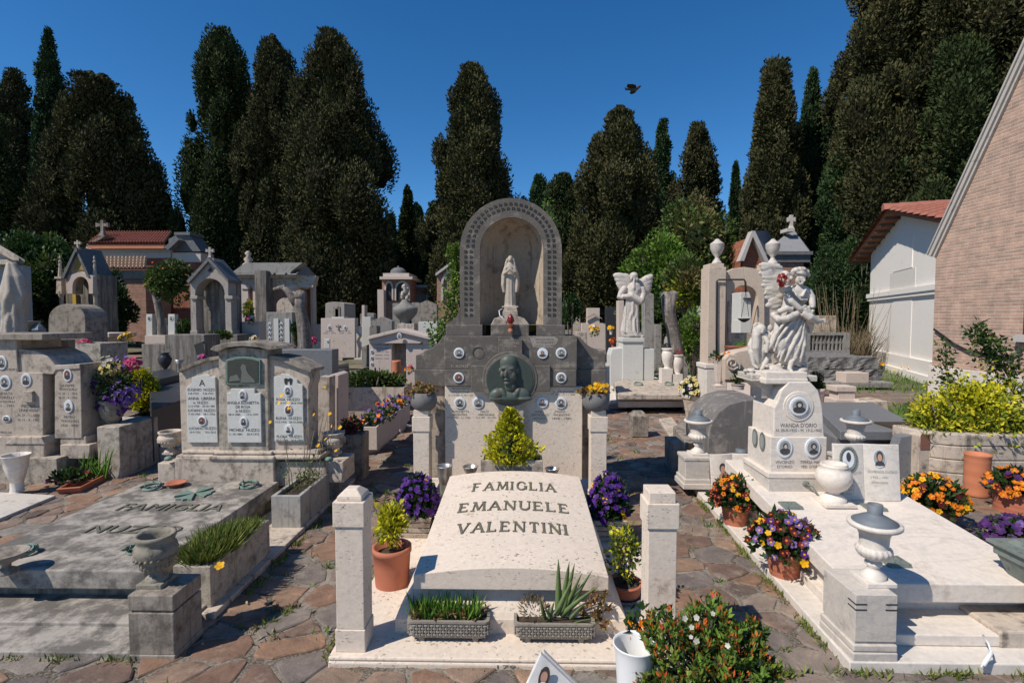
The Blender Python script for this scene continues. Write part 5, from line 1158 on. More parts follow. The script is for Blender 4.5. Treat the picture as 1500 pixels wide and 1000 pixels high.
b=B();b.plan([(lB[0],fD1),(xR+.4,fD1),(xR+.4,fD2+.05),(lB[0]+.34,fD2+.05),(lA[0]+.36,4.9),(lA[0],4.9)],-.1,zS1);b.done('lower_step','marble',mt,.006)
zS2=zS1+.055
b=B();b.plan([(lB[0]+.13,fD2+.0),(xR+.2,fD2+.0),(xR+.2,Dm+.2),(xL+.1,Dm+.2),(xL+.12,4.2),(lA[0]+.15,4.2)],zS1+.001,zS2);b.done('upper_step','marbwarm',mt,.006)
def capped_urn(label,cx,py0,H,D,mat,capm='zinc',k=1.,group='marble urns with zinc caps',z0=None,cyl=True,base=True):
 x,y,z=P(cx,py0,D);z=z0 if z0 is not None else z;q=H
 t0=thing('capped_urn',label,'urn',(x,y,z),group)
 b=B()
 k_=.87
 if base:b.box(x-.19*q,x+.19*q,y-.19*q,y+.19*q,z,z+.06*q);b.done('foot_block',mat,t0,.003)
 b=B();b.lathe([(.17*k_*q,.06*q),(.175*k_*q,.1*q),(.1*k_*q,.15*q),(.075*k_*q,.2*q),(.115*k_*q,.235*q),(.115*k_*q,.265*q),(.075*k_*q,.29*q),(.1*k_*q,.31*q)],x,y,z,32)
 b.lathe([(.1*k_*q,.3*q),(.19*k_*q,.34*q),(.235*k_*q,.4*q),(.24*k_*q,.44*q),(.21*k_*q,.475*q)],x,y,z,72,0,18,.035)
 b.lathe([(.2*k_*q,.465*q),(.19*k_*q,.5*q),(.2*k_*q,.62*q),(.235*k_*q,.7*q),(.34*k_*q,.735*q),(.36*k_*q,.755*q),(.36*k_*q,.79*q),(.34*k_*q,.8*q),(.001,.79*q)],x,y,z,40);b.done('bowl',mat,t0)
 b=B();b.lathe([(.3*k_*q,.79*q),(.305*k_*q,.805*q),(.2*k_*q,.86*q),(.105*k_*q,.9*q),(.1*k_*q,.91*q),(.1*k_*q,1.03*q),(.09*k_*q,1.03*q),(.085*k_*q,.93*q),(.001,.925*q)],x,y,z,36);b.done('cap',capm,t0);return t0
Dn1=GD(982);xa,xb=X(1253,Dn1,930),X(1315.5,Dn1,930);ww=xb-xa;zt_=P(1285,872,Dn1)[2]
t0=thing('marble_pedestal','square marble pedestal with grooved corners at the front left of the marble tomb','pedestal',((xa+xb)/2,Dn1+.12,0))
b=B();b.box(xa-.012,xb+.004,Dn1-.005,Dn1+.27,-.02,.06);b.box(xa-.01,xb+.002,Dn1-.003,Dn1+.265,.062,.105);b.box(xa-.008,xb,Dn1-.001,Dn1+.262,.107,.14);b.done('base','marbgrey',t0,.006)
b=B();b.box(xa+.002,xb-.01,Dn1+.01,Dn1+.25,.14,.152);b.box(xa,xb-.004,Dn1+.004,Dn1+.255,.152,zt_)
for zq in(zt_-.045,zt_-.07):
 for(u0,u1)in((xa-.002,xa+.05),(xb-.056,xb-.002)):b.box(u0,u1,Dn1+.0015,Dn1+.006,zq,zq+.006,1)
 b.box(xa-.0025,xa+.002,Dn1+.002,Dn1+.06,zq,zq+.006,1)
b.done('die',['marbgrey','iron'],t0,.005)
hu=P(1280,738,Dn1+.13)[2]-zt_
capped_urn('large fluted marble urn with conical zinc cap on the front marble pedestal',1278,868,hu/1.03,Dn1+.13,'marble',z0=zt_)
t0=thing('bronze_casket','green bronze casket shaped flower stand on a stone block at the lower right corner','casket',P(1490,950,2.45)[:2]+(zS2,))
Dc2=2.42
b=B();b.pb(1464,1580,925,972,Dc2,.28);b.done('stone_base','grimeL',t0,.01)
x0,y0,z0=P(1545,925,Dc2+.12)
b=B();w_=60*Dc2/F;zA=P(1512,905,Dc2)[2];zB=P(1512,845,Dc2)[2];zC=P(1512,826,Dc2)[2]
b.frus(x0,y0,z0-.02,z0+.01,.15,.12,.14,.11);b.frus(x0,y0,z0+.01,zA,.12,.09,.07,.06);b.frus(x0,y0,zA,zB,.1,.08,w_*.95,.13);b.frus(x0,y0,zB,zC-.01,w_,.14,w_,.14);b.done('body','verdi2',t0,.006)
b=B();b.box(x0-w_-.02,x0+w_,y0-.16,y0+.16,zC-.01,zC+.006);b.frus(x0,y0,zC+.006,zC+.03,w_*.8,.11,w_*.7,.09);b.ell((x0-w_*.55,y0-.1,zC+.012),(.04,.03,.014));b.done('lid','verdi2',t0,.004)
b=B();b.tube([(x0-w_*.9,y0-.1,zA),(x0-w_*.6,y0-.12,z0+.07),(x0-w_*.75,y0-.12,z0+.03),(x0-w_*.5,y0-.12,z0+.01)],.016,8);b.done('scroll_foot','verdi2',t0)
b=B();b.tube([P(1440,930,Dc2-.02),P(1448,942,2.34),P(1452,955,2.3),P(1444,965,2.29),P(1437,977,2.28)],.0045,8,0);b.tube([P(1452,955,2.3),P(1446,965,2.29),P(1440,974,2.28)],.009,8,0);tag(b.done('white_cable','white',None,loc=P(1445,955,2.3)),'white electric cable hanging over the marble steps beside the bronze casket','cable')
Dp0=3.66
PX=thing('inscribed_pedestal','tall marble pedestal with arched shoulders and three oval portraits carrying the angel group','pedestal',P(1168,720,Dp0)[:2]+(zt1,))
b=B();b.pb(1126,1214,700,720,Dp0-.03,.42);b.done('foot','marbgrey',PX,.004)
b=B();b.pb(1125,1214,693,700.5,Dp0-.035,.43);b.pb(1128.5,1211,640,693.5,Dp0,.37);b.done('lower_die','marbwarm',PX,.005)
b=B();b.pprism([(1132.5,640.5),(1134,597),(1140,587),(1144,572),(1156,559),(1187,559),(1199,572),(1203,587),(1205,597),(1208,640.5)],Dp0+.015,.34);b.done('upper_die','marbwarm',PX,.008)
b=B();b.pb(1121,1184,555,562.5,Dp0+.02,.32);b.pb(1122,1183,545,555.5,Dp0+.03,.3);b.done('top_block','marbwarm',PX,.005)
b=B();disc(b,1170,595,22,Dp0+.009,.02,0,36);disc(b,1170,595,18.5,Dp0+.006,.01,1,36);b.done('roundel',['marbwarm','marble'],PX)
portrait(PX,1170,595,14,14,Dp0+.004,1);portrait(PX,1149,655.5,11.5,15,Dp0,0);portrait(PX,1190,655.5,11.5,15,Dp0,3)
inscr(PX,[('WANDA D\'ORIO',1169.5,622.5,53,6),('N. 20-9-1925 - M. 17-2-1942',1170,630,66,4.2)],Dp0+.015)
inscr(PX,[('VINCENZO',1149.5,676.5,28,4.4),('D\'ORIO',1149.5,683,22,4.2)],Dp0);inscr(PX,[('TERESA MARIA',1190,676.5,36,4.4),('VED. D\'ORIO',1188,683,30,4.2)],Dp0)
b=B();xf=X(1128.5,Dp0,660)-.002
for(yy,zz)in((Dp0+.12,P(1120,645,Dp0+.15)[2]),(Dp0+.24,P(1105,643,Dp0+.2)[2])):
 n=20
 for rr,o_,mi in((1,0,0),(.72,.002,1)):
  v=[(xf-.002-o_,yy+.045*rr*math.cos(2*math.pi*k/n),zz+.07*rr*math.sin(2*math.pi*k/n))for k in range(n)];b.add(v,[tuple(range(n))],mi)
b.done('side_medallion',['verdi2','photo'],PX)
for(cx,ypb,ytp,lb,lbp,D)in((1022,717,668,'fluted marble urn with flat zinc lid on the rear left pedestal of the marble tomb','stepped marble pedestal at the rear left corner of the marble tomb',GD(718,zS1)),(1252,716,668,'fluted marble urn with zinc lid in half shade behind the open marble book','marble pedestal hidden behind the open marble book',GD(718,zS1))):
 t0=thing('marble_pedestal',lbp,'pedestal',P(cx,717,D)[:2]+(zS1,))
 b=B();b.pb(cx-21,cx+21,709,ypb,D-.02,.27);b.pb(cx-19.5,cx+19.5,702,709.5,D-.01,.25);b.pb(cx-18,cx+18,675,702.5,D,.22);b.pb(cx-19,cx+19,670,675.5,D-.005,.23)
 b.done('block','marbgrey',t0,.006)
 z0=P(cx,670,D)[2];q=P(cx,601,D+.1)[2]-z0;capped_urn(lb,cx,670,q/1.03*1.02,D+.1,'marble',z0=z0)
def book(label,c0,c1,c2,h_top,D,z0,lean,mat,ports,lines,ddl=.0,ddr=.0,name='marble_book',t=.02):
 """c0,c1,c2: bottom pixels of the left edge, the gutter and the right edge"""
 x0,x1,x2=X(c0,D+ddl,700),X(c1,D,700),X(c2,D+ddr,700);H=h_top
 t0=thing(name,label,'memorial book',(x1,D,z0))
 def pt(side,u,v,off=0):
  xa,ya,xb,yb=(x0,D+ddl,x1,D)if side==0 else(x1,D,x2,D+ddr)
  x=xa+(xb-xa)*u;y=ya+(yb-ya)*u-off;bulge=.012*math.sin(math.pi*u)
  return(x,y+v*H*lean-bulge,z0+v*H*math.sqrt(1-lean*lean))
 for side in(0,1):
  b=B();n=8;v=[];
  for o_ in(0,-t):
   for j in(0,1):
    for i in range(n+1):v.append(pt(side,i/n,j,o_))
  k=n+1
  f=[(i,i+1,k+i+1,k+i)for i in range(n)]+[(2*k+i+1,2*k+i,3*k+i,3*k+i+1)for i in range(n)]+[(i+1,i,2*k+i,2*k+i+1)for i in range(n)]+[(k+i,k+i+1,3*k+i+1,3*k+i)for i in range(n)]+[(0,k,3*k,2*k),(n,2*k+n,3*k+n,k+n)]
  b.add(v,f);pg=b.done('page',mat,t0,.003)
 for side,u,v,ru,rv,kind in ports:
  b=B();n=24
  def el(ru,rv,off,mi,du=0,dv=0):b.add([pt(side,u+du+ru*math.cos(2*math.pi*k/n),v+dv+rv*math.sin(2*math.pi*k/n),off)for k in range(n)],[tuple(range(n))],mi)
  if kind=='w':
   for k in range(26):a=2*math.pi*k/26;b.ell(pt(side,u+ru*math.cos(a),v+rv*math.sin(a),.006),(.011,.006,.011),4,6)
   el(ru*.8,rv*.8,.004,0);el(ru*.3,rv*.4,.006,2,0,rv*.2)
  else:
   if kind==0:el(ru,rv,.0045,0)
   if kind!=1:el(ru*.85,rv*.85,.006,1)
   b.add([pt(side,u+ru*p,v+rv*q,.0075)for p,q in((-.7,-.75),(-.6,-.45),(-.2,-.25),(.25,-.25),(.65,-.45),(.75,-.75))],[tuple(range(6))],3 if kind==1 else 2)
   el(ru*.5,rv*.5,.0085,2,0,rv*.25);el(ru*.33,rv*.38,.0095,3,0,rv*.1)
  b.done('portrait',['enamel','photo','photod','skinp','verdi2'],t0)
 for side,L_ in enumerate(lines):
  if not L_:continue
  b=B()
  for txt,u,v,w,h in L_:
   gv,gf=glyphs(txt);b.add([pt(side,u+(a-.5)*w,v+(c-.5)*h,.0025)for a,c in gv],gf)
  b.done('inscription','inkb',t0)
 return t0
book('open marble book with a smiling woman and an old man, leaning behind the pansies',1045,1078,1112,.4,4.32,zS1,.22,'marbwarm',[(0,.5,.68,.3,.2,1),(1,.42,.72,.3,.2,0)],([],[]),-.03,.0)
book('open marble book with bronze wreath and faded inscription standing on the marble slab',1224,1268,1321,.37,3.5,slope(3.5),.1,'marble',[(0,.45,.74,.25,.2,'w'),(1,.4,.76,.18,.17,0)],([('MICHELE GALLUCCIO',.5,.49,.8,.05),('PESOLI',.4,.41,.35,.05),('N. 2-8-1898',.4,.33,.45,.045),('M. 4-1-1962',.4,.26,.45,.045),('GIOVANNI',.4,.19,.4,.045),('N. 1924',.35,.12,.35,.045)],[('DOMENICO CASTALDI',.5,.52,.8,.045),('1922 - 1991',.4,.42,.45,.04),('ANNA MARIA',.4,.33,.45,.04)]),.0,-.02)
b=B();x,y,z=P(1220,738,3.45);z=slope(y);q=P(1220,678,3.45)[2]-z
b.box(x-.36*q,x+.36*q,y-.36*q,y+.36*q,z,z+.07*q)
b2_=[(.3,.07),(.3,.13),(.22,.2),(.14,.25),(.16,.3),(.3,.4),(.4,.58),(.41,.7),(.36,.84),(.29,.9),(.31,.93),(.31,.96),(.28,.965),(.3,1),(.25,1),(.24,.9),(.001,.88)]
b.lathe([(r*q,h_*q)for r,h_ in b2_],x,y,z,36);tag(b.done('round_marble_vase','marbwarm',None,loc=(x,y,z)),'round bellied cream marble vase standing on the slab beside the open book','vase')
for k,(cx,cy,lb)in enumerate(((1158,731,'small bronze plate with relief in front of the inscribed pedestal'),(1280,730,'small bronze plate with relief in front of the open marble book'),(1309,826,'small bronze plate with relief near the front of the marble slab'))):
 D={0:3.4,1:3.38,2:2.74}[k];x=X(cx,D,cy);z=slope(D)
 b=B();b.frus(x,D,z-.004,z+.014,.06,.055,.055,.05);
 for q in range(9):b.ell((x+rng.uniform(-.035,.035),D+rng.uniform(-.03,.03),z+.014),(.012,.007,.005),0,6)
 tag(b.done('bronze_plate','verdi2',None,loc=(x,D,z)),lb,'plaque','bronze plates on the marble slab')
b=B();c=P(1180,708,Dp0-.03);b.tube([c,(c[0]+.02,c[1]-.05,c[2]-.005),(c[0]+.04,c[1]-.1,c[2]-.06)],.006,6);b.ell(c,(.025,.015,.02));tag(b.done('bronze_bracket','verdi2',None,loc=c),'bronze lamp bracket fixed low on the inscribed pedestal','bracket')
O_=('orange','yellow',.4)
pot_pansy('terracotta pot of maroon and yellow pansies in front of the book with two portraits',1077,737,773,20,zS1,36,698,[('maroon','orange',.5),('yellow','orange',.25),('orange','maroon',.2)],nf=110,fs=.019,fbot=733,D=GD(770,zS1)+.09)
pot_pansy('terracotta pot of maroon, violet and yellow pansies nearest the front of the marble tomb',1149,804,848,25,zS1,50,752,[('maroon','orange',.5),('lilac','yellow',.22),('yellow','yellow',.15),('violet','yellow',.1)],nf=120,fs=.021,fbot=797,D=GD(846,zS1)+.08)
pot_pansy('terracotta pot of orange yellow pansies right of the open marble book',1366,738,775,31,0,41,697,[('orange','yellow',.6),('maroon','maroon',.2),('yellow','orange',.3)],nf=120,fs=.022,fbot=735,D=GD(775)+.1,pm='terra4')
pot_pansy('large terracotta pot of orange pansies cut by the right frame edge',1494,716,755,30,0,40,686,[('orange','yellow',.6),('maroon','orange',.2),('purple','purple',.15)],nf=100,fs=.024,fbot=716,D=GD(755)+.12,taper=.95)
pot_pansy('low mass of dark purple pansies at the right edge beside the marble slab',1490,800,835,30,0,46,757,[('purple','violet',.8),('lilac','purple',.15)],nf=150,fs=.024,fbot=803,D=3.45,group='pots of pansies')
D=GD(725,.03)+.1;b=B();x,y,z=P(1430,727,D);z=.03;q=P(1430,664,D)[2]-z;r=20.5*D/F/1.3
b.lathe([(r*.97,0),(r,.01)]+[(r*(.97+.02*math.sin(k*1.7)),q*k/14)for k in range(1,14)]+[(r*1.04,q*.97),(r*1.04,q),(r*.9,q),(r*.88,q*.7),(.001,q*.7)],x,y,z,36);tag(b.done('terracotta_cylinder','terra2',None,loc=(x,y,z)),'empty ribbed terracotta cylinder pot before the curved stone planter','pot')
D=4.95
t0=thing('curved_planter','rounded white stone block planter with grooved courses under the yellow shrub','planter',P(1440,700,D)[:2]+(0,))
cx_,cyy=X(1425,D,700),D+.45
for k in range(4):
 b=B();z0,z1=[(-.02,.12),(.125,.25),(.255,.385),(.39,.5)][k]
 pts=[(cx_-.42*math.cos(a)*(1+.0*k),cyy-.42*math.sin(a))for a in np.linspace(-.1,1.57,12)]
 outer=pts+[(X(1600,D,700),cyy-.42),(X(1600,D,700),cyy-.3)]+[(cx_-.3*math.cos(a),cyy-.3*math.sin(a))for a in np.linspace(1.57,-.1,12)]
 b.plan(outer,z0,z1);b.done('stone_course','grimeL',t0,.01)
b=B();b.plan([(cx_-.3,cyy-.1),(cx_-.2,cyy-.25),(cx_,cyy-.32),(cx_+1.2,cyy-.32),(cx_+1.2,cyy+.5),(cx_-.3,cyy+.5)],.0,.44);b.done('soil','soil',t0)
b=B();n=900;pos=np.stack([rng.uniform(cx_-.36,cx_+.9,n),cyy-.3+rng.uniform(-.06,.3,n),np.full(n,.45)],1);leaves(b,pos,rng.normal(size=(n,3))*.5+np.array([0,-.3,.7]),.1,.1);b.done('grass','grass',t0)
bush('sprawling yellow and green shrub growing in the curved stone planter',1436,552,672,98,5.35,['yelleaf','midleaf','yelgreen','yelgreen'],10000,.055,'yellow_shrub',lobes=20,core=False,loose=.55,z0=.4)
for k,(a0,a1,tp)in enumerate(((1375,1362,575),(1402,1398,552),(1440,1446,540),(1475,1482,556))):vine(['shoot of the yellow shrub leaning left over the planter rim','upright yellow green shoot left of the tall green branch','upright yellow green shoot in the middle of the curved planter','yellow green shoot nearest the right frame edge'][k],[(a0,665),((a0+a1)/2+4,620),(a1,tp)],5.2+.1*k,['yelleaf','yelgreen'],420,.05,[26,20,9],name='yellow_shrub_shoot',cat='shrub',z0=.4)
vine('tall green climbing branch leaning against the brick wall at the right edge',[(1500,640),(1490,590),(1478,552),(1462,525),(1444,505),(1428,482)],5.6,['midleaf','dkleaf'],1500,.06,[40,36,26,20,14,8])
vine('thin upright green branch in front of the brick wall left of the hanging cable',[(1390,590),(1389,560),(1386,530),(1385,502)],6.4,['midleaf','dkleaf'],330,.06,[12,14,12,8],z0=0)
D=5.5
b=B();b.pprism([(1037,705),(1037,640),(1042,620),(1053,603),(1068,592),(1090,586),(1118,585),(1118,705)],D,.75);tag(b.done('curved_headstone','grimev',None,.012,loc=P(1060,700,D)),'dark weathered curved headstone seen from behind between the marble urn and the pedestal','headstone')
D=5.3;b=B();b.pb(1068,1099,657,668,D,.2);c=P(1086,665,D-.1);b=B();b.lathe([(.06,0),(.085,.1),(.07,.1),(.001,.09)],c[0],c[1],c[2]-.12,24,1);b.lathe([(.12,.1),(.125,.108),(.06,.125),(.055,.14),(.055,.17),(.001,.17)],c[0],c[1],c[2]-.12,24,0)
tag(b.done('zinc_lidded_pot',['zinc','terra'],None,loc=c),'terracotta pot with zinc lid half hidden by the open book with two portraits','pot')
t0=thing('granite_tomb','large plain grey granite tomb with sloping slabs behind the open marble book','tomb',(3.6,6,0))
b=B();A=[G(1235,632,.35)[:2],G(1362,625,.35)[:2],G(1400,655,.35)[:2],G(1330,665,.35)[:2]]
b.plan([(P(1222,640,5.6)[0],5.5),(P(1350,640,5.6)[0],5.5),(P(1390,640,7.2)[0]-.9,7.4),(P(1240,640,7.2)[0]-.4,7.4)],.32,.42);b.done('slab','greyg',t0,.01)
b=B();b.plan([(P(1226,640,5.6)[0],5.62),(P(1345,640,5.6)[0],5.62),(P(1345,640,5.6)[0]+.5,7.3),(P(1226,640,5.6)[0]+.3,7.3)],0,.32);b.done('base','greyg',t0,.01)
b=B();b.pprism([(1300,700),(1320,640),(1340,636),(1346,640),(1346,700)],5.2,.12);b.done('front_panel','greyg',t0,.006)
b=B();D=5.1;b.pprism([(1345,700),(1347,639),(1352,634),(1369,637),(1368,700)],D,.2);o=tag(b.done('small_stele','grimeL',None,.005,loc=P(1357,700,D)),'narrow pale stele with a brown tablet left of the curved planter','headstone')
b=B();b.pb(1349,1362.5,636,658,D-.006,.005);WL['small_stele']=WL[o.name];b.done('tablet','photob',o)
D=8.6;t0=thing('stone_post','stepped cream stone corner post with low kerb wall behind the marble tomb','post',P(1240,600,D)[:2]+(0,))
b=B();b.pb(1225,1255,566,574,D,.3);b.pb(1228,1253,574,585,D+.02,.26);b.pb(1224,1256,585,603,D-.02,.34);b.done('post','pink',t0,.01)
b=B();b.plan([G(1188,600)[:2],G(1226,603)[:2],(G(1226,603)[0],10.),(G(1188,600)[0],10.)],0,.25);b.done('kerb','pink',t0,.01)
D=8.3;b=B();b.pprism([(1264,612),(1264,594),(1270,588),(1300,587),(1303,612)],D,.4);tag(b.done('low_block','grimeL',None,.01,loc=P(1283,610,D)),'grey white stone block lying beside the stepped cream post','block')
D=12.2;t0=thing('rock_tomb','rough hewn dark granite tomb of two stacked slabs before the white chapel','tomb',P(1235,560,D)[:2]+(0,))
def rough_box(b,xa,xb,ya,yb,za,zb,amp=.05):
 nx,nz,ny=14,5,5;
 def face(fn,nu,nv):
  v=[fn(i/nu,j/nv)for j in range(nv+1)for i in range(nu+1)];b.add(v,[(j*(nu+1)+i,j*(nu+1)+i+1,(j+1)*(nu+1)+i+1,(j+1)*(nu+1)+i)for j in range(nv)for i in range(nu)])
 def jt(x,y,z):
  n_=math.sin(x*7.1+z*9)*math.cos(y*6.3+z*5)+.6*math.sin(x*17+y*13+z*11);return(x+n_*amp*.3,y-abs(n_)*amp,z+n_*amp*.25)
 face(lambda u,v:jt(xa+(xb-xa)*u,ya,za+(zb-za)*v),nx,nz);face(lambda u,v:jt(xa+(xb-xa)*u,ya+(yb-ya)*v,zb),nx,ny);face(lambda u,v:jt(xa,yb+(ya-yb)*u,za+(zb-za)*v),ny,nz);face(lambda u,v:jt(xb,ya+(yb-ya)*u,za+(zb-za)*v),ny,nz)
b=B();rough_box(b,X(1183,D,540),X(1284,D,540),D,D+1.8,P(1200,540,D)[2],P(1200,523,D)[2]);b.done('upper_slab','rock',t0)
b=B();rough_box(b,X(1180,D,540),X(1288,D,540),D-.1,D+1.9,0.1,P(1200,541,D)[2]);b.done('lower_slab','rock',t0)
b=B();b.pb(1160,1310,560,568,D-.5,2.5);b.done('footing','conc',t0,.01)
b=B();b.pb(1239,1273,546,561,D-.5,.4);tag(b.done('low_block','pink',None,.01,loc=P(1256,560,D-.5)),'small pale stone block in front of the rough dark tomb','block')
D=14.5;t0=thing('stone_balustrade','dark pierced stone balustrade panel behind the rough granite tomb','fence',P(1210,520,D)[:2]+(0,))
b=B();b.pb(1178,1245,487,491,D,.2);b.pb(1178,1245,513,520,D,.2);b.pb(1178,1187,491,513,D,.18);b.pb(1236,1245,491,513,D,.18)
for k in range(8):
 xx=1190+k*5.8;b.pb(xx,xx+1.6,491,513,D+.04,.1);b.pb(xx-1.5,xx+3.3,500,503.5,D+.05,.08)
b.done('panel','conc',t0)
#  white chapel and brick chapel
ch=thing('white_chapel','white plastered chapel with red tiled gable roof and deep eaves','chapel',(11,15,0))
A_=Vector((9.75,12.6,0));Bv=Vector(G(1271,534));Bv.z=0;u_=(Bv-A_).normalized();A_=A_-u_*.7;n_=Vector((u_.y,-u_.x,0));Lw=(Bv-A_).length
def WP(s_,d_,z):q=A_+u_*s_+n_*d_;return(q.x,q.y,z)
zB_=P(1272,372,Bv.y)[2];sr=Lw*.5;zr_=P(1310,312,(A_+u_*sr).y)[2];ze=zB_
za_=zr_-(zr_-zB_)*sr/(Lw-sr)
poly=[(0,0),(Lw,0),(Lw,zB_),(sr,zr_),(0,za_)]
b=B();
v=[WP(s_,0,z)for s_,z in poly]+[WP(s_,6,z)for s_,z in poly];b.add(v,[(4,3,2,1,0),(5,6,7,8,9)]+[(i,(i+1)%5,(i+1)%5+5,i+5)for i in range(5)]);b.done('wall','plaster',ch)
def wbox(b,s0,s1,d0,d1,z0,z1,mi=0):
 v=[WP(s0,d0,z0),WP(s1,d0,z0),WP(s1,d1,z0),WP(s0,d1,z0),WP(s0,d0,z1),WP(s1,d0,z1),WP(s1,d1,z1),WP(s0,d1,z1)];b.add(v,[(0,1,2,3),(7,6,5,4),(4,5,1,0),(5,6,2,1),(6,7,3,2),(7,4,0,3)],mi)
zc1=P(1320,424,15)[2];zc0=P(1320,431,15)[2]
b=B();wbox(b,-.02,Lw+.08,-.09,.02,zc0,zc1);wbox(b,-.02,Lw+.05,-.06,.02,zc0-.1,zc0-.002);b.done('string_course','plaster',ch)
b=B();wbox(b,-.02,Lw+.06,-.07,.02,0,.55);wbox(b,-.02,Lw+.09,-.12,.02,-.1,.2);b.done('base_course','plaster',ch)
b=B();wbox(b,Lw*.36,Lw*.6,-.012,.02,.56,zc0-.11,0);wbox(b,Lw*.33,Lw*.66,-.012,.02,zc1+.01,zr_-1.6,1);wbox(b,Lw*.37,Lw*.62,-.02,.02,zr_-1.58,zr_-.7,0);b.done('panel',['plaster','plastw'],ch)
ov=.4;rf=B();
def roofplane(b,s0,z0,s1,z1,th,mi):
 v=[WP(s0,-ov,z0),WP(s1,-ov,z1),WP(s1,6,z1),WP(s0,6,z0),WP(s0,-ov,z0+th),WP(s1,-ov,z1+th),WP(s1,6,z1+th),WP(s0,6,z0+th)];b.add(v,[(0,1,2,3),(7,6,5,4),(4,5,1,0),(5,6,2,1),(6,7,3,2),(7,4,0,3)],mi)
sl=(zr_-zB_)/(Lw-sr);e0=.9
roofplane(rf,sr,zr_+.02,Lw+e0,zB_-sl*e0+.02,.09,0);roofplane(rf,sr,zr_+.021,-e0,za_-sl*e0+.021,.09,0);roof=rf.done('roof','eavewood',ch)
b=B()
for side in(0,1):
 for k in range(24):
  d0=-ov+.05+k*.28
  if d0>5.8:break
  for j in range(9):
   L_=(Lw-sr+e0)if side==0 else(sr+e0);n_r=max(3,int(L_/.42));
   if j>=n_r:break
   f0,f1=j/n_r,(j+1.12)/n_r
   s0=sr+(L_*f0 if side==0 else-L_*f0);s1=sr+(L_*f1 if side==0 else-L_*f1);z0=zr_-sl*L_*f0+.13;z1=zr_-sl*L_*f1+.17
   for q in range(5):
    pass
   prof=[(-.13,.0),(-.08,.055),(0,.075),(.08,.055),(.13,.0)]
   v=[WP(s0,d0+p*.9,z0+h_)for p,h_ in prof]+[WP(s1,d0+p*1.1,z1+h_)for p,h_ in prof]
   b.add(v,[(i,i+1,i+6,i+5)for i in range(4)]+[(5,6,7,8,9)],0,False)
b.done('tiles','tile',roof)
b=B();
for k in range(16):
 d0=-ov-.1+k*.4;v=[]
 for dd in(0,.44):
  for p,h_ in((-.16,-.04),(-.1,.09),(0,.13),(.1,.09),(.16,-.04)):v.append(WP(sr+p,d0+dd,zr_+.15+h_*(1 if dd else 1.15)))
 b.add(v,[(i,i+1,i+6,i+5)for i in range(4)]+[(0,1,2,3,4)])
b.done('ridge_tiles','tile',roof)
for k in range(9):
 b=B();L_=Lw-sr+e0;s0=sr+.3+k*(L_-.3)/8;z0=zr_-sl*(s0-sr)
 wbox(b,s0-.04,s0+.04,-ov+.03,.0,z0-.05,z0+.015);b.done('eave_beam','bark',roof)
bc=thing('brick_chapel','pink brick chapel with steep gable and pale stone raking cornice at the right edge','chapel',(10.5,9,0))
XW=8.35;yw0=10.7;r0=P(1368,377,yw0)
def Dw(px,py):r=ray(px,py);t=XW/r.x;return(r.y*t,EYE+r.z*t)
yA,zA_=Dw(1371,376);yB,zB2=Dw(1500,100);slp=(zB2-zA_)/(yB-yA);yC=yA-3.6;zC2=zA_+slp*(yC-yA)
poly=[(yA,0),(yA,zA_),(yC,zC2),(2*yC-yA,zA_),(2*yC-yA,0)]
b=B();v=[(XW,y_,z_)for y_,z_ in poly]+[(XW+7,y_,z_)for y_,z_ in poly];b.add(v,[(0,1,2,3,4),(9,8,7,6,5)]+[(i,i+5,(i+1)%5+5,(i+1)%5)for i in range(5)]);b.done('wall','brickR',bc)
b=B()
for(o0,o1,pr)in((-.02,.03,.05),(.03,.1,.09),(.1,.125,.12)):
 for sg in(1,-1):
  ya_,yc_=(yA,yC)if sg>0 else(2*yC-yA,yC);dy=(yc_-ya_);Ln=math.hypot(dy,zC2-zA_);ny,nz=(zC2-zA_)/Ln*(1 if sg>0 else-1),-dy/Ln*(1 if sg>0 else-1)
  pts=[(ya_+ny*o0,zA_+nz*o0),(yc_,zC2+abs(nz)*o0+ny*0+o0*1.2),(yc_,zC2+o1*2.2),(ya_+ny*o1,zA_+nz*o1)]
  v=[(XW-pr,y_,z_)for y_,z_ in pts]+[(XW+7.2,y_,z_)for y_,z_ in pts];b.add(v,[(0,1,2,3),(7,6,5,4)]+[(i,i+4,(i+1)%4+4,(i+1)%4)for i in range(4)])
b.done('raking_cornice','corn',bc)
b=B();b.box(XW-.06,XW+.0,2*yC-yA,yA+.02,-.1,.62);b.done('stone_plinth','marble',bc,.01)
b=B();yD,zD=Dw(1494,495);b.box(XW-.12,XW+.05,yD-1.2,yD,zD-.06,zD+.06);b.done('window_sill','corn',bc);
b=B();b.box(XW-.012,XW+.05,yD-1.1,yD-.06,zD+.06,zD+1.35);b.done('window','iron',bc)
b=B();pts=[Dw(1371,482),Dw(1400,503),Dw(1424,515),Dw(1452,518),Dw(1480,523),Dw(1500,515)];b.tube([(XW-.04,y_,z_)for y_,z_ in pts],.02,6);tag(b.done('black_cable','tar',None,loc=(XW-.04,pts[2][0],pts[2][1])),'black cable sagging across the pink brick wall','cable')
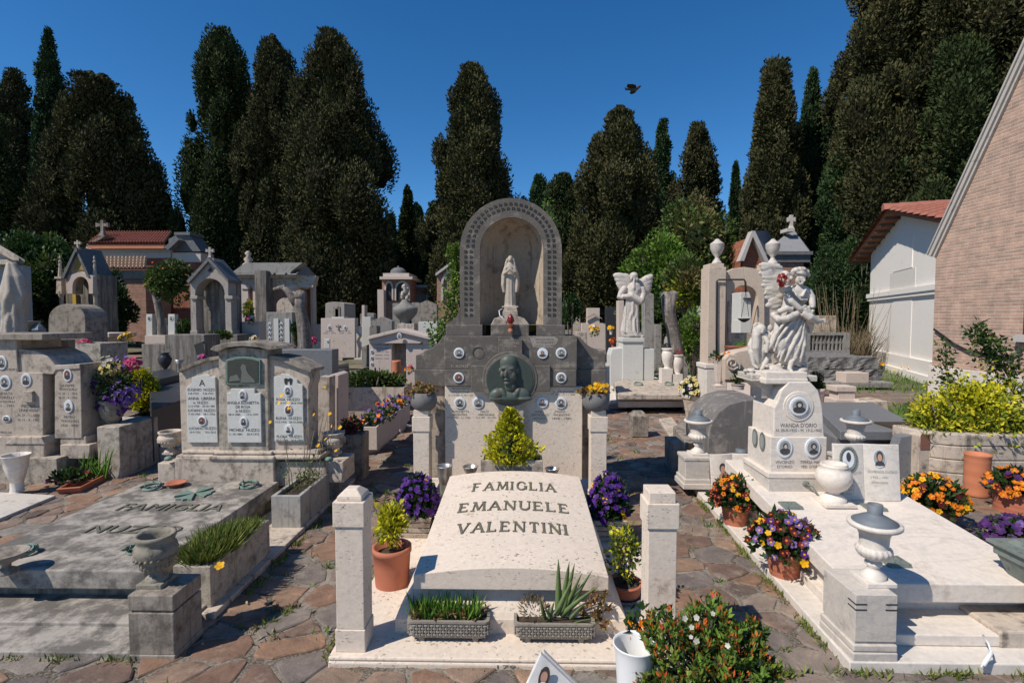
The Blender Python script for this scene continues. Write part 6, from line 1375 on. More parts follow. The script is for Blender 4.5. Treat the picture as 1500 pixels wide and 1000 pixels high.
#  middle distance
def stele(name,label,cat,x0,x1,yt,yb,dep,mat,shape='rect',D=None,group=None,base=None,extras=None,bev=.008):
 D=D or GD(yb,0,(x0+x1)/2)
 b=B();w_=x1-x0;cx=(x0+x1)/2
 if shape=='rect':pts=[(x0,yb),(x0,yt),(x1,yt),(x1,yb)]
 if shape=='round':pts=[(x0,yb)]+[(cx-w_/2*math.cos(a),yt+w_*.42-w_*.42*math.sin(a))for a in np.linspace(0,math.pi,13)]+[(x1,yb)]
 if shape=='gable':pts=[(x0,yb),(x0,yt+w_*.2),(cx,yt),(x1,yt+w_*.2),(x1,yb)]
 if shape=='step':pts=[(x0,yb),(x0,yt+(yb-yt)*.28),(x0+w_*.24,yt+(yb-yt)*.28),(x0+w_*.24,yt),(x1-w_*.24,yt),(x1-w_*.24,yt+(yb-yt)*.28),(x1,yt+(yb-yt)*.28),(x1,yb)]
 if shape=='arc':pts=[(x0,yb)]+[(cx-w_/2*math.cos(a),yt+w_*.12-w_*.12*math.sin(a))for a in np.linspace(.3,math.pi-.3,9)]+[(x1,yb)]
 if shape=='cross':
  t=w_*.16;yc=yt+(yb-yt)*.3
  pts=[(cx-t,yb),(cx-t,yc+t),(x0,yc+t),(x0,yc-t),(cx-t,yc-t),(cx-t,yt),(cx+t,yt),(cx+t,yc-t),(x1,yc-t),(x1,yc+t),(cx+t,yc+t),(cx+t,yb)]
 b.pprism(pts,D,dep)
 o=b.done(name,mat,None,bev,loc=(X(cx,D),D,0));tag(o,label,cat,group)
 if base:
  b=B();m_=base;b.pb(x0-m_,x1+m_,yb-m_*1.2,yb,D-.08,dep+.16);b.done('base',mat,o,bev)
 if extras:
  for e in extras:
   if e[0]=='p':portrait(o,e[1],e[2],e[3],e[4],D,e[5])
   elif e[0]=='i':inscr(o,[(t,a,c,w2,h)for t,a,c,w2,h in e[1]],D)
   elif e[0]=='b':b=B();b.pb(e[1],e[2],e[3],e[4],D-.02,.02);b.done(e[6]if len(e)>6 else 'plaque',e[5],o,.003)
 return o
def tomb_box(label,pts_px,z0,z1,mat,name='grave_slab',cat='grave',group=None,bev=.01,lip=None):
 """slab whose top corners are given as pixels at height z1"""
 q=[G(a,c,z1)[:2]for a,c in pts_px];cx=sum(p[0]for p in q)/len(q);cy=sum(p[1]for p in q)/len(q)
 b=B();b.plan(q,z0,z1);o=tag(b.done(name,mat,None,bev,loc=(cx,cy,0)),label,cat,group)
 if lip:
  b=B();b.plan([(cx+(p[0]-cx)*1.12,cy+(p[1]-cy)*1.08)for p in q],0,z0 if z0>.02 else .06);b.done('kerb',lip,o,bev)
 return o
stele('headstone','broad round topped grey headstone before the gothic shrine','headstone',71,125,445,560,.5,'grime','round',D=9.0)
t0=thing('stone_altar','pale stone altar block with a moulded top right of the round topped headstone','altar',P(140,540,11)[:2]+(0,))
b=B();b.pb(50,160,488,494,11,.8);b.pb(125,152,494,560,11.05,.7);b.pb(52,75,494,560,11.05,.7);b.done('block','pink',t0,.01)
b=B();x,y,z=P(41,488,10.9);b.lathe([(.12,0),(.06,.05),(.1,.12),(.2,.2),(.22,.26),(.2,.26),(.001,.22)],x,y,z,20);tag(b.done('stone_urn','grimeU',None,loc=(x,y,z)),'small stone urn on the wall left of the round topped headstone','urn')
b=B();x,y,z=P(57,494,10.9);b.lathe([(.05,0),(.1,.08),(.13,.16),(.08,.24),(.02,.3),(.001,.31)],x,y,z,7,smooth=False);tag(b.done('foil_bouquet','zinc',None,loc=(x,y,z)),'silvery wrapped bouquet beside the small urn at left','flowers')
t0=thing('streaked_wall','rain streaked grey stone tomb back with a hanging black vase','tomb',P(260,545,9.2)[:2]+(0,))
b=B();b.pb(208,244,504,560,9.3,.4);b.pb(242,300,490,560,9.25,.5);b.done('wall','grimes',t0,.01)
b=B();x,y,z=P(242,544,9.0);b.lathe([(.02,0),(.02,.03),(.09,.14),(.11,.22),(.08,.27),(.06,.31),(.08,.33),(.001,.33)],x,y,z,20);tag(b.done('black_vase','granite',None,loc=(x,y,z)),'black ceramic vase in front of the rain streaked stone wall','vase')
b=B();x,y,z=P(263,545,8.2);b.lathe([(.03,0),(.03,.12),(.07,.2),(.06,.2),(.001,.12)],x,y,z,16);tag(b.done('small_vase','metal',None,loc=(x,y,z)),'small grey metal vase left of the three part headstone','vase')
b=B();b.pprism([(284,505),(288,520),(300,518),(297,500)],8.9,.05);b.tube([P(299,503,8.8),P(303,527,8.75)],.012,6);tag(b.done('black_lantern','iron',None,loc=P(292,510,8.9)),'black square lantern at the corner of the rain streaked wall','lamp')
o=tomb_box('glossy black granite tomb in shade behind the bouquet urn',[(217,556),(262,545),(268,552),(268,585),(222,600)],0.05,.62,'granite')
tomb_box('second black granite slab stepped above the glossy black tomb',[(216,545),(250,539),(264,548),(230,556)],.55,.72,'granite')
o=stele('twin_stele','left one of two slim white tablets by the round orange tree','headstone',214,223,460,506,.15,'plaque',D=14,group=None,extras=[('p',218.5,466,3,4,0)]);
stele('twin_stele','right one of two slim white tablets by the round orange tree','headstone',246,256,460,506,.15,'plaque',D=14,extras=[('p',251,466,3.5,4.5,0)])
stele('headstone','small white marble tablet between the two slim tablets','headstone',225,244,466,506,.15,'plaque','step',D=14.3,extras=[('i',[('MARIA',230,485,8,2),('1904',230,489,6,2)])])
stele('low_wall','pale stepped base wall under the white tablets','wall',212,258,491,510,.5,'pink',D=13.8)
bush('leafy shrub between the white tablets and the arched gothic niche',269,462,496,11,13.2,['dkleaf','midleaf'],900,.07,lobes=7)
t0=thing('orange_tree','small round headed tree with glossy leaves and pale trunk before the brick chapel','tree',P(236,520,14)[:2]+(0,))
b=B();D=14;b.tube([P(238,505,D)[:2]+(0,),P(236,470,D),P(231,445,D),P(222,415,D),P(219,395,D)],[.12,.1,.09,.06,.03],8);b.tube([P(231,445,D),P(250,420,D),P(262,400,D)],[.07,.05,.02],6);b.done('trunk','grimes',t0)
b=B();c=np.array(P(243,410,D));n=4200;q=D/F;lob=sphere_pts(16)*rng.uniform(.3,.75,(16,1));per=rng.integers(0,16,n);u=sphere_pts(n);pos=c+(lob[per]+u*.38)*np.array([36*q,30*q,36*q]);leaves(b,pos,u+np.array([0,0,.2]),.1,.6);b.done('crown','midleaf',t0)
b=B();n=13;u=sphere_pts(n,-.5);
for k in range(n):b=B();b.ell(tuple(c+u[k]*np.array([30,26,30])*q),(.028,)*3,0,6);b.done('orange','orange',t0)
t0=thing('gothic_shrine','tall gothic shrine with steep gable, pinnacles and golden mosaic','shrine',P(125,500,13.5)[:2]+(0,))
D=13.5
b=B();b.pb(139,146,402,500,D+.1,.62);b.pb(97,139,400,500,D+.5,.22);b.done('body','grimes',t0)
def archpts(x0,x1,ysp,ytop,ybot,n=14,pointed=.0):
 c=(x0+x1)/2;r=(x1-x0)/2;return[(x0,ybot)]+[(c-r*math.cos(math.pi*k/n),ysp-(ysp-ytop)*math.sin(math.pi*k/n))for k in range(n+1)]+[(x1,ybot)]
def archwall(b,outer,ar,D,dep,mi=0):
 """gable wall with an arched opening: outer = [bl, tl, peak, tr, br] pixels"""
 bl,tl,pk,tr,br=outer;n=len(ar);c=(ar[0][0]+ar[-1][0])/2
 half=n//2
 L_=[bl,tl,pk]+[ar[k]for k in range(half,-1,-1)];R_=[pk,tr,br]+[ar[k]for k in range(n-1,half-1,-1)]
 for pl in(L_,R_):
  pts=[(P(a,q,D)[0],P(a,q,D)[2])for a,q in pl]
  b.prism(pts,D,D+dep,mi)
b=B();archwall(b,[(97,430),(97,402),(114,366),(134,404),(139,430)],archpts(103,132,419,402,430),D,.4);b.done('gable','grimeL',t0)
b=B();archwall(b,[(99,430),(99,404),(117,398),(136,404),(136,430)],archpts(106,130,420,405,430),D-.06,.1);b.done('arch_moulding','pink',t0)
b=B();b.pprism([(107,396),(115.5,377),(125,396),(117,395)],D-.02,.02);b.done('gold_mosaic','gold',t0)
b=B()
for x0,x1,xr_ in((92,114,1),(114,160,2)):pass
b.add([P(95,408,D-.1),P(114,364,D-.1),P(114,364,D-.05),P(95,408,D-.05)],[(0,1,2,3)])
b.prism([(P(q,r,D)[0],P(q,r,D)[2])for q,r in((93,407),(114.5,362),(135,406),(131,406),(114.5,369),(97,408))],D-.08,D+.75);b.done('roof','slate',t0)
for cx in(87.5,138):
 b=B();x,_,z=P(cx,500,D);s_=D/F;zt=P(cx,374,D)[2];zm=P(cx,408,D)[2]
 b.lathe([(4.5*s_,0),(4.5*s_,.3),(3.2*s_,.36),(3*s_,P(cx,434,D)[2]-0),(4.5*s_,P(cx,430,D)[2]),(4.8*s_,P(cx,426,D)[2])],x,D+.1,0,12)
 b.frus(x,D+.1,P(cx,430,D)[2],zm,4.2*s_,4.2*s_,3.2*s_,3.2*s_);b.frus(x,D+.1,zm,zm+.05,5*s_,5*s_,5*s_,5*s_);b.lathe([(3.2*s_,zm+.05),(1.6*s_,(zm+zt)/2+.1),(2.2*s_,(zm+zt)/2+.16),(.7*s_,zt-.12),(1.6*s_,zt-.06),(.01,zt)],x,D+.1,0,8,smooth=False);b.done('pinnacle','grimeL',t0)
def cross3(b,cx,yb,yt,D,hw,mi=0):
 s_=D/F;x,_,zb=P(cx,yb,D);zt=P(cx,yt,D)[2];h=zt-zb;t=h*.09;w_=hw*s_
 b.frus(x,D,zb,zb+h*.3,t*2,t*2,t,t);b.box(x-t,x+t,D-t,D+t,zb+h*.3,zt);b.box(x-w_,x+w_,D-t*.98,D+t*.98,zb+h*.62,zb+h*.62+2*t)
 for sx_ in(-1,1):b.frus(x+sx_*w_,D,zb+h*.62-t*.5,zb+h*.62+2.5*t,t*.6,t,t*.6,t)
b=B();cross3(b,114.5,366,352,D,4);b.done('cross','grimeL',t0)
b=B();b.pb(156,161,424,470,D+.45,.03);b.pb(106,111,428,446,D+.44,.03);b.done('gold_band','gold2',t0)
b=B();archwall(b,[(140,500),(140,430),(141,428),(142,430),(142,500)],[(140.5,500),(141,480),(141.5,500)],D+.4,.1);b.pb(146,149,435,485,D+.4,.1);b.done('side_column','grimeL',t0)
t0=thing('brick_chapel','red brick chapel with red tile roof and grey stone gable at left','chapel',P(210,480,22)[:2]+(0,))
D=22;b=B();b.pb(128,250,372,500,D,3);b.done('wall','brickX',t0)
b=B();b.pb(250,292,366,500,D+.05,.8);b.done('side_wing','brickX',t0)
b=B();b.pb(126,252,361,369,D-.15,3);b.pb(128,250,369,378,D-.08,3);b.done('cornice','corn',t0)
def tileroof(b,P0,P1,P2,P3,n,m,amp,mi=0):
 """P0,P1 eave ends; P3,P2 ridge ends; n rounded channels, m rows"""
 P0,P1,P2,P3=map(Vector,(P0,P1,P2,P3));nn=(P1-P0).cross(P3-P0).normalized();nn=nn if nn.z>0 else-nn
 k=n*6;v=[]
 for j in range(m*2+1):
  jj=(j//2+(j%2))/m if j else 0;lift=amp*.5*(1 if j%2==0 else 0)
  for i in range(k+1):
   a=P0+(P1-P0)*(i/k);c=P3+(P2-P3)*(i/k);q=a+(c-a)*min(1,jj)+nn*(amp*abs(math.sin(math.pi*i/6))+lift);v.append(tuple(q))
 b.add(v,[(j*(k+1)+i,j*(k+1)+i+1,(j+1)*(k+1)+i+1,(j+1)*(k+1)+i)for j in range(m*2)for i in range(k)],mi)
b=B();tileroof(b,P(128,359,D-.4),P(240,359,D-.4),P(252,342,D+2.4),P(150,342,D+2.4),26,7,.1);b.add([P(128,360,D-.4),P(240,360,D-.4),P(240,364,D-.4),P(128,364,D-.4)],[(3,2,1,0)],1)
b.pb(130,240,357.5,362,D-.35,.1,1);b.done('tile_roof',['tile','terra2'],t0)
b=B();b.pprism([(247,368),(247,350),(262,342),(276,342),(294,368)],D-.1,.9);b.pb(255,278,340,344,D-.2,1);b.pprism([(240,362),(258,348),(262,351),(246,366)],D-.5,1);b.done('stone_gable','slate',t0)
b=B();b.pb(252,294,370,384,D-.05,.9);b.done('cornice','pink',t0)
b=B();cross3(b,151,346,323,D+1,8);b.done('cross','grimes',t0);b=B();b.pprism([(126,360),(128,356),(150,345),(154,345),(148,350)],D-.3,.6);b.done('gable_edge','grimes',t0)
D=19.5;b=B();tileroof(b,P(150,396,D),P(214,396,D),P(216,379,D+1.6),P(150,379,D+1.6),12,4,.1);b.done('lean_to_roof','tilep',t0)
b=B();b.pb(150,214,396,500,D+.25,1.4);b.done('lean_to_wall','brickF',t0);b=B();b.pb(152,214,396,408,D+.2,.2);b.done('lintel','conc',t0)
t0=thing('gothic_niche','open gothic niche tomb with trefoil arch, inscribed back wall and cross','shrine',P(312,500,12.5)[:2]+(0,))
D=12.5
b=B();archwall(b,[(279.5,436),(279.5,411),(308,380),(334.5,411),(334.5,436)],archpts(286,329,431,408,436),D,.35);b.done('gable','pink2',t0,.01)
b=B();b.prism([(P(a,c,D)[0],P(a,c,D)[2])for a,c in((276,412),(308,377),(337,410),(337,414),(308,383),(279,415))],D-.08,D+.55);b.done('roof','slate',t0)
for x0,x1 in((280,287.5),(330,339)):
 b=B();b.pb(x0,x1,438,487,D+.02,.25);b.pb(x0-1.5,x1+1.5,433,438,D-.02,.32);b.pb(x0-1.5,x1+1.5,484,491,D-.02,.32);b.done('column','pink2',t0,.008)
b=B();b.pb(334,338,408,500,D+.1,.5);b.pb(282,334,400,500,D+.42,.1);b.pb(279,283,412,500,D+.3,.2);b.done('back_wall','grimes',t0)
inscr(t0,[(t,312,432+k*5.2,w2,2.2)for k,(t,w2)in enumerate((('CLEOFE',16),('N. 1852 - M. 1911',28),('GIUSEPPE',20),('N. 1848 - M. 1921',28),('ANTONIO',18),('E FIGLI',15)))],D+.41)
b=B();cross3(b,308,380,362,D+.1,5);b.pb(303,313,378,384,D+.02,.3);b.done('cross','pink2',t0)
b=B();b.pprism([(306,394),(308,391),(310,394),(312,397),(308,398.5),(304,397)],D-.01,.02);b.done('trefoil','iron',t0)
b=B();b.pb(276,348,490,512,D-.3,.95);b.done('plinth','grimes',t0,.01)
bush('low green plants with white blooms at the foot of the gothic niche',315,483,500,26,11.6,['midleaf','dkleaf'],1200,.06,lobes=9,trunk=False)
t0=thing('mausoleum','small brick mausoleum with white corner pilasters and grey slab roof','mausoleum',P(400,490,19)[:2]+(0,))
D=19;b=B();b.pb(352,430,404,500,D,1.7);b.done('wall','brickF',t0)
b=B();b.add([P(430,404,D),P(457,410,D+1.72),P(457,494,D+1.72),P(430,500,D)],[(3,2,1,0)]);b.done('side_wall','brickF',t0)
b=B();b.prism([(P(a,c,D)[0],P(a,c,D)[2])for a,c in((345,401),(366,386),(448,386),(432,398),(430,402))],D-.3,D+.2);
b.add([P(343,402,D-.4),P(434,402,D-.4),P(446,386,D+1.8),P(364,386,D+1.8),P(463,404,D+3.8)],[(0,1,2,3),(1,4,2)]);b.done('slab_roof','slateL',t0)
b=B()
for k in range(4):a=P(384+k*17,401,D-.42);c=P(396+k*17,386,D+1.78);b.tube([a,c],.035,5)
b.done('roof_batten','slate',t0)
b=B();b.pb(346,433,401,407,D-.25,2.0);b.pb(349,432,407,421,D-.08,1.85);b.pprism([(430,421),(432,402),(463,404),(458,421)],D+.0,.3);b.done('entablature','grimeL',t0)
for x0,x1 in((354,364),(371,378),(424,432)):
 b=B();b.pb(x0,x1,421,500,D-.12,.3);b.pb(x0-1,x1+1,417,423,D-.16,.4);b.done('pilaster','pink',t0)
b=B();b.pb(374,390,396,500,D-.6,.6);b.done('chimney_block','grimes',t0);b=B();b.pb(455,459,405,490,D+1.2,.3);b.done('pilaster','pink',t0)
b=B();x,y,z=P(364,388,D);b.lathe([(.22,0),(.1,.1),(.16,.2),(.06,.32),(.12,.42),(.04,.5)],x,y,z,10);cross3(b,364,378,370,D,2.2);b.done('finial','grimeL',t0)
stele('headstone','tall plain grey arched headstone behind the pollarded trunk','headstone',405,432,436,495,.4,'grimeL','round',D=15)
stele('headstone','pale stone block with red and white flowers beside the gothic niche','headstone',354,380,471,500,.5,'pink','rect',D=13)
o=stele('photo_stele','dark grey marble headstone with two columns of round photographs','headstone',390,428,457,505,.2,'conc','rect',D=11.5,extras=[('b',401,408,467,502,'plaque'),('b',417,424,467,502,'plaque')]+[('p',a,475+k*7,2.4,3,0)for a in(395,412)for k in range(4)])
def pollard(label,pts,rads,D,knobs,twig=0):
 t0=thing('pollarded_tree',label,'tree',P(pts[0][0],pts[0][1],D)[:2]+(0,),None);b=B()
 p0=P(pts[0][0],pts[0][1],D);b.tube([(p0[0],p0[1],-.05)]+[P(a,c,D)for a,c in pts],[rads[0]*1.15]+rads,10)
 for a,c,r in knobs:b.ell(P(a,c,D),(r,r,r*.9),0,10)
 b.done('trunk','bark2',t0);return t0
t0=pollard('bare crooked pollarded tree with a knobbly top before the small mausoleum',[(447,505),(445,480),(442,462),(438,448),(441,434)],[.13,.12,.11,.1,.1],9.6,[(440,433,.12)])
b=B();b.tube([P(438,450,9.6),P(428,436,9.6),P(420,424,9.6),P(412,421,9.6),P(401,424,9.6)],[.09,.075,.06,.045,.03],8);b.ell(P(415,421,9.6),(.06,.05,.05),0,8);b.done('limb','bark2',t0)
t0=pollard('upright sawn off pollarded trunk right of the marble angel',[(990,512),(985,480),(979,455),(980,432)],[.15,.13,.14,.16],11,[(976,434,.12),(986,432,.11)])
stele('grey_wall_tomb','smooth dark grey tomb back wall just behind the three part headstone','tomb',398,487,512,580,.25,'greyg','rect',D=7.2)
stele('side_post','beige stepped stone post standing right of the three part headstone','post',466,483,552,680,.18,'grimeL','rect',D=5.7)
stele('side_post','taller pale stone post with cut shoulder right of the three part headstone','post',482,496,547,645,.35,'pink','gable',D=5.95)
tomb_box('black granite slab lying beyond the shrub trough',[(488,536),(511,531),(511,538),(490,548)],.3,.42,'granite',lip='conc')
t0=stele('pink_stele','rosy stone family headstone with wavy right edge and two small photographs','headstone',470,520,466,524,.25,'pink','rect',D=12.2,extras=[('p',483,479.5,3,4,0),('p',506,480,2.6,3.4,1),('i',[('ANNA',483,485,12,2),('1895 - 1972',483,488,18,1.8)]),('i',[('PIETRO',506,485,14,2),('1899 - 1981',506,488,18,1.8)])])
b=B();b.pprism([(518,524),(518,476),(522,478),(521,486),(526,492),(522,500),(525,510),(524,524)],12.22,.22);b.done('wavy_edge','pink',t0);b=B();cross3(b,495,482,475,12.19,3);b.done('cross','pink2',t0)
stele('shrine_headstone','pale tall headstone with arched niche and small figure above the rosy headstone','headstone',476,505,442,500,1.0,'pink2','arc',D=15,extras=[('b',488,498,449,470,'grime','niche'),('b',491,495.5,452,470,'marble','figure')])
stele('photo_block','small bluish white block with two photographs below the arched niche headstone','headstone',486,504,464,475,.3,'plaque',D=12.6,extras=[('p',490.5,468,1.6,2,0),('p',499.5,468,1.6,2,0)])
tomb_box('pale flat grave slab in front of the rosy family headstone',[(458,510),(508,508),(498,516),(452,514)],.1,.3,'pink',lip='pink2')
stele('white_tablet','small white leaning tablet standing on the pale grave slab','tablet',475,483,496,510,.04,'plaque',D=11.0,extras=[('p',480,500,1.5,2,0)])
def blooms(label,cx,cy,r,D,cols,n=30,fs=.03,leafn=60,name='flower_bunch',vase=None,lm='dkleaf'):
 c=np.array(P(cx,cy,D));q=r*D/F;t0=thing(name,label,'flowers',(c[0],c[1],max(c[2]-q-.1,0)))
 b=B();u=sphere_pts(n,-.2);k=rng.integers(0,len(cols),n)
 for i in range(len(cols)):flowers(b,c+u[k==i]*q*rng.uniform(.6,1.05,((k==i).sum(),1)),u[k==i]+np.array([0,-.6,.3]),fs,(i,i))
 b.done('blossoms',cols,t0)
 b=B();u=sphere_pts(leafn);leaves(b,c+u*q*rng.uniform(.3,1,(leafn,1))-np.array([0,0,q*.2]),u,q*.45+.01,.5);b.done('foliage',lm,t0)
 if vase:b=B();b.lathe([(q*.45,0),(q*.5,q*.9),(q*.7,q*1.6),(.001,q*1.5)],c[0],c[1],max(c[2]-q*2.2,0),16);b.done('vase',vase,t0)
 return t0
blooms('bright magenta flowers beside the pollarded trunk',457,500,5.5,10.5,['pinkf'],30,.045,vase='pink');blooms('red and pink flowers on the pale block by the gothic niche',366,468,6,12.8,['redf','pinkf','whitef'],22,.035)
blooms('white flowers in front of the dark photo headstone',372,497,7,11,['whitef','yellow'],20,.03);blooms('dried and yellow flowers on the low graves left of the wall',184,495,9,11,['cream2','yellow'],26,.035,lm='midleaf');blooms('violet blooms on top of the three part headstone',296,524,5,8,['lilac','pinkf'],24,.03)
bush('weedy yellow climber on the small mausoleum front',365,438,492,10,16,['yelgreen','midleaf'],700,.08,lobes=8,core=False);bush('green shrub with white blooms beside the pollarded trunk',433,470,505,9,11,['midleaf','dkleaf'],900,.06,lobes=7);bush('small dark conifer tuft by the low graves at left',160,488,515,12,12.5,['dkleaf'],900,.07,lobes=8,trunk=False)
D=12;t0=thing('flaming_bowl','large grey stone bowl with carved flame lid on a pale block','urn',P(594,488,D)[:2]+(0,));s_=D/F;x,y,zb=P(594,478,D)
b=B();b.pb(582,607,474,500,D-.2,.4);b.pb(578,610,496,520,D-.25,.5);b.done('pedestal','grimeL',t0,.01)
b=B();b.lathe([(10*s_,0),(7*s_,.05),(6*s_,.12),(12*s_,.2),(17*s_,.3),(18*s_,.36),(18*s_,.42),(16*s_,.44),(10*s_,.5),(6*s_,.56),(5*s_,.6),(.01,.62)],x,y,zb+.0,32);b.done('bowl','grimes2',t0)
b=B()
for k in range(22):a=rng.uniform(0,6.28);h=rng.uniform(.02,.3);b.ell((x+.07*math.cos(a)*(1-h),y+.07*math.sin(a),zb+.62+h),(.045,.045,.06),0,6)
b.done('carved_flame','statd',t0)
D=8.6;t0=thing('gabled_tomb','wide cream tomb with low gable and two inscribed side panels','tomb',P(580,560,D)[:2]+(0,))
b=B();b.pprism([(540,503),(541,495),(584,484),(625,495),(628,503)],D-.05,.5);b.pprism([(537,498),(541,492),(584,481.5),(627,492),(632,498),(584,486.5)],D-.1,.6);b.done('gable','pink',t0,.008)
b=B();b.pb(541,574,501,560,D,.4);b.done('panel','pink',t0,.008);b=B();b.pb(595,640,501,570,D,.4);b.done('panel','pink',t0,.008);b=B();b.pb(574,595,500,570,D+.25,.15);b.done('recess','travd',t0)
portrait(t0,585,492,3.5,4.5,D-.1,0)
for k,yy in enumerate((515,524,533)):portrait(t0,545,yy,2.4,3,D,0 if k%2 else 1)
inscr(t0,[(t,560,505+k*5,20,1.8)for k,t in enumerate(('LUIGI 1880','TERESA 1884','CARLO 1911','EMMA 1915','REMO 1920'))],D)
b=B();x,y,z=P(581,548,8.2);z1=P(581,528,8.2)[2];b.lathe([(.068,0),(.07,(z1-z)*.9),(.074,z1-z),(.06,z1-z),(.001,(z1-z)*.8)],x,y,z,20);tag(b.done('terracotta_vase','terra2',None,loc=(x,y,z)),'cylindrical terracotta vase in the recess of the gabled cream tomb','vase')
t0,xa,xb,zb,zt=trough('long grey stone trough of clipped green shrubs before the gabled tomb',500,592,567,602,7.6,.55,'grimeL')
bush('row of low green shrubs filling the long stone trough before the gabled tomb',548,541,574,52,7.9,['dkleaf','midleaf','midleaf'],3600,.06,lobes=22,ry=.25,z0=.3)
t0,xa,xb,zb,zt=trough('cream marble trough of orange and purple pansies left of the rear pillar',527,552,625,659,5.35,1.6,'pink')
b=B();n=90;pos=np.stack([rng.uniform(xa-.05,xb+.03,n),rng.uniform(5.4,6.9,n),zt+rng.uniform(.0,.12,n)],1);k=rng.integers(0,3,n)
for i in range(3):flowers(b,pos[k==i],np.tile([-.2,-.7,.6],((k==i).sum(),1)),.026,(i,i))
b.done('blossoms',['orange','purple','lilac'],t0);b=B();n=500;leaves(b,np.stack([rng.uniform(xa,xb,n),rng.uniform(5.4,6.9,n),zt+rng.uniform(-.04,.09,n)],1),rng.normal(size=(n,3))*.5+np.array([0,0,.6]),.06,.5);b.done('foliage','dkleaf',t0)
b=B();pts=[G(530,668)[:2],G(553,664)[:2],(G(589,632)[0],7.6),(G(565,632)[0],7.6)];b.plan(pts,-.05,.07);tag(b.done('marble_kerb','pink',None,.01,loc=G(560,650)),'cream marble kerb strip running under the pansy trough','kerb')
stele('corner_post','cream hollow topped corner post behind the orange pansies','post',566,587,593,636,.3,'pink','rect',D=7.1)
stele('low_pillar','dark streaked square pillar carrying a pot of dark red flowers','pillar',497,531,637,720,.22,'grime','rect',D=5.0)
t0=pot_pansy('small black pot of dark red blooms on the streaked square pillar',515,630,638,9,P(515,638,5.05)[2],15,612,[('maroon','maroon',1)],nf=50,fs=.022,pm='iron',D=5.1,fbot=628,group=None,name='potted_flowers',nl=200)
tomb_box('dark wedge shaped slab between the headstone and the streaked pillar',[(466,668),(497,660),(497,690),(470,690)],.0,.3,'grime')
bush('green plant with glossy leaves on the ground beside the central plinth pot',500,590,612,6,7.0,['dkleaf'],150,.05,lobes=5,trunk=False)
D=24;t0=thing('domed_chapel','small distant domed chapel with round arches','chapel',P(577,450,D)[:2]+(0,));s_=D/F
b=B();x,y,_=P(577,420,D);b.pb(560,600,408,470,D,1.6);b.done('wall','brickF',t0)
b=B();b.pb(556,604,405,409,D-.3,2.3);b.pb(561,599,400,405,D-.1,1.9);
for(x0,x1)in((563,576),(578,600)):
 b.pprism(archpts(x0,x1,424,411,440)+archpts(x0+2.2,x1-2.2,425,414,440)[::-1],D-.1,.12)
b.pb(553,562,424,470,D-.4,1);b.done('stone_trim','pink',t0)
b=B();b.pprism(archpts(580.5,597.5,425,414,440),D-.03,.04);b.pprism(archpts(565.5,573.5,425,415,440),D-.03,.04);b.done('arch_opening','iron',t0)
b=B();zz=P(577,400,D)[2];b.lathe([(13*s_,0)]+[(12*s_*math.cos(a),.1+8*s_*math.sin(a))for a in np.linspace(0,1.5,8)]+[(.05,9.4*s_+.1),(.01,10.5*s_+.1)],x,y+.9,zz,24);b.done('dome','slate',t0)
t0=thing('loggia','long low distant building with a dark band behind the graves','building',P(620,440,27)[:2]+(0,));b=B();b.pb(598,665,420,470,27,2);b.done('wall','conc',t0);b=B();b.pb(596,667,417,421,26.8,2.4);b.pb(600,664,424,430,26.95,.1,1);b.done('cornice',['corn','brickF'],t0)
t0=thing('arched_chapel','dark arched chapel front half hidden behind the ivy of the central niche','chapel',P(660,450,24)[:2]+(0,));b=B();b.pprism([(640,470),(640,400),(672,378),(700,400),(700,470)],24,3);b.done('wall','brickF',t0);b=B();b.pprism(archpts(646,682,415,395,440)+archpts(649,679,416,398,440)[::-1],23.9,.12);b.pprism([(638,400),(672,375),(700,396),(700,400),(672,379),(638,404)],23.8,.3);b.done('arch_trim','corn',t0)
def vine2():pass
t0=vine('bright green ivy climbing up the left side of the arched niche',[(640,500),(650,485),(662,462),(664,440),(668,415),(669,395),(664,372),(668,362)],4.85,['brightleaf','brightleaf','midleaf'],1500,.045,[20,22,18,15,12,9,7],name='ivy',z0=.9)
t0=vine('tuft of bright green leaves poking over the top right of the arched niche',[(812,335),(808,318),(803,303),(797,297),(802,308)],5.1,['brightleaf'],60,.045,[8,8,7,5],name='ivy',z0=1.5)
t0=thing('mausoleum','bluish grey plastered mausoleum with pediment cut by the left edge','mausoleum',P(10,480,12)[:2]+(0,));D=12
def wedge(b,x0,x1,yt,yb,D,dep,dy=0,mi=0,top=None):
 xa,xb=X(x0,D,440),X(x1,D,440);k=(D+dep)/D*1.02;za,zc=P(0,yb,D)[2],P(0,yt,D)[2]
 b.plan([(xa,D+dy),(xb,D+dy),(xb*k,D+dep),(xa*k,D+dep)],za,zc,mi)
b=B();wedge(b,-160,36,386,520,D,3);b.done('wall','paleblue',t0)
b=B();pp=[(-170,386),(-60,320),(42,381),(42,386)];k=(D+3)/D*1.02
def skewprism(b,pp,D,dep,dy,mi=0):
 q=[(P(a,c,D)[0],P(a,c,D)[2])for a,c in pp];n=len(q);k=(D+dep)/D*1.02
 b.add([(a,D+dy,c)for a,c in q]+[(a*k,D+dep,c)for a,c in q],[tuple(range(n)),tuple(range(2*n-1,n-1,-1))]+[(i,i+n,(i+1)%n+n,(i+1)%n)for i in range(n)],mi)
skewprism(b,pp,D,3,-.1);b.done('pediment','paleblue',t0)
b=B();skewprism(b,[(-60,316),(46,378),(46,384),(36,383),(-60,328)],D,3,-.3);wedge(b,-165,40,382,389,D,3,-.22);b.done('cornice','grimeL',t0,.01);b=B();b.pb(29,36,389,520,D-.06,.2);b.done('pilaster','paleblue',t0)
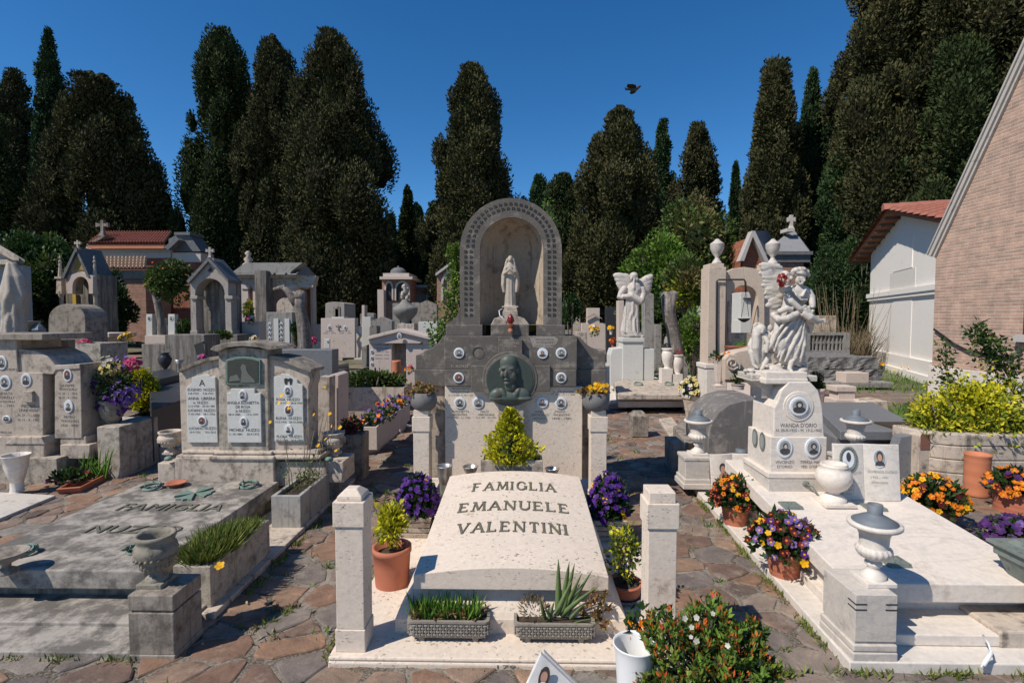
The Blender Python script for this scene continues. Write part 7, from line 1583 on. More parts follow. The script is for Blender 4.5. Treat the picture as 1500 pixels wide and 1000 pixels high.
b=B();D=8.2;b.loft([(P(5,490,D)[2],P(0,0,D)[0],D,.17,.16,.16,5,0),(P(5,460,D)[2],P(2,0,D)[0],D,.15,.14,.18,6,1),(P(5,430,D)[2],P(4,0,D)[0],D,.19,.16,.18,5,2),(P(5,405,D)[2],P(4,0,D)[0],D,.15,.12,.15,5,3),(P(5,385,D)[2],P(0,0,D)[0],D,.06,.06,.1,5,3)]);tag(b.done('draped_statue','statd',None,loc=P(3,490,D)),'weathered draped stone figure cut by the left frame edge','statue')
D=10.4;at=thing('family_tomb','white marble tomb with low slab under the winged angel right of the niche','tomb',P(930,590,9.5)[:2]+(0,))
b=B();b.pb(912,942.5,500,562,D,.5);b.done('centre_block','plaque',at,.01);b=B();b.pprism([(894,565),(894,520),(897,511),(913,509),(913,565)],D+.02,.45);b.done('side_block','plaque',at,.01);b=B();b.pb(942.5,958.5,511,562,D+.02,.45);b.done('side_block','plaque',at,.01);b=B();b.pb(911,944,495,501,D-.03,.5);b.done('cap','plaque',at,.01)
b=B();b.plan([G(905,577,.36)[:2],G(1003,577,.36)[:2],G(993,557,.36)[:2],G(899,557,.36)[:2]],.26,.36);b.done('slab','grimeL',at,.02);b=B();b.plan([G(905,588,.2)[:2],G(1012,588,.2)[:2],G(990,556,.2)[:2],G(897,556,.2)[:2]],.1,.21);b.plan([G(893,600)[:2],G(1020,598)[:2],G(1000,558)[:2],G(894,558)[:2]],-.02,.11);b.done('plinth','marble',at,.02)
for k,(a,c)in enumerate(((920,556),(960,555),(935,564),(980,564))):
 b=B();x,y,z=G(a,c,.36);b.tube([(x+.07*math.cos(t),y+.09*math.sin(t),.385+.02*math.sin(t))for t in np.linspace(0,6.28,12)],.016,6);tag(b.done('bronze_wreath','verdi',None,loc=(x,y,.36)),['bronze ring handle at the back left of the angel tomb slab','bronze ring handle at the back right of the angel tomb slab','bronze ring handle at the front left of the angel tomb slab','bronze ring handle at the front right of the angel tomb slab'][k],'handle','bronze rings on the angel tomb')
for(cx,ytop,ybot,w_,lb)in((977.5,510,558,8.5,'taller white marble vase on a block right of the angel tomb'),(992,519,556,8,'shorter white marble vase with red plant right of the angel tomb')):
 D=10.1;x,y,z=P(cx,ybot-18 if w_>8.2 else ybot-8,D);q=P(cx,ytop,D)[2]-z;r=w_*D/F
 b=B();b.lathe([(r*.7,0),(r*.55,.06*q),(r*.5,.12*q),(r*.9,.4*q),(r,.7*q),(r*.85,.85*q),(r*.75,.9*q),(r,.95*q),(r,q),(r*.8,q),(.001,.9*q)],x,y,z,24);b.pb(cx-8,cx+8,ybot-(18 if w_>8.2 else 8),ybot+5,D-.1,.22,0);tag(b.done('marble_vase','marble',None,loc=(x,y,z)),lb,'vase')
blooms('small reddish plant growing in the shorter white marble vase',992,517,5,10.1,['redf','pinkf'],8,.03,60,lm='rusty')
D=8.3;pot_pansy('conical stone pot of cream and white pansies right of the angel tomb',1013,577,606,13.5,0.02,17,553,[('whitef','yellow',.3),('cream2','purple',.4),('purple','purple',.1)],nf=60,fs=.035,pm='grimeL',D=8.4,fbot=575,taper=.55,group=None,nl=400)
D=6.9;b=B();b.pb(926,950,609,640,D,.25);b.frus(X(938,D),D+.12,P(938,609,D)[2]-.01,P(938,604,D)[2],.1,.1,.06,.06);tag(b.done('low_post','grime',None,.008,loc=P(938,635,D)),'squat dark grey stone post on the path right of the central tomb','post')
tomb_box('flat whitish marble kerb strip leading back right of the squat post',[(965,613),(984,610),(1012,645),(992,655)],-.02,.06,'grimeL','marble_kerb','kerb');tomb_box('low grey grave slab to the right of the squat stone post',[(986,624),(1012,612),(1040,640),(1006,650)],.0,.22,'grime')
D=6.0;stele('low_pillar','grey capped stone block left of the marble pedestal with zinc lidded urn','pillar',985,1003,648,700,.3,'grime',D=5.35,base=None)
D=8.0;gt=thing('pillared_tomb','beige tomb with two tall pillars topped by white urns and an arch between','tomb',P(1090,590,9)[:2]+(0,))
def gpillar(x0,x1,xs,D,dep):
 b=B();b.pb(x0,x1,391,540,D,dep);b.pb(x0+2,x1-2,386,391.5,D+.03,dep-.06);b.done('pillar','pinkb',gt,.01)
 b=B();b.pb(x0-4,x1+3,533,540,D-.04,dep+.08);b.pb(x0-3,x1+2,540,610,D-.03,dep+.06);b.done('pillar_base','marble',gt,.012)
 x,y,z=P((x0+x1)/2,386,D+dep/2);q=P((x0+x1)/2,350,D+dep/2)[2]-z;r=9.8*(D+dep/2)/F
 b=B();b.lathe([(r*.75,0),(r*.6,.08*q),(r*.3,.2*q),(r*.25,.26*q),(r*.7,.42*q),(r*.97,.62*q),(r,.78*q),(r*1.02,.8*q),(r*.9,.82*q),(r*.45,.92*q),(r*.2,1*q),(.001,1.0*q)],x,y,z,28);b.done('urn_finial','statue',gt)
gpillar(1037,1063,0,D,.34);gpillar(1118,1145,0,D+.2,.34)
b=B();ar=archpts(1071,1110,437,418,500);
top=[(1064,440),(1064,398)]+[(1064+54*t,398-7*math.sin(math.pi*t))for t in(.2,.35,.5,.65,.8)]+[(1118,398),(1118,440)]
n=len(ar);
b.pprism([(1064,500),(1064,398),(1075,393),(1090,391)]+[ar[k]for k in range(n//2,-1,-1)],D+.12,.25);b.pprism([(1090,391),(1105,393),(1120,399),(1120,500)]+[ar[k]for k in range(n-1,n//2-1,-1)],D+.12,.25);b.done('arch','pinkb',gt,.006)
b=B();b.pb(1064,1122,488,545,D+.3,.3);b.pb(1106,1121,438,441,D+.25,.3);b.pb(1109,1119,441,500,D+.28,.22);b.pb(1066,1069,441,500,D+.1,.3);b.done('altar','travd',gt,.006)
b=B();b.pb(1084,1112,428,500,D+1.8,.4);b.pb(1090,1110,436,438,D+1.75,.1,1);b.pb(1084,1112,468,500,D+1.6,.3);tag(b.done('white_headstone',['plaque','iron'],None,.01,loc=P(1098,500,D+1.8)),'white headstone seen through the arch between the urn topped pillars','headstone')
b=B();b.tube([P(1049.5,535,D-.02),P(1050,412,D-.02),P(1053,409.5,D-.03),P(1090,409.5,D-.05),P(1092,413,D-.05),P(1092.5,428,D-.05)],.014,6);b.tube([P(1092.5,428,D-.05),P(1086,464,D-.05)],.004,4);b.tube([P(1092.5,428,D-.05),P(1097,464,D-.05)],.004,4)
x,y,z=P(1090,470,D-.05);b.lathe([(.02,0),(.08,.04),(.09,.06),(.001,.05)],x,y,z-.02,16);tag(b.done('hanging_lamp','iron',None,loc=P(1050,540,D)),'thin iron bracket with hanging lamp fixed to the left urn topped pillar','lamp')
b=B();b.pprism([(1064,560),(1064,530),(1070,520),(1082,515),(1105,511),(1118,508),(1118,560)],D-.9,.35);b.pprism([(1062,556),(1062,526),(1068,519),(1080,520),(1086,528),(1084,545),(1078,556)],D-1.0,.12);x,y,z=P(1073,532,D-1.02)
b.tube([(x+.09*k/16*math.cos(k*.75),y,z+.09*k/16*math.sin(k*.75))for k in range(3,17)],.012,6);tag(b.done('scroll_bench','pinkb',None,.01,loc=P(1090,560,D-.9)),'carved beige stone bench end with spiral scroll below the arch','bench')
b=B();x,y,z=P(1084,508,D-.2);b.frus(x,y,z-.06,z+.01,.16,.09,.2,.11);o=tag(b.done('terracotta_planter','terra',None,.004,loc=(x,y,z-.06)),'orange terracotta trough with aloe sprouts on the beige altar','planter')
b=B();
for k in range(14):blade(b,(x+rng.uniform(-.12,.12),y,z),(x+rng.uniform(-.2,.2),y,z+rng.uniform(.05,.14)),.008,0,.3,3)
WL[o.name]=(x,y,z-.06);b.done('aloe_leaves','lgrass',o)
D=7.3;t0=thing('fluted_vase','tall tapered pink marble vase with tulips beside the left urn topped pillar','vase',P(1053,565,D)[:2]+(P(1053,566,D)[2],));x,y,z=P(1053,566,D);q=P(1053,529,D)[2]-z;r=9*D/F
b=B();b.box(x-r*.9,x+r*.9,y-r*.9,y+r*.9,z,z+.06*q);b.lathe([(r*.7,.06*q),(r*.5,.12*q),(r*.62,.2*q),(r*.95,.95*q),(r,q),(r*.85,q),(.001,.8*q)],x,y,z,8,smooth=False);b.done('body','pink',t0,.003)
b=B()
for k in range(9):b.ell((x+rng.uniform(.0,.12),y+rng.uniform(-.05,.05),z+q+rng.uniform(.03,.12)),(.022,.022,.035),0 if k%3 else 1,8)
b.done('tulips',['orange','orleaf'],t0);b=B();n=60;u=sphere_pts(n,0);leaves(b,np.array([x-.05,y,z+q+.03])+u*.07,u,.06,.5);b.done('foliage','dkleaf',t0)
D=7.0;pot_shrub('small square planter with a clipped green tuft under the scroll bench',1081,562,566,9,P(1081,570,D)[2],543,9,['dkleaf','midleaf'],D,400,.04,pm='pink')
b=B();b.plan([G(1000,590,.15)[:2],G(1100,590,.15)[:2],G(1110,560,.15)[:2],G(1040,560,.15)[:2]],0,.15);tag(b.done('tomb_plinth','pink',None,.01,loc=G(1060,580)),'low cream plinth carrying the vases of the urn topped tomb','plinth')
pot_pansy('pinkish planter with small red flowers right of the sculpted pedestal',1195,568,590,12,.05,12,545,[('redf','redf',.15),('pinkf','redf',.1)],nf=40,fs=.03,pm='pink',D=9,fbot=566,group=None,nl=500)
D=22;t0=thing('slate_chapel','brick chapel with steep slate roofs and stone cross behind the urn topped tomb','chapel',P(1140,470,D)[:2]+(0,))
b=B();b.pprism([(1088,480),(1088,379),(1103,346),(1121,381),(1121,480)],D,2.5);b.done('gable_wall','brickX',t0);b=B();b.pprism([(1084,382),(1102,338),(1106,338),(1127,384),(1121,384),(1103,346),(1090,382)],D-.3,.4);b.done('gable_trim','corn',t0)
b=B();b.add([P(1101,338,D-.2),P(1125,338,D+2.5),P(1140,381,D+2.5),P(1126,383,D-.2)],[(0,1,2,3)]);b.add([P(1157,338,D+2),P(1164,338,D+2),P(1186,368,D),P(1122,368,D)],[(3,2,1,0)]);b.add([P(1164,338,D+2),P(1186,368,D),P(1186,366,D+4)],[(0,1,2)]);b.done('slate_roof','slate2',t0)
b=B();b.pb(1120,1191,368,373,D-.2,4.4);b.pb(1122,1187,373,384,D-.1,4.1);b.done('cornice','slate',t0);b=B();b.pb(1122,1176,384,480,D,4);b.done('wall','brickF',t0);b=B();cross3(b,1158.5,338,315,D+1.2,4.2);b.pb(1153,1164,334,339,D+1,.6);b.done('cross','statue',t0)
stele('white_wall','low whitish wall with iron rail behind the reed shrub','wall',1190,1225,462,488,.3,'grimeL',D=18)
FG=[('low grey headstone with a slim cross beside the arched niche headstone',527,548,458,480,'conc','arc',20),('slim pale pillar left of the grey arched headstone',530,534,447,480,'pink','rect',19),('white square block right of the slim pale pillar',531,543,464,482,'plaque','rect',17),('grey wedge tomb in front of the domed chapel',543,574,464,484,'conc','gable',16),('dark round rolled stone left of the flaming bowl',541,552,476,492,'grimes2','round',13.5),('black marble block under the domed chapel',553,562,452,470,'granite','rect',25),('twin windowed grey tomb left of the flaming bowl',575,586,444,462,'conc','rect',21),('grey wall tomb right of the flaming bowl',603,614,443,462,'conc','rect',21),('tall white lantern stele near the ivy',624,634,425,450,'plaque','gable',26),('dark gabled tomb with pale cross left of the ivy',610,640,440,470,'grime','gable',19),('white marble wall tomb with blue ovals left of the ivy',613,640,471,485,'plaque','rect',16.5),('tall stepped pale tomb far left of the domed chapel',552,562,430,470,'grimeL','step',30),('blue grey far pillar tomb in the shade',538,552,423,470,'paleblue','rect',33),('pink stepped tomb with small gable relief right of the niche',852,887,451,484,'pink','step',19),('dark slate headstone left of the marble angel',888,904,450,478,'granite','rect',20),('grey fronted tomb right of the angel, in shade',944,958,428,500,'conc','gable',14),('pale column tomb just left of the angel wings',906,914,440,500,'pink','rect',14.5),('small grey stele under the vine tree',960,969,475,498,'conc','rect',16),('dark stele with a slim shaft right of the pollard',996,1008,478,510,'conc','rect',13),('white tablet behind the yellow vine',1020,1032,440,470,'plaque','rect',19),('mossy arched headstone behind the yellow vine',998,1016,436,470,'grimeL','round',20),('small pale headstone beside the dark slate headstone',838,850,458,480,'grimeL','rect',20),('tan square planter block right of the central tomb wing',844,860,486,540,'travd','rect',12),('dark side wing of a grave behind the right rear pillar',858,886,512,560,'grime','rect',8.5),('low white tablet right of the dark wing',886,893,534,560,'plaque','rect',9)]
for(lb,x0,x1,yt,yb,mt_,sh,D)in FG:
 ex=[('i',[('R.I.P.',(x0+x1)/2,yt+(yb-yt)*.55,(x1-x0)*.4,1.8)])]if False else None
 stele('headstone',lb,'headstone',x0,x1,yt,max(yb,465+EYE*F/D+.5),.35,mt_,sh,D=D,base=None)
b=B();D=18.9;b.pprism([(858,467),(870,461),(882,467),(882,466),(870,459),(857,466)],D,.05);tag(b.done('gable_relief','pink2',None,loc=P(870,465,D)),'carved gable line on the pink stepped tomb','relief')
blooms('yellow and white flowers on the graves left of the marble angel',870,484,8,16,['yellow','whitef','cream2'],40,.05,lm='midleaf');blooms('yellow flower bunch in a white pot near the angel',895,481,4,13,['yellow'],20,.04,vase='marble');blooms('orange red flowers at the foot of the angel',898,500,5,12.4,['orange','redf'],22,.035,vase='terra');blooms('pink flowers below the shaded grey tomb',950,497,5,14.5,['pinkf','redf'],18,.04);blooms('red and white blooms beside the terracotta vase',600,540,6,8.0,['whitef','pinkf','orange'],18,.03)
proto=None;shapes=['rect','round','step','cross','gable']
kk=0
for row,(D,y_)in enumerate(((17,0),(20,0),(23.5,0),(27,0),(31,0),(36,0))):
 for px in np.arange(455,660,15.5-row*.4):
  px=px+rng.uniform(-4,4)
  if rng.random()<.35 or(570<px<612 and row<1)or(row<1 and px<540):continue
  hgt=rng.uniform(.55,1.35);w_=rng.uniform(.45,1.0);x=X(px,D,465);yt=465+(EYE-hgt)*F/D;yb=465+EYE*F/D
  stele('far_headstone','small pale or grey headstone in the distant rows left of the niche','headstone',px-w_*F/D/2,px+w_*F/D/2,yt,yb,.2,['pink','grimeL','plaque','conc','grime'][rng.integers(0,5)],shapes[rng.integers(0,5)],D=D+rng.uniform(-.6,.6),group='headstones in the distant rows left of the niche',bev=0)
 for px in list(np.arange(835,1075,19)):
  px=px+rng.uniform(-5,5)
  if rng.random()<.45 or D<19:continue
  hgt=rng.uniform(.5,1.2);w_=rng.uniform(.5,1.1);yt=465+(EYE-hgt)*F/D;yb=465+EYE*F/D
  stele('far_headstone','small pale or grey headstone in the distant rows right of the niche','headstone',px-w_*F/D/2,px+w_*F/D/2,yt,yb,.2,['pink','grimeL','plaque','conc','grime'][rng.integers(0,5)],shapes[rng.integers(0,5)],D=D+rng.uniform(-.6,.6),group='headstones in the distant rows right of the niche',bev=0)
b=B()
for(xa_,xb_,ya_,yb_,n)in((6.5,16,11,18,5200),(2.4,8.5,11.5,18,2600),(5.8,8.5,7.2,9.5,1800),(-8,-2,11.3,15,1800)):
 pos=np.stack([rng.uniform(xa_,xb_,n),rng.uniform(ya_,yb_,n),np.zeros(n)],1);leaves(b,pos,rng.normal(size=(n,3))*.4+np.array([0,0,1]),.16,.12,0,.3)
tag(b.done('grass','lgrass',None,loc=(0,12,0)),'patches of fresh green grass between the far graves','grass',kind='stuff')
b=B();n=60;pos=np.stack([rng.uniform(9.2,12,n),rng.uniform(13.5,17,n),rng.uniform(.15,.3,n)],1);flowers(b,pos,np.tile([0,-.6,.7],(n,1)),.05,(0,0));tag(b.done('wild_flowers',['yellow'],None,loc=(10.5,15,0)),'scattered yellow wild flowers in the grass by the white chapel','flowers',kind='stuff')
#  marble angel on the inscribed pedestal
DS=Dp0+.2;sS=DS/F
def q4(a,c,dy=0):return P(1080+a/5.555,380+c/5.555,DS,dy)
u5=sS/5.555
def limb(b,pts,rad):b.tube([q4(*p)for p in pts],[r*u5 for r in rad],12)
def el4(b,a,c,rx,rz,ry,dy=0,rot=0):b.ell(q4(a,c,dy),(rx*u5,ry*u5,rz*u5),0,18,Matrix.Rotation(rot,3,'Y')if rot else None)
b=B()
secs=[]
for(c,cx,rx,ry,am,nf,ph)in((855,440,78,62,.1,9,0),(800,425,108,80,.12,9,.4),(720,425,122,85,.1,8,.8),(640,430,118,85,.08,8,1.2),(560,440,112,80,.07,7,1.5),(480,440,102,74,.05,7,1.8),(420,440,88,66,.04,7,2),(370,455,82,60,.03,6,2),(310,480,96,64,.03,6,1),(255,492,100,60,.02,6,1),(225,492,76,48,.0,6,1),(205,495,30,30,0,6,1)):
 p=q4(cx,c);secs.append((p[2],p[0],p[1],rx*u5,ry*u5,am,nf,ph))
b.loft(secs,72,6)
el4(b,350,690,62,80,60,-.035,.3);el4(b,500,600,62,120,60,-.025,-.15)
for(pts,w0)in(([(530,440),(465,560),(375,700),(325,800)],12),([(540,480),(500,600),(430,740),(385,835)],15),([(546,520),(530,640),(480,770),(452,850)],12),([(548,600),(546,700),(512,835)],15),([(500,440),(415,540),(340,640),(300,750)],13),([(470,450),(380,520),(320,600),(285,690)],11),([(520,700),(480,800),(430,850)],10),([(430,640),(370,760),(345,830)],10)):
 n_=len(pts);limb(b,[(p[0],p[1],-.06-.018*math.sin(math.pi*(i+.6)/n_))for i,p in enumerate(pts)],[5]+[w0]*(n_-2)+[7])
limb(b,[(300,455,0),(340,490,-.07),(410,480,-.1),(480,445,-.09),(520,420,-.05)],[26,30,30,26,20]);limb(b,[(310,470,-.01),(350,420,-.08),(400,400,-.08),(450,410,-.08)],[20,24,26,20])
el4(b,300,450,30,26,24,.0);limb(b,[(340,520,-.02),(320,600,-.03),(280,690,-.03),(225,750,-.02)],[34,30,26,16]);limb(b,[(330,560,-.0),(270,620,0)],[24,14])
limb(b,[(395,280,-.06),(440,340,-.09),(510,400,-.1),(560,430,-.09)],[20,24,22,18]);limb(b,[(570,330,-.05),(520,330,-.075),(480,290,-.075),(450,230,-.05)],[9,11,11,8]);limb(b,[(430,240,-.05),(490,300,-.075),(530,300,-.07),(560,240,-.05)],[8,10,10,8]);limb(b,[(440,330,-.06),(470,390,-.07),(500,420,-.08)],[8,9,8])
limb(b,[(420,240,-.02),(372,250,-.05),(352,215,-.09)],[30,26,22]);limb(b,[(352,215,-.09),(375,160,-.1),(398,122,-.08)],[22,18,14])
for k in range(5):limb(b,[(398,125,-.085),(402+k*7,104+k*3,-.07),(415+k*7,112+k*4,-.055)],[6,5.5,4.5])
limb(b,[(570,250,0),(605,310,-.02),(610,390,-.05)],[32,28,26]);limb(b,[(530,430,-.09),(590,470,-.1),(650,505,-.09),(690,495,-.08)],[30,36,24,13])
for k in range(5):limb(b,[(686,496,-.08),(706,482+k*7,-.085),(724,482+k*9,-.09)],[6,5,4])
limb(b,[(560,480,-.05),(600,540,-.03),(590,600,-.01)],[34,26,14])
limb(b,[(492,215,-.01),(505,180,-.03)],[26,24]);el4(b,514,160,37,47,42,-.035,.3);el4(b,545,172,9,12,12,-.07);el4(b,520,195,18,16,20,-.055);el4(b,500,150,6,8,8,-.078)
el4(b,508,106,56,44,56,-.012,.2);el4(b,515,118,44,16,40,-.045,.25);el4(b,452,120,24,22,26,-.02);el4(b,560,105,26,26,30,-.02);el4(b,475,90,28,24,28,-.04);el4(b,530,82,30,22,30,-.04);el4(b,440,152,15,18,16,-.02);el4(b,580,128,14,20,18,-.02)
for k in range(12):a=2*math.pi*k/12;el4(b,505+56*math.cos(a),100+30*math.sin(a),15,12,14,-.035)
for a in range(5):el4(b,527+10*math.cos(a*1.257),74+9*math.sin(a*1.257),5,5,6,-.085)
for k in range(14):el4(b,590+rng.uniform(-40,40),410+rng.uniform(-30,30),15,13,13,-.11)
limb(b,[(440,830,-.06),(425,890,-.09),(452,922,-.12)],[22,18,12]);
for k in range(5):el4(b,448+k*7,925-k*1.5,5,5,8,-.135)
limb(b,[(500,820,-.02),(530,850,-.02),(560,845,-.03)],[20,16,10])
ang=thing('angel_statue','white marble angel with one raised wing standing on the inscribed pedestal, head bowed','statue',(q4(440,940)[0],DS,q4(440,940)[2]))
o=remesh('figure','statue',ang,b,.0042,1)
def wing(b,rows,D,dy0,th,thick=1.0):
 """rows of feathers: each a list of (x0,y0,x1,y1,w) in picture pixels"""
 for k,(x0,y0,x1,y1,w_)in enumerate(rows):
  A=P(x0,y0,D,dy0+.004*(k%3));C=P(x1,y1,D,dy0+.012+.004*(k%3));s_=D/F;d=(Vector(C)-Vector(A));L=d.length;ang_=math.atan2(d.x,d.z)
  m_=((A[0]+C[0])/2,(A[1]+C[1])/2,(A[2]+C[2])/2);b.ell(m_,(w_*s_*.5,th,L*.56),0,12,Matrix.Rotation(ang_,3,'Y'))
b=B();R_=[]
for k in range(11):t=k/10;R_.append((1146-t*4,392+t*50,1112+t*12+3*math.sin(k*2.3),390+t*58-(1-t)*2,10.5))
for k in range(9):t=k/8;R_.append((1146,400+t*46,1122+t*5,402+t*48,11))
for k in range(6):R_.append((1147,396+k*9,1134,400+k*9,10))
R_.append((1148,400,1116,386,11));R_.append((1130,390,1114,394,12))
wing(b,R_,DS,.05,.016);b.ell(P(1136,417,DS,.064),(17*sS,.022,31*sS));b.ell(P(1126,400,DS,.06),(11*sS,.018,12*sS));b.ell(P(1150,410,DS,.03),(8*sS,.04,14*sS))
remesh('wing','statue',ang,b,.0036,0)
b=B()
pr=lambda a,c,dy:q4(a,c,dy)
rows=[(250,880,330,860,70),(340,890,420,880,90),(440,900,530,905,60),(300,910,380,915,55)]
for(a,c,rx,rz,ry,dy)in((300,890,70,38,60,0),(360,880,80,50,60,.03),(430,890,70,40,60,.02),(520,900,52,30,50,-.02),(545,868,20,32,18,.0),(340,915,90,25,62,-.05),(260,915,40,25,50,-.02),(470,920,60,16,60,-.04),(240,868,16,12,16,-.03)):el4(b,a,c,rx,rz,ry,dy)
p=q4(245,940);p2=q4(572,975);b.box(p[0],p2[0],DS-.13,DS+.12,p2[2],q4(0,928)[2]);remesh('rocky_base','statue',ang,b,.005,1)
b=B();n=26;c=np.array(q4(365,165,-.12));u=sphere_pts(n);flowers(b,c+u*np.array([30,28,46])*u5,u+np.array([0,-.8,0]),.011,(0,1));leaves(b,c+sphere_pts(90)*np.array([30,26,46])*u5,sphere_pts(90),.018,.6,0)
tag(b.done('rose_posy',['redf','orleaf'],None,loc=tuple(c)),'faded red artificial roses tucked into the raised hand of the marble angel','flowers')
b=B();dl=.03
def L4(pts,rad):b.tube([q4(a,c,dl+d)for a,c,d in pts],[r*u5 for r in rad],12)
def e4(a,c,rx,rz,ry,d=0,rot=0):b.ell(q4(a,c,dl+d),(rx*u5,ry*u5,rz*u5),0,16,Matrix.Rotation(rot,3,'Y')if rot else None)
e4(198,565,34,38,34,-.03);e4(175,545,34,28,34,0);e4(205,590,14,14,16,-.05);e4(212,575,5,7,8,-.07)
for k in range(10):e4(170+34*math.cos(k*.7),545+24*math.sin(k*.7),12,12,14,-.015)
e4(240,640,48,62,46,0);e4(260,720,46,60,46,.01);L4([(215,610,-.03),(250,680,-.06),(235,760,-.06)],[22,20,14])
L4([(150,530,0),(155,620,-.03),(150,720,-.04),(170,850,-.03)],[22,34,32,14]);L4([(190,620,-.01),(200,740,-.02),(185,850,-.02)],[26,34,14]);L4([(225,640,.02),(235,760,.02),(215,850,.01)],[20,30,12])
L4([(130,640,.02),(112,690,.01),(115,760,-.02),(135,860,-.04),(170,885,-.06)],[22,28,26,14,11]);e4(270,560,24,32,20,.05);e4(285,600,20,40,18,.05)
L4([(260,760,-.02),(230,840,-.03),(200,890,-.04),(185,900,-.06)],[24,20,14,10]);L4([(290,650,0),(240,780,-.02),(230,850,-.03)],[16,14,10])
for k in range(12):e4(70+k*15,905+6*math.sin(k*2.1),20,16,26,-.02+.02*math.sin(k*1.7));
p=q4(60,920,dl);p2=q4(243,958,dl);b.box(p[0],p2[0],DS+dl-.12,DS+dl+.13,p2[2],p[2])
o=remesh('cherub_statue','statue',None,b,.0042,1,loc=q4(150,960,dl));tag(o,'smaller marble crouching winged child beside the left foot of the tall angel','statue')
b=B();p=q4(60,958,dl);p2=q4(243,978,dl);b.box(p[0]-.006,p2[0],DS+dl-.13,DS+dl+.14,q4(0,978)[2],p[2]);
pz=q4(0,978)[2];b.frus(p2[0]-.03,DS+dl+.0,pz-.13,pz,.04,.07,.06,.1);b.add([(p[0]+.02,DS+dl-.1,pz),(p[0]+.02,DS+dl+.11,pz),(p2[0],DS+dl+.11,pz),(p2[0],DS+dl-.1,pz),(p2[0],DS+dl-.1,pz-.13),(p2[0],DS+dl+.11,pz-.13)],[(0,3,4),(1,5,2),(0,4,5,1),(0,1,2,3)]);tag(b.done('side_shelf','marbgrey',None,.004,loc=q4(150,1000,dl)),'marble shelf projecting left of the inscribed pedestal beneath the crouching winged child','shelf')
#  second angel
DA=10.6;sA=DA/F;u7=sA/7.14
def q7(a,c,dy=0):return P(880+a/7.14,380+c/7.14,DA,dy)
b=B();secs=[]
for(c,cx,rx,ry,am,nf,ph)in((800,335,105,80,.1,9,0),(740,310,92,75,.14,9,.3),(640,315,80,66,.14,9,.6),(540,320,74,60,.12,8,.8),(440,325,68,55,.08,8,1),(380,345,72,56,.04,7,1),(310,350,80,56,.03,6,1),(260,350,60,44,.0,6,1),(235,350,26,26,0,6,1)):
 p=q7(cx,c);secs.append((p[2],p[0],p[1],rx*u7,ry*u7,am,nf,ph))
b.loft(secs,60,5)
def l7(pts,rad):b.tube([q7(*p)for p in pts],[r*u7 for r in rad],10)
def e7(a,c,rx,rz,ry,dy=0):b.ell(q7(a,c,dy),(rx*u7,ry*u7,rz*u7),0,16)
e7(348,190,38,48,42);e7(345,170,44,38,46);e7(320,200,14,24,20,-.05);e7(378,205,14,26,20,-.04);e7(350,215,10,14,14,-.06);l7([(345,230,-.06),(345,300,-.1),(350,350,-.08)],[14,16,10])
l7([(260,290,0),(215,350,-.02),(195,395,-.05),(240,400,-.1)],[36,34,30,22]);l7([(430,290,0),(445,360,-.02),(430,430,-.08)],[34,32,26]);l7([(230,390,-.08),(320,380,-.1),(420,440,-.1),(450,430,-.05)],[24,34,36,24])
for k in range(7):l7([(270+k*18,420,-.08),(262+k*20,560,-.09),(250+k*22,700,-.1),(245+k*24,770,-.11)],[6,9,11,7])
for k in range(6):e7(280+k*28,800+6*(k%2),36,26,60)
an2=thing('angel_statue','white marble angel with two spread wings standing on the far tomb right of the niche','statue',(q7(335,820)[0],DA,q7(335,820)[2]))
remesh('figure','statue',an2,b,.011,1)
for nm,(outl,feathers)in{'l':([(120,150),(165,142),(262,165),(312,215),(330,280),(290,350),(240,350),(190,300),(160,230),(125,185)],[(300,200,135,165,40),(300,230,150,205,40),(300,260,165,250,42),(305,300,190,300,44),(310,320,215,335,40)]),'r':([(545,152),(540,195),(525,240),(520,310),(450,385),(400,385),(372,330),(370,270),(440,185)],[(390,270,535,170,42),(400,300,528,215,44),(400,320,520,265,46),(410,345,500,310,46),(410,360,470,350,40)])}.items():
 b=B()
 for(x0,y0,x1,y1,w_)in feathers:
  A,C=Vector(q7(x0,y0,.1)),Vector(q7(x1,y1,.16));d=C-A;m_=(A+C)/2;b.ell(tuple(m_),(w_*u7*1.05,.07,d.length*.56),0,14,Matrix.Rotation(math.atan2(d.x,d.z),3,'Y'))
 cx,cy=(250,240)if nm=='l' else(445,290);b.ell(q7(cx,cy,.12),(88*u7,.06,98*u7),0,16)
 remesh('wing','statue',an2,b,.012,1)
#  foreground objects
D=1.82;x,y,z=P(930,941,D);r=32*D/F
b=B();H=z;b.lathe([(r*.55,.0),(r*.6,.01),(r*.86,H*.8),(r*.92,H*.93),(r*1.0,H-.004),(r*1.02,H),(r*.98,H+.002),(r*.9,H-.01),(r*.8,H*.7),(r*.7,H*.55),(.001,H*.55)],x,y,0,48)
tag(b.done('white_flower_vase','white',None,loc=(x,y,0)),'tall glossy white plastic flower vase in front of the central tomb','vase')
D=1.9;t0=thing('portrait_plaque','white folded marble plaque with oval portrait, tilted corner up at the bottom edge','memorial book',P(805,1000,D)[:2]+(.15,))
def card(b,pts,D,th,mi=0,lean=.25):
 q=[]
 for a,c,d in pts:q.append(P(a,c,D,d))
 n=len(q);b.add(q+[(p[0],p[1]+th,p[2])for p in q],[tuple(range(n)),tuple(range(2*n-1,n-1,-1))]+[(i,i+n,(i+1)%n+n,(i+1)%n)for i in range(n)],mi)
b=B();card(b,[(792,957,.0),(840,1003,.0),(800,1090,-.05),(745,1060,-.05)],D,.02);b.done('page','white2',t0,.003)
b=B();card(b,[(796,953,.03),(846,1003,.03),(850,1090,-.02),(800,1085,-.02)],D+.005,.02);b.done('page','white2',t0,.003)
b=B();cx,cy=797,992
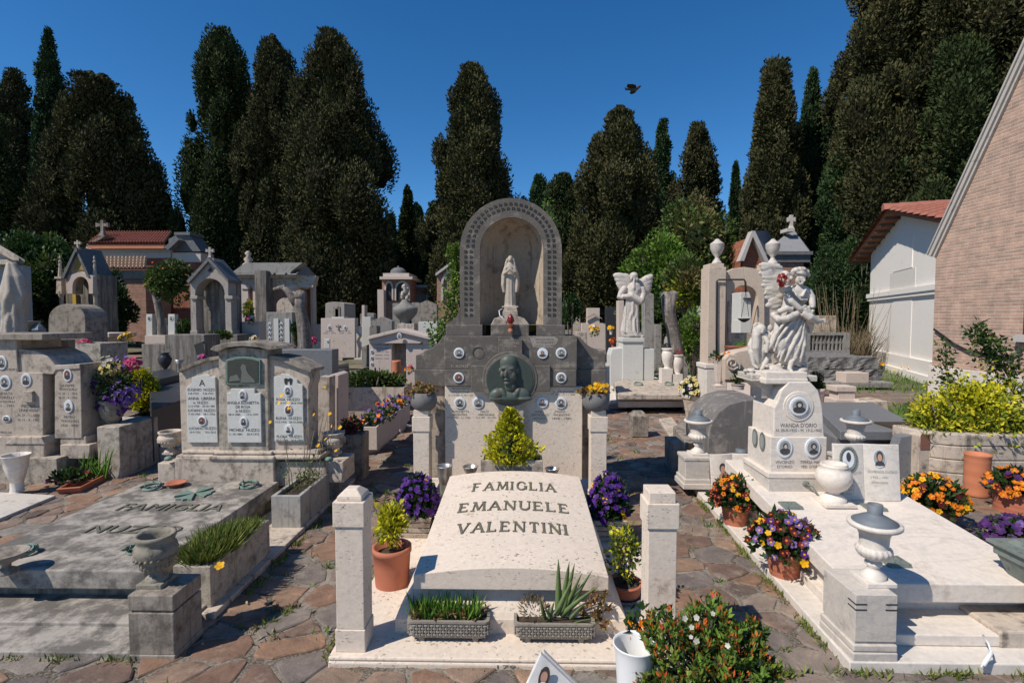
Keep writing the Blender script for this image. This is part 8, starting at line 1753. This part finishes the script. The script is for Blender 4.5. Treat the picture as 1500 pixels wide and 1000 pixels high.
def orec(cx,cy,rx,ry,rot,off,mi):
 pts=[]
 for k in range(22):
  a=2*math.pi*k/22;ex,ey=rx*math.cos(a),ry*math.sin(a);pts.append(P(cx+ex*math.cos(rot)-ey*math.sin(rot),cy+ex*math.sin(rot)+ey*math.cos(rot),D,-.012-off-(cy-957)*.0004))
 b.add(pts,[tuple(range(22))],mi)
orec(cx,cy,8,17,.25,0,1);orec(cx,cy-1,5,8.5,.25,.002,0);orec(cx-2,cy+13,7,7,.25,.0015,2);orec(cx+1,cy-9,6,4,.25,.0025,1);b.done('portrait',['skinp','photod','enamel'],t0)
t0=thing('foreground_bush','leafy green bush with orange new shoots filling the bottom centre right','shrub',P(1040,1000,1.8)[:2]+(0,))
b=B();D=1.78;s_=D/F;c0=np.array(P(1040,985,D));
lob=[]
for(cx,cy,rx,ry,dy)in((985,935,45,40,0),(1035,915,40,42,.05),(1010,975,60,40,-.05),(1065,960,50,48,0),(1105,935,22,26,.05),(1075,1000,62,40,-.05),(1120,985,24,30,.0),(1000,1030,60,40,-.08),(1075,1050,60,50,-.08),(955,1010,26,34,-.02)):lob.append((np.array(P(cx,cy,D,dy)),rx*s_,ry*s_))
spr=[]
for(c,rx,ry)in lob:
 n=int(30*rx*ry/(45*40*s_*s_))+6;u=sphere_pts(n,-.3);spr.append(c+u*np.array([rx,rx,ry])*rng.uniform(.6,1.08,(n,1)))
spr=np.concatenate(spr);stem=np.array([c0[0],c0[1],.3])
for p in spr[::2]:b.tube([tuple(stem+(p-stem)*.3),tuple(stem+(p-stem)*.7+rng.normal(size=3)*.01),tuple(p)],[.004,.003,.0015],4)
b.tube([(stem[0],stem[1],0),tuple(stem)],[.02,.012],6);b.done('stems','bark',t0)
b=B()
for i,p in enumerate(spr):
 ax=(p-stem)/np.linalg.norm(p-stem)*.5+np.array([0,0,.7]);m=17;tt=rng.uniform(-.055,.012,m)[:,None];th=rng.uniform(0,6.28,m)
 A_=np.stack([np.cos(th),np.sin(th),np.full(m,.65)],1);base=p+ax/np.linalg.norm(ax)*tt+rng.normal(size=(m,3))*.004
 k=rng.random();mi=1 if k<.3 else 0
 leaves(b,base,A_+ax*.6,.026,.42,mi,.25)
 if rng.random()<.55:leaves(b,np.tile(p,(6,1))+rng.normal(size=(6,3))*.008,A_[:6]+ax,.022,.4,2,.3)
for(c,rx,ry)in lob:n=160;u=sphere_pts(n);leaves(b,c+u*np.array([rx,rx,ry])*rng.uniform(.3,.85,(n,1)),u,.03,.5,3)
b.done('foliage',['bushleaf','brightleaf','orleaf','dkleaf'],t0)
b=B();pf=[(941,912),(953,905),(926,912),(936,925),(948,921),(928,930),(950,930)];flowers(b,np.array([P(a,c,1.9,rng.uniform(-.04,.04))for a,c in pf]),np.tile([-.1,-.9,.5],(len(pf),1)),.018,(0,1))
leaves(b,np.array([P(rng.uniform(915,985),rng.uniform(890,945),1.92,rng.uniform(-.04,.06))for _ in range(120)]),np.tile([0,-.2,.6],(120,1)),.04,.6,2,.5)
b.done('pansies',['orange','yellow','dkleaf'],t0);b=B();wf=[(1003,905),(1013,918),(1020,904),(1012,932),(1066,945),(1044,898),(1020,938)];flowers(b,np.array([P(a,c,1.68)for a,c in wf]),np.tile([0,-.9,.4],(len(wf),1)),.009,(0,0));b.done('pansies',['whitef'],t0)
t0=thing('flying_bird','dark hooded crow gliding in the blue sky right of centre','bird',P(928,130,16));D=16;s_=D/F
b=B();c=P(928,131,D);b.tube([P(918,129,D,-.05),P(922,130,D,-.03),P(928,131,D),P(933,130,D),P(939,126,D,.03)],[.015,.05,.075,.05,.015],10);b.ell(P(935,127.5,D,.02),(.05,.045,.045));b.done('body','feather',t0)
for pts in(((924,131,0),(918,127,-.1),(919,123,-.25),(926,123,-.3),(932,125,-.2),(932,130,0)),((926,132,0),(922,136,.1),(925,138,.25),(930,136,.25),(934,131,.05))):
 b=B();q=[P(a,cc_,D,d)for a,cc_,d in pts];n=len(q);b.add(q+[(p[0],p[1],p[2]-.012)for p in q],[tuple(range(n)),tuple(range(2*n-1,n-1,-1))]+[(i,i+n,(i+1)%n+n,(i+1)%n)for i in range(n)]);b.done('wing','feather2',t0)
b=B();q=[P(920,130,D),P(915,128,D),P(916,132,D),P(921,132,D)];b.add(q+[(p[0],p[1]+.01,p[2]-.01)for p in q],[(0,1,2,3),(7,6,5,4)]+[(i,i+4,(i+1)%4+4,(i+1)%4)for i in range(4)]);b.done('tail','feather2',t0)
#  weeds, dead leaves, twigs on the paving
def free(x,y):
 if-.95<x<.85 and y>2.2:return False
 if x<-1.55 and y<4.9:return-1.6<x
 if x>1.45:return x<1.66 and y>2.3 and False
 return True
b=B();J=[j for j in joints if free(*j)and j[1]<7.5];idx_=rng.choice(len(J),min(len(J),420),replace=False)
for i in idx_:
 x,y=J[i];kn=math.sin(x*3.3+1)*math.sin(y*2.7)
 if kn<-.1 and rng.random()<.75:continue
 n=rng.integers(6,26);sp=rng.uniform(.01,.035);pos=np.stack([x+rng.normal(size=n)*sp,y+rng.normal(size=n)*sp,np.full(n,.012)],1)
 leaves(b,pos,rng.normal(size=(n,3))*.5+np.array([0,0,.7]),rng.uniform(.02,.05),.22,rng.integers(0,3),.3)
def line_weeds(p0,p1,n,L=.04):
 t=rng.uniform(0,1,n);c=np.sin(t*37)*.5+.5;t=t[c>rng.uniform(0,.9,n)];m=len(t)
 pos=np.stack([p0[0]+(p1[0]-p0[0])*t+rng.normal(size=m)*.014,p0[1]+(p1[1]-p0[1])*t+rng.normal(size=m)*.014,np.full(m,.014)],1);leaves(b,pos,rng.normal(size=(m,3))*.5+np.array([0,0,.8]),L,.22,0,.3)
line_weeds((lA[0]-.02,4.9),(lB[0]-.02,fD1),1600);line_weeds((-1.56,4.6),(-1.56,2.8),800);line_weeds((-1.25,2.75),(-1.35,2.55),120);line_weeds((XL-.02,D0-.01),(XL-.02,4.4),300);line_weeds((XL,D0-.02),(XR,D0-.02),120,.02);line_weeds((xL-1,fD1-.02),(xR+.3,fD1-.02),900,.05);line_weeds((-3.2,Ds1-.02),(-1.7,Ds1-.02),500,.035);line_weeds((-3.2,Ds2-.005),(-1.7,Ds2-.005),200,.03)
tag(b.done('weeds',['grass','lgrass','dry'],None,loc=(0,4,0)),'small weeds and grass tufts sprouting from the paving joints','weeds',kind='stuff')
b=B();n=420;pos=np.stack([rng.uniform(-3.5,3.5,n),rng.uniform(2,7.5,n),rng.uniform(.028,.036,n)],1);w_=np.array([free(p[0],p[1])for p in pos]);pos=pos[w_];ax=rng.normal(size=(len(pos),3));ax[:,2]*=.12;leaves(b,pos,ax,.03,.5,0,.1)
tag(b.done('dead_leaves',['deadleaf'],None,loc=(0,4,0)),'dry brown leaves and petals scattered over the paving','leaf litter',kind='stuff')
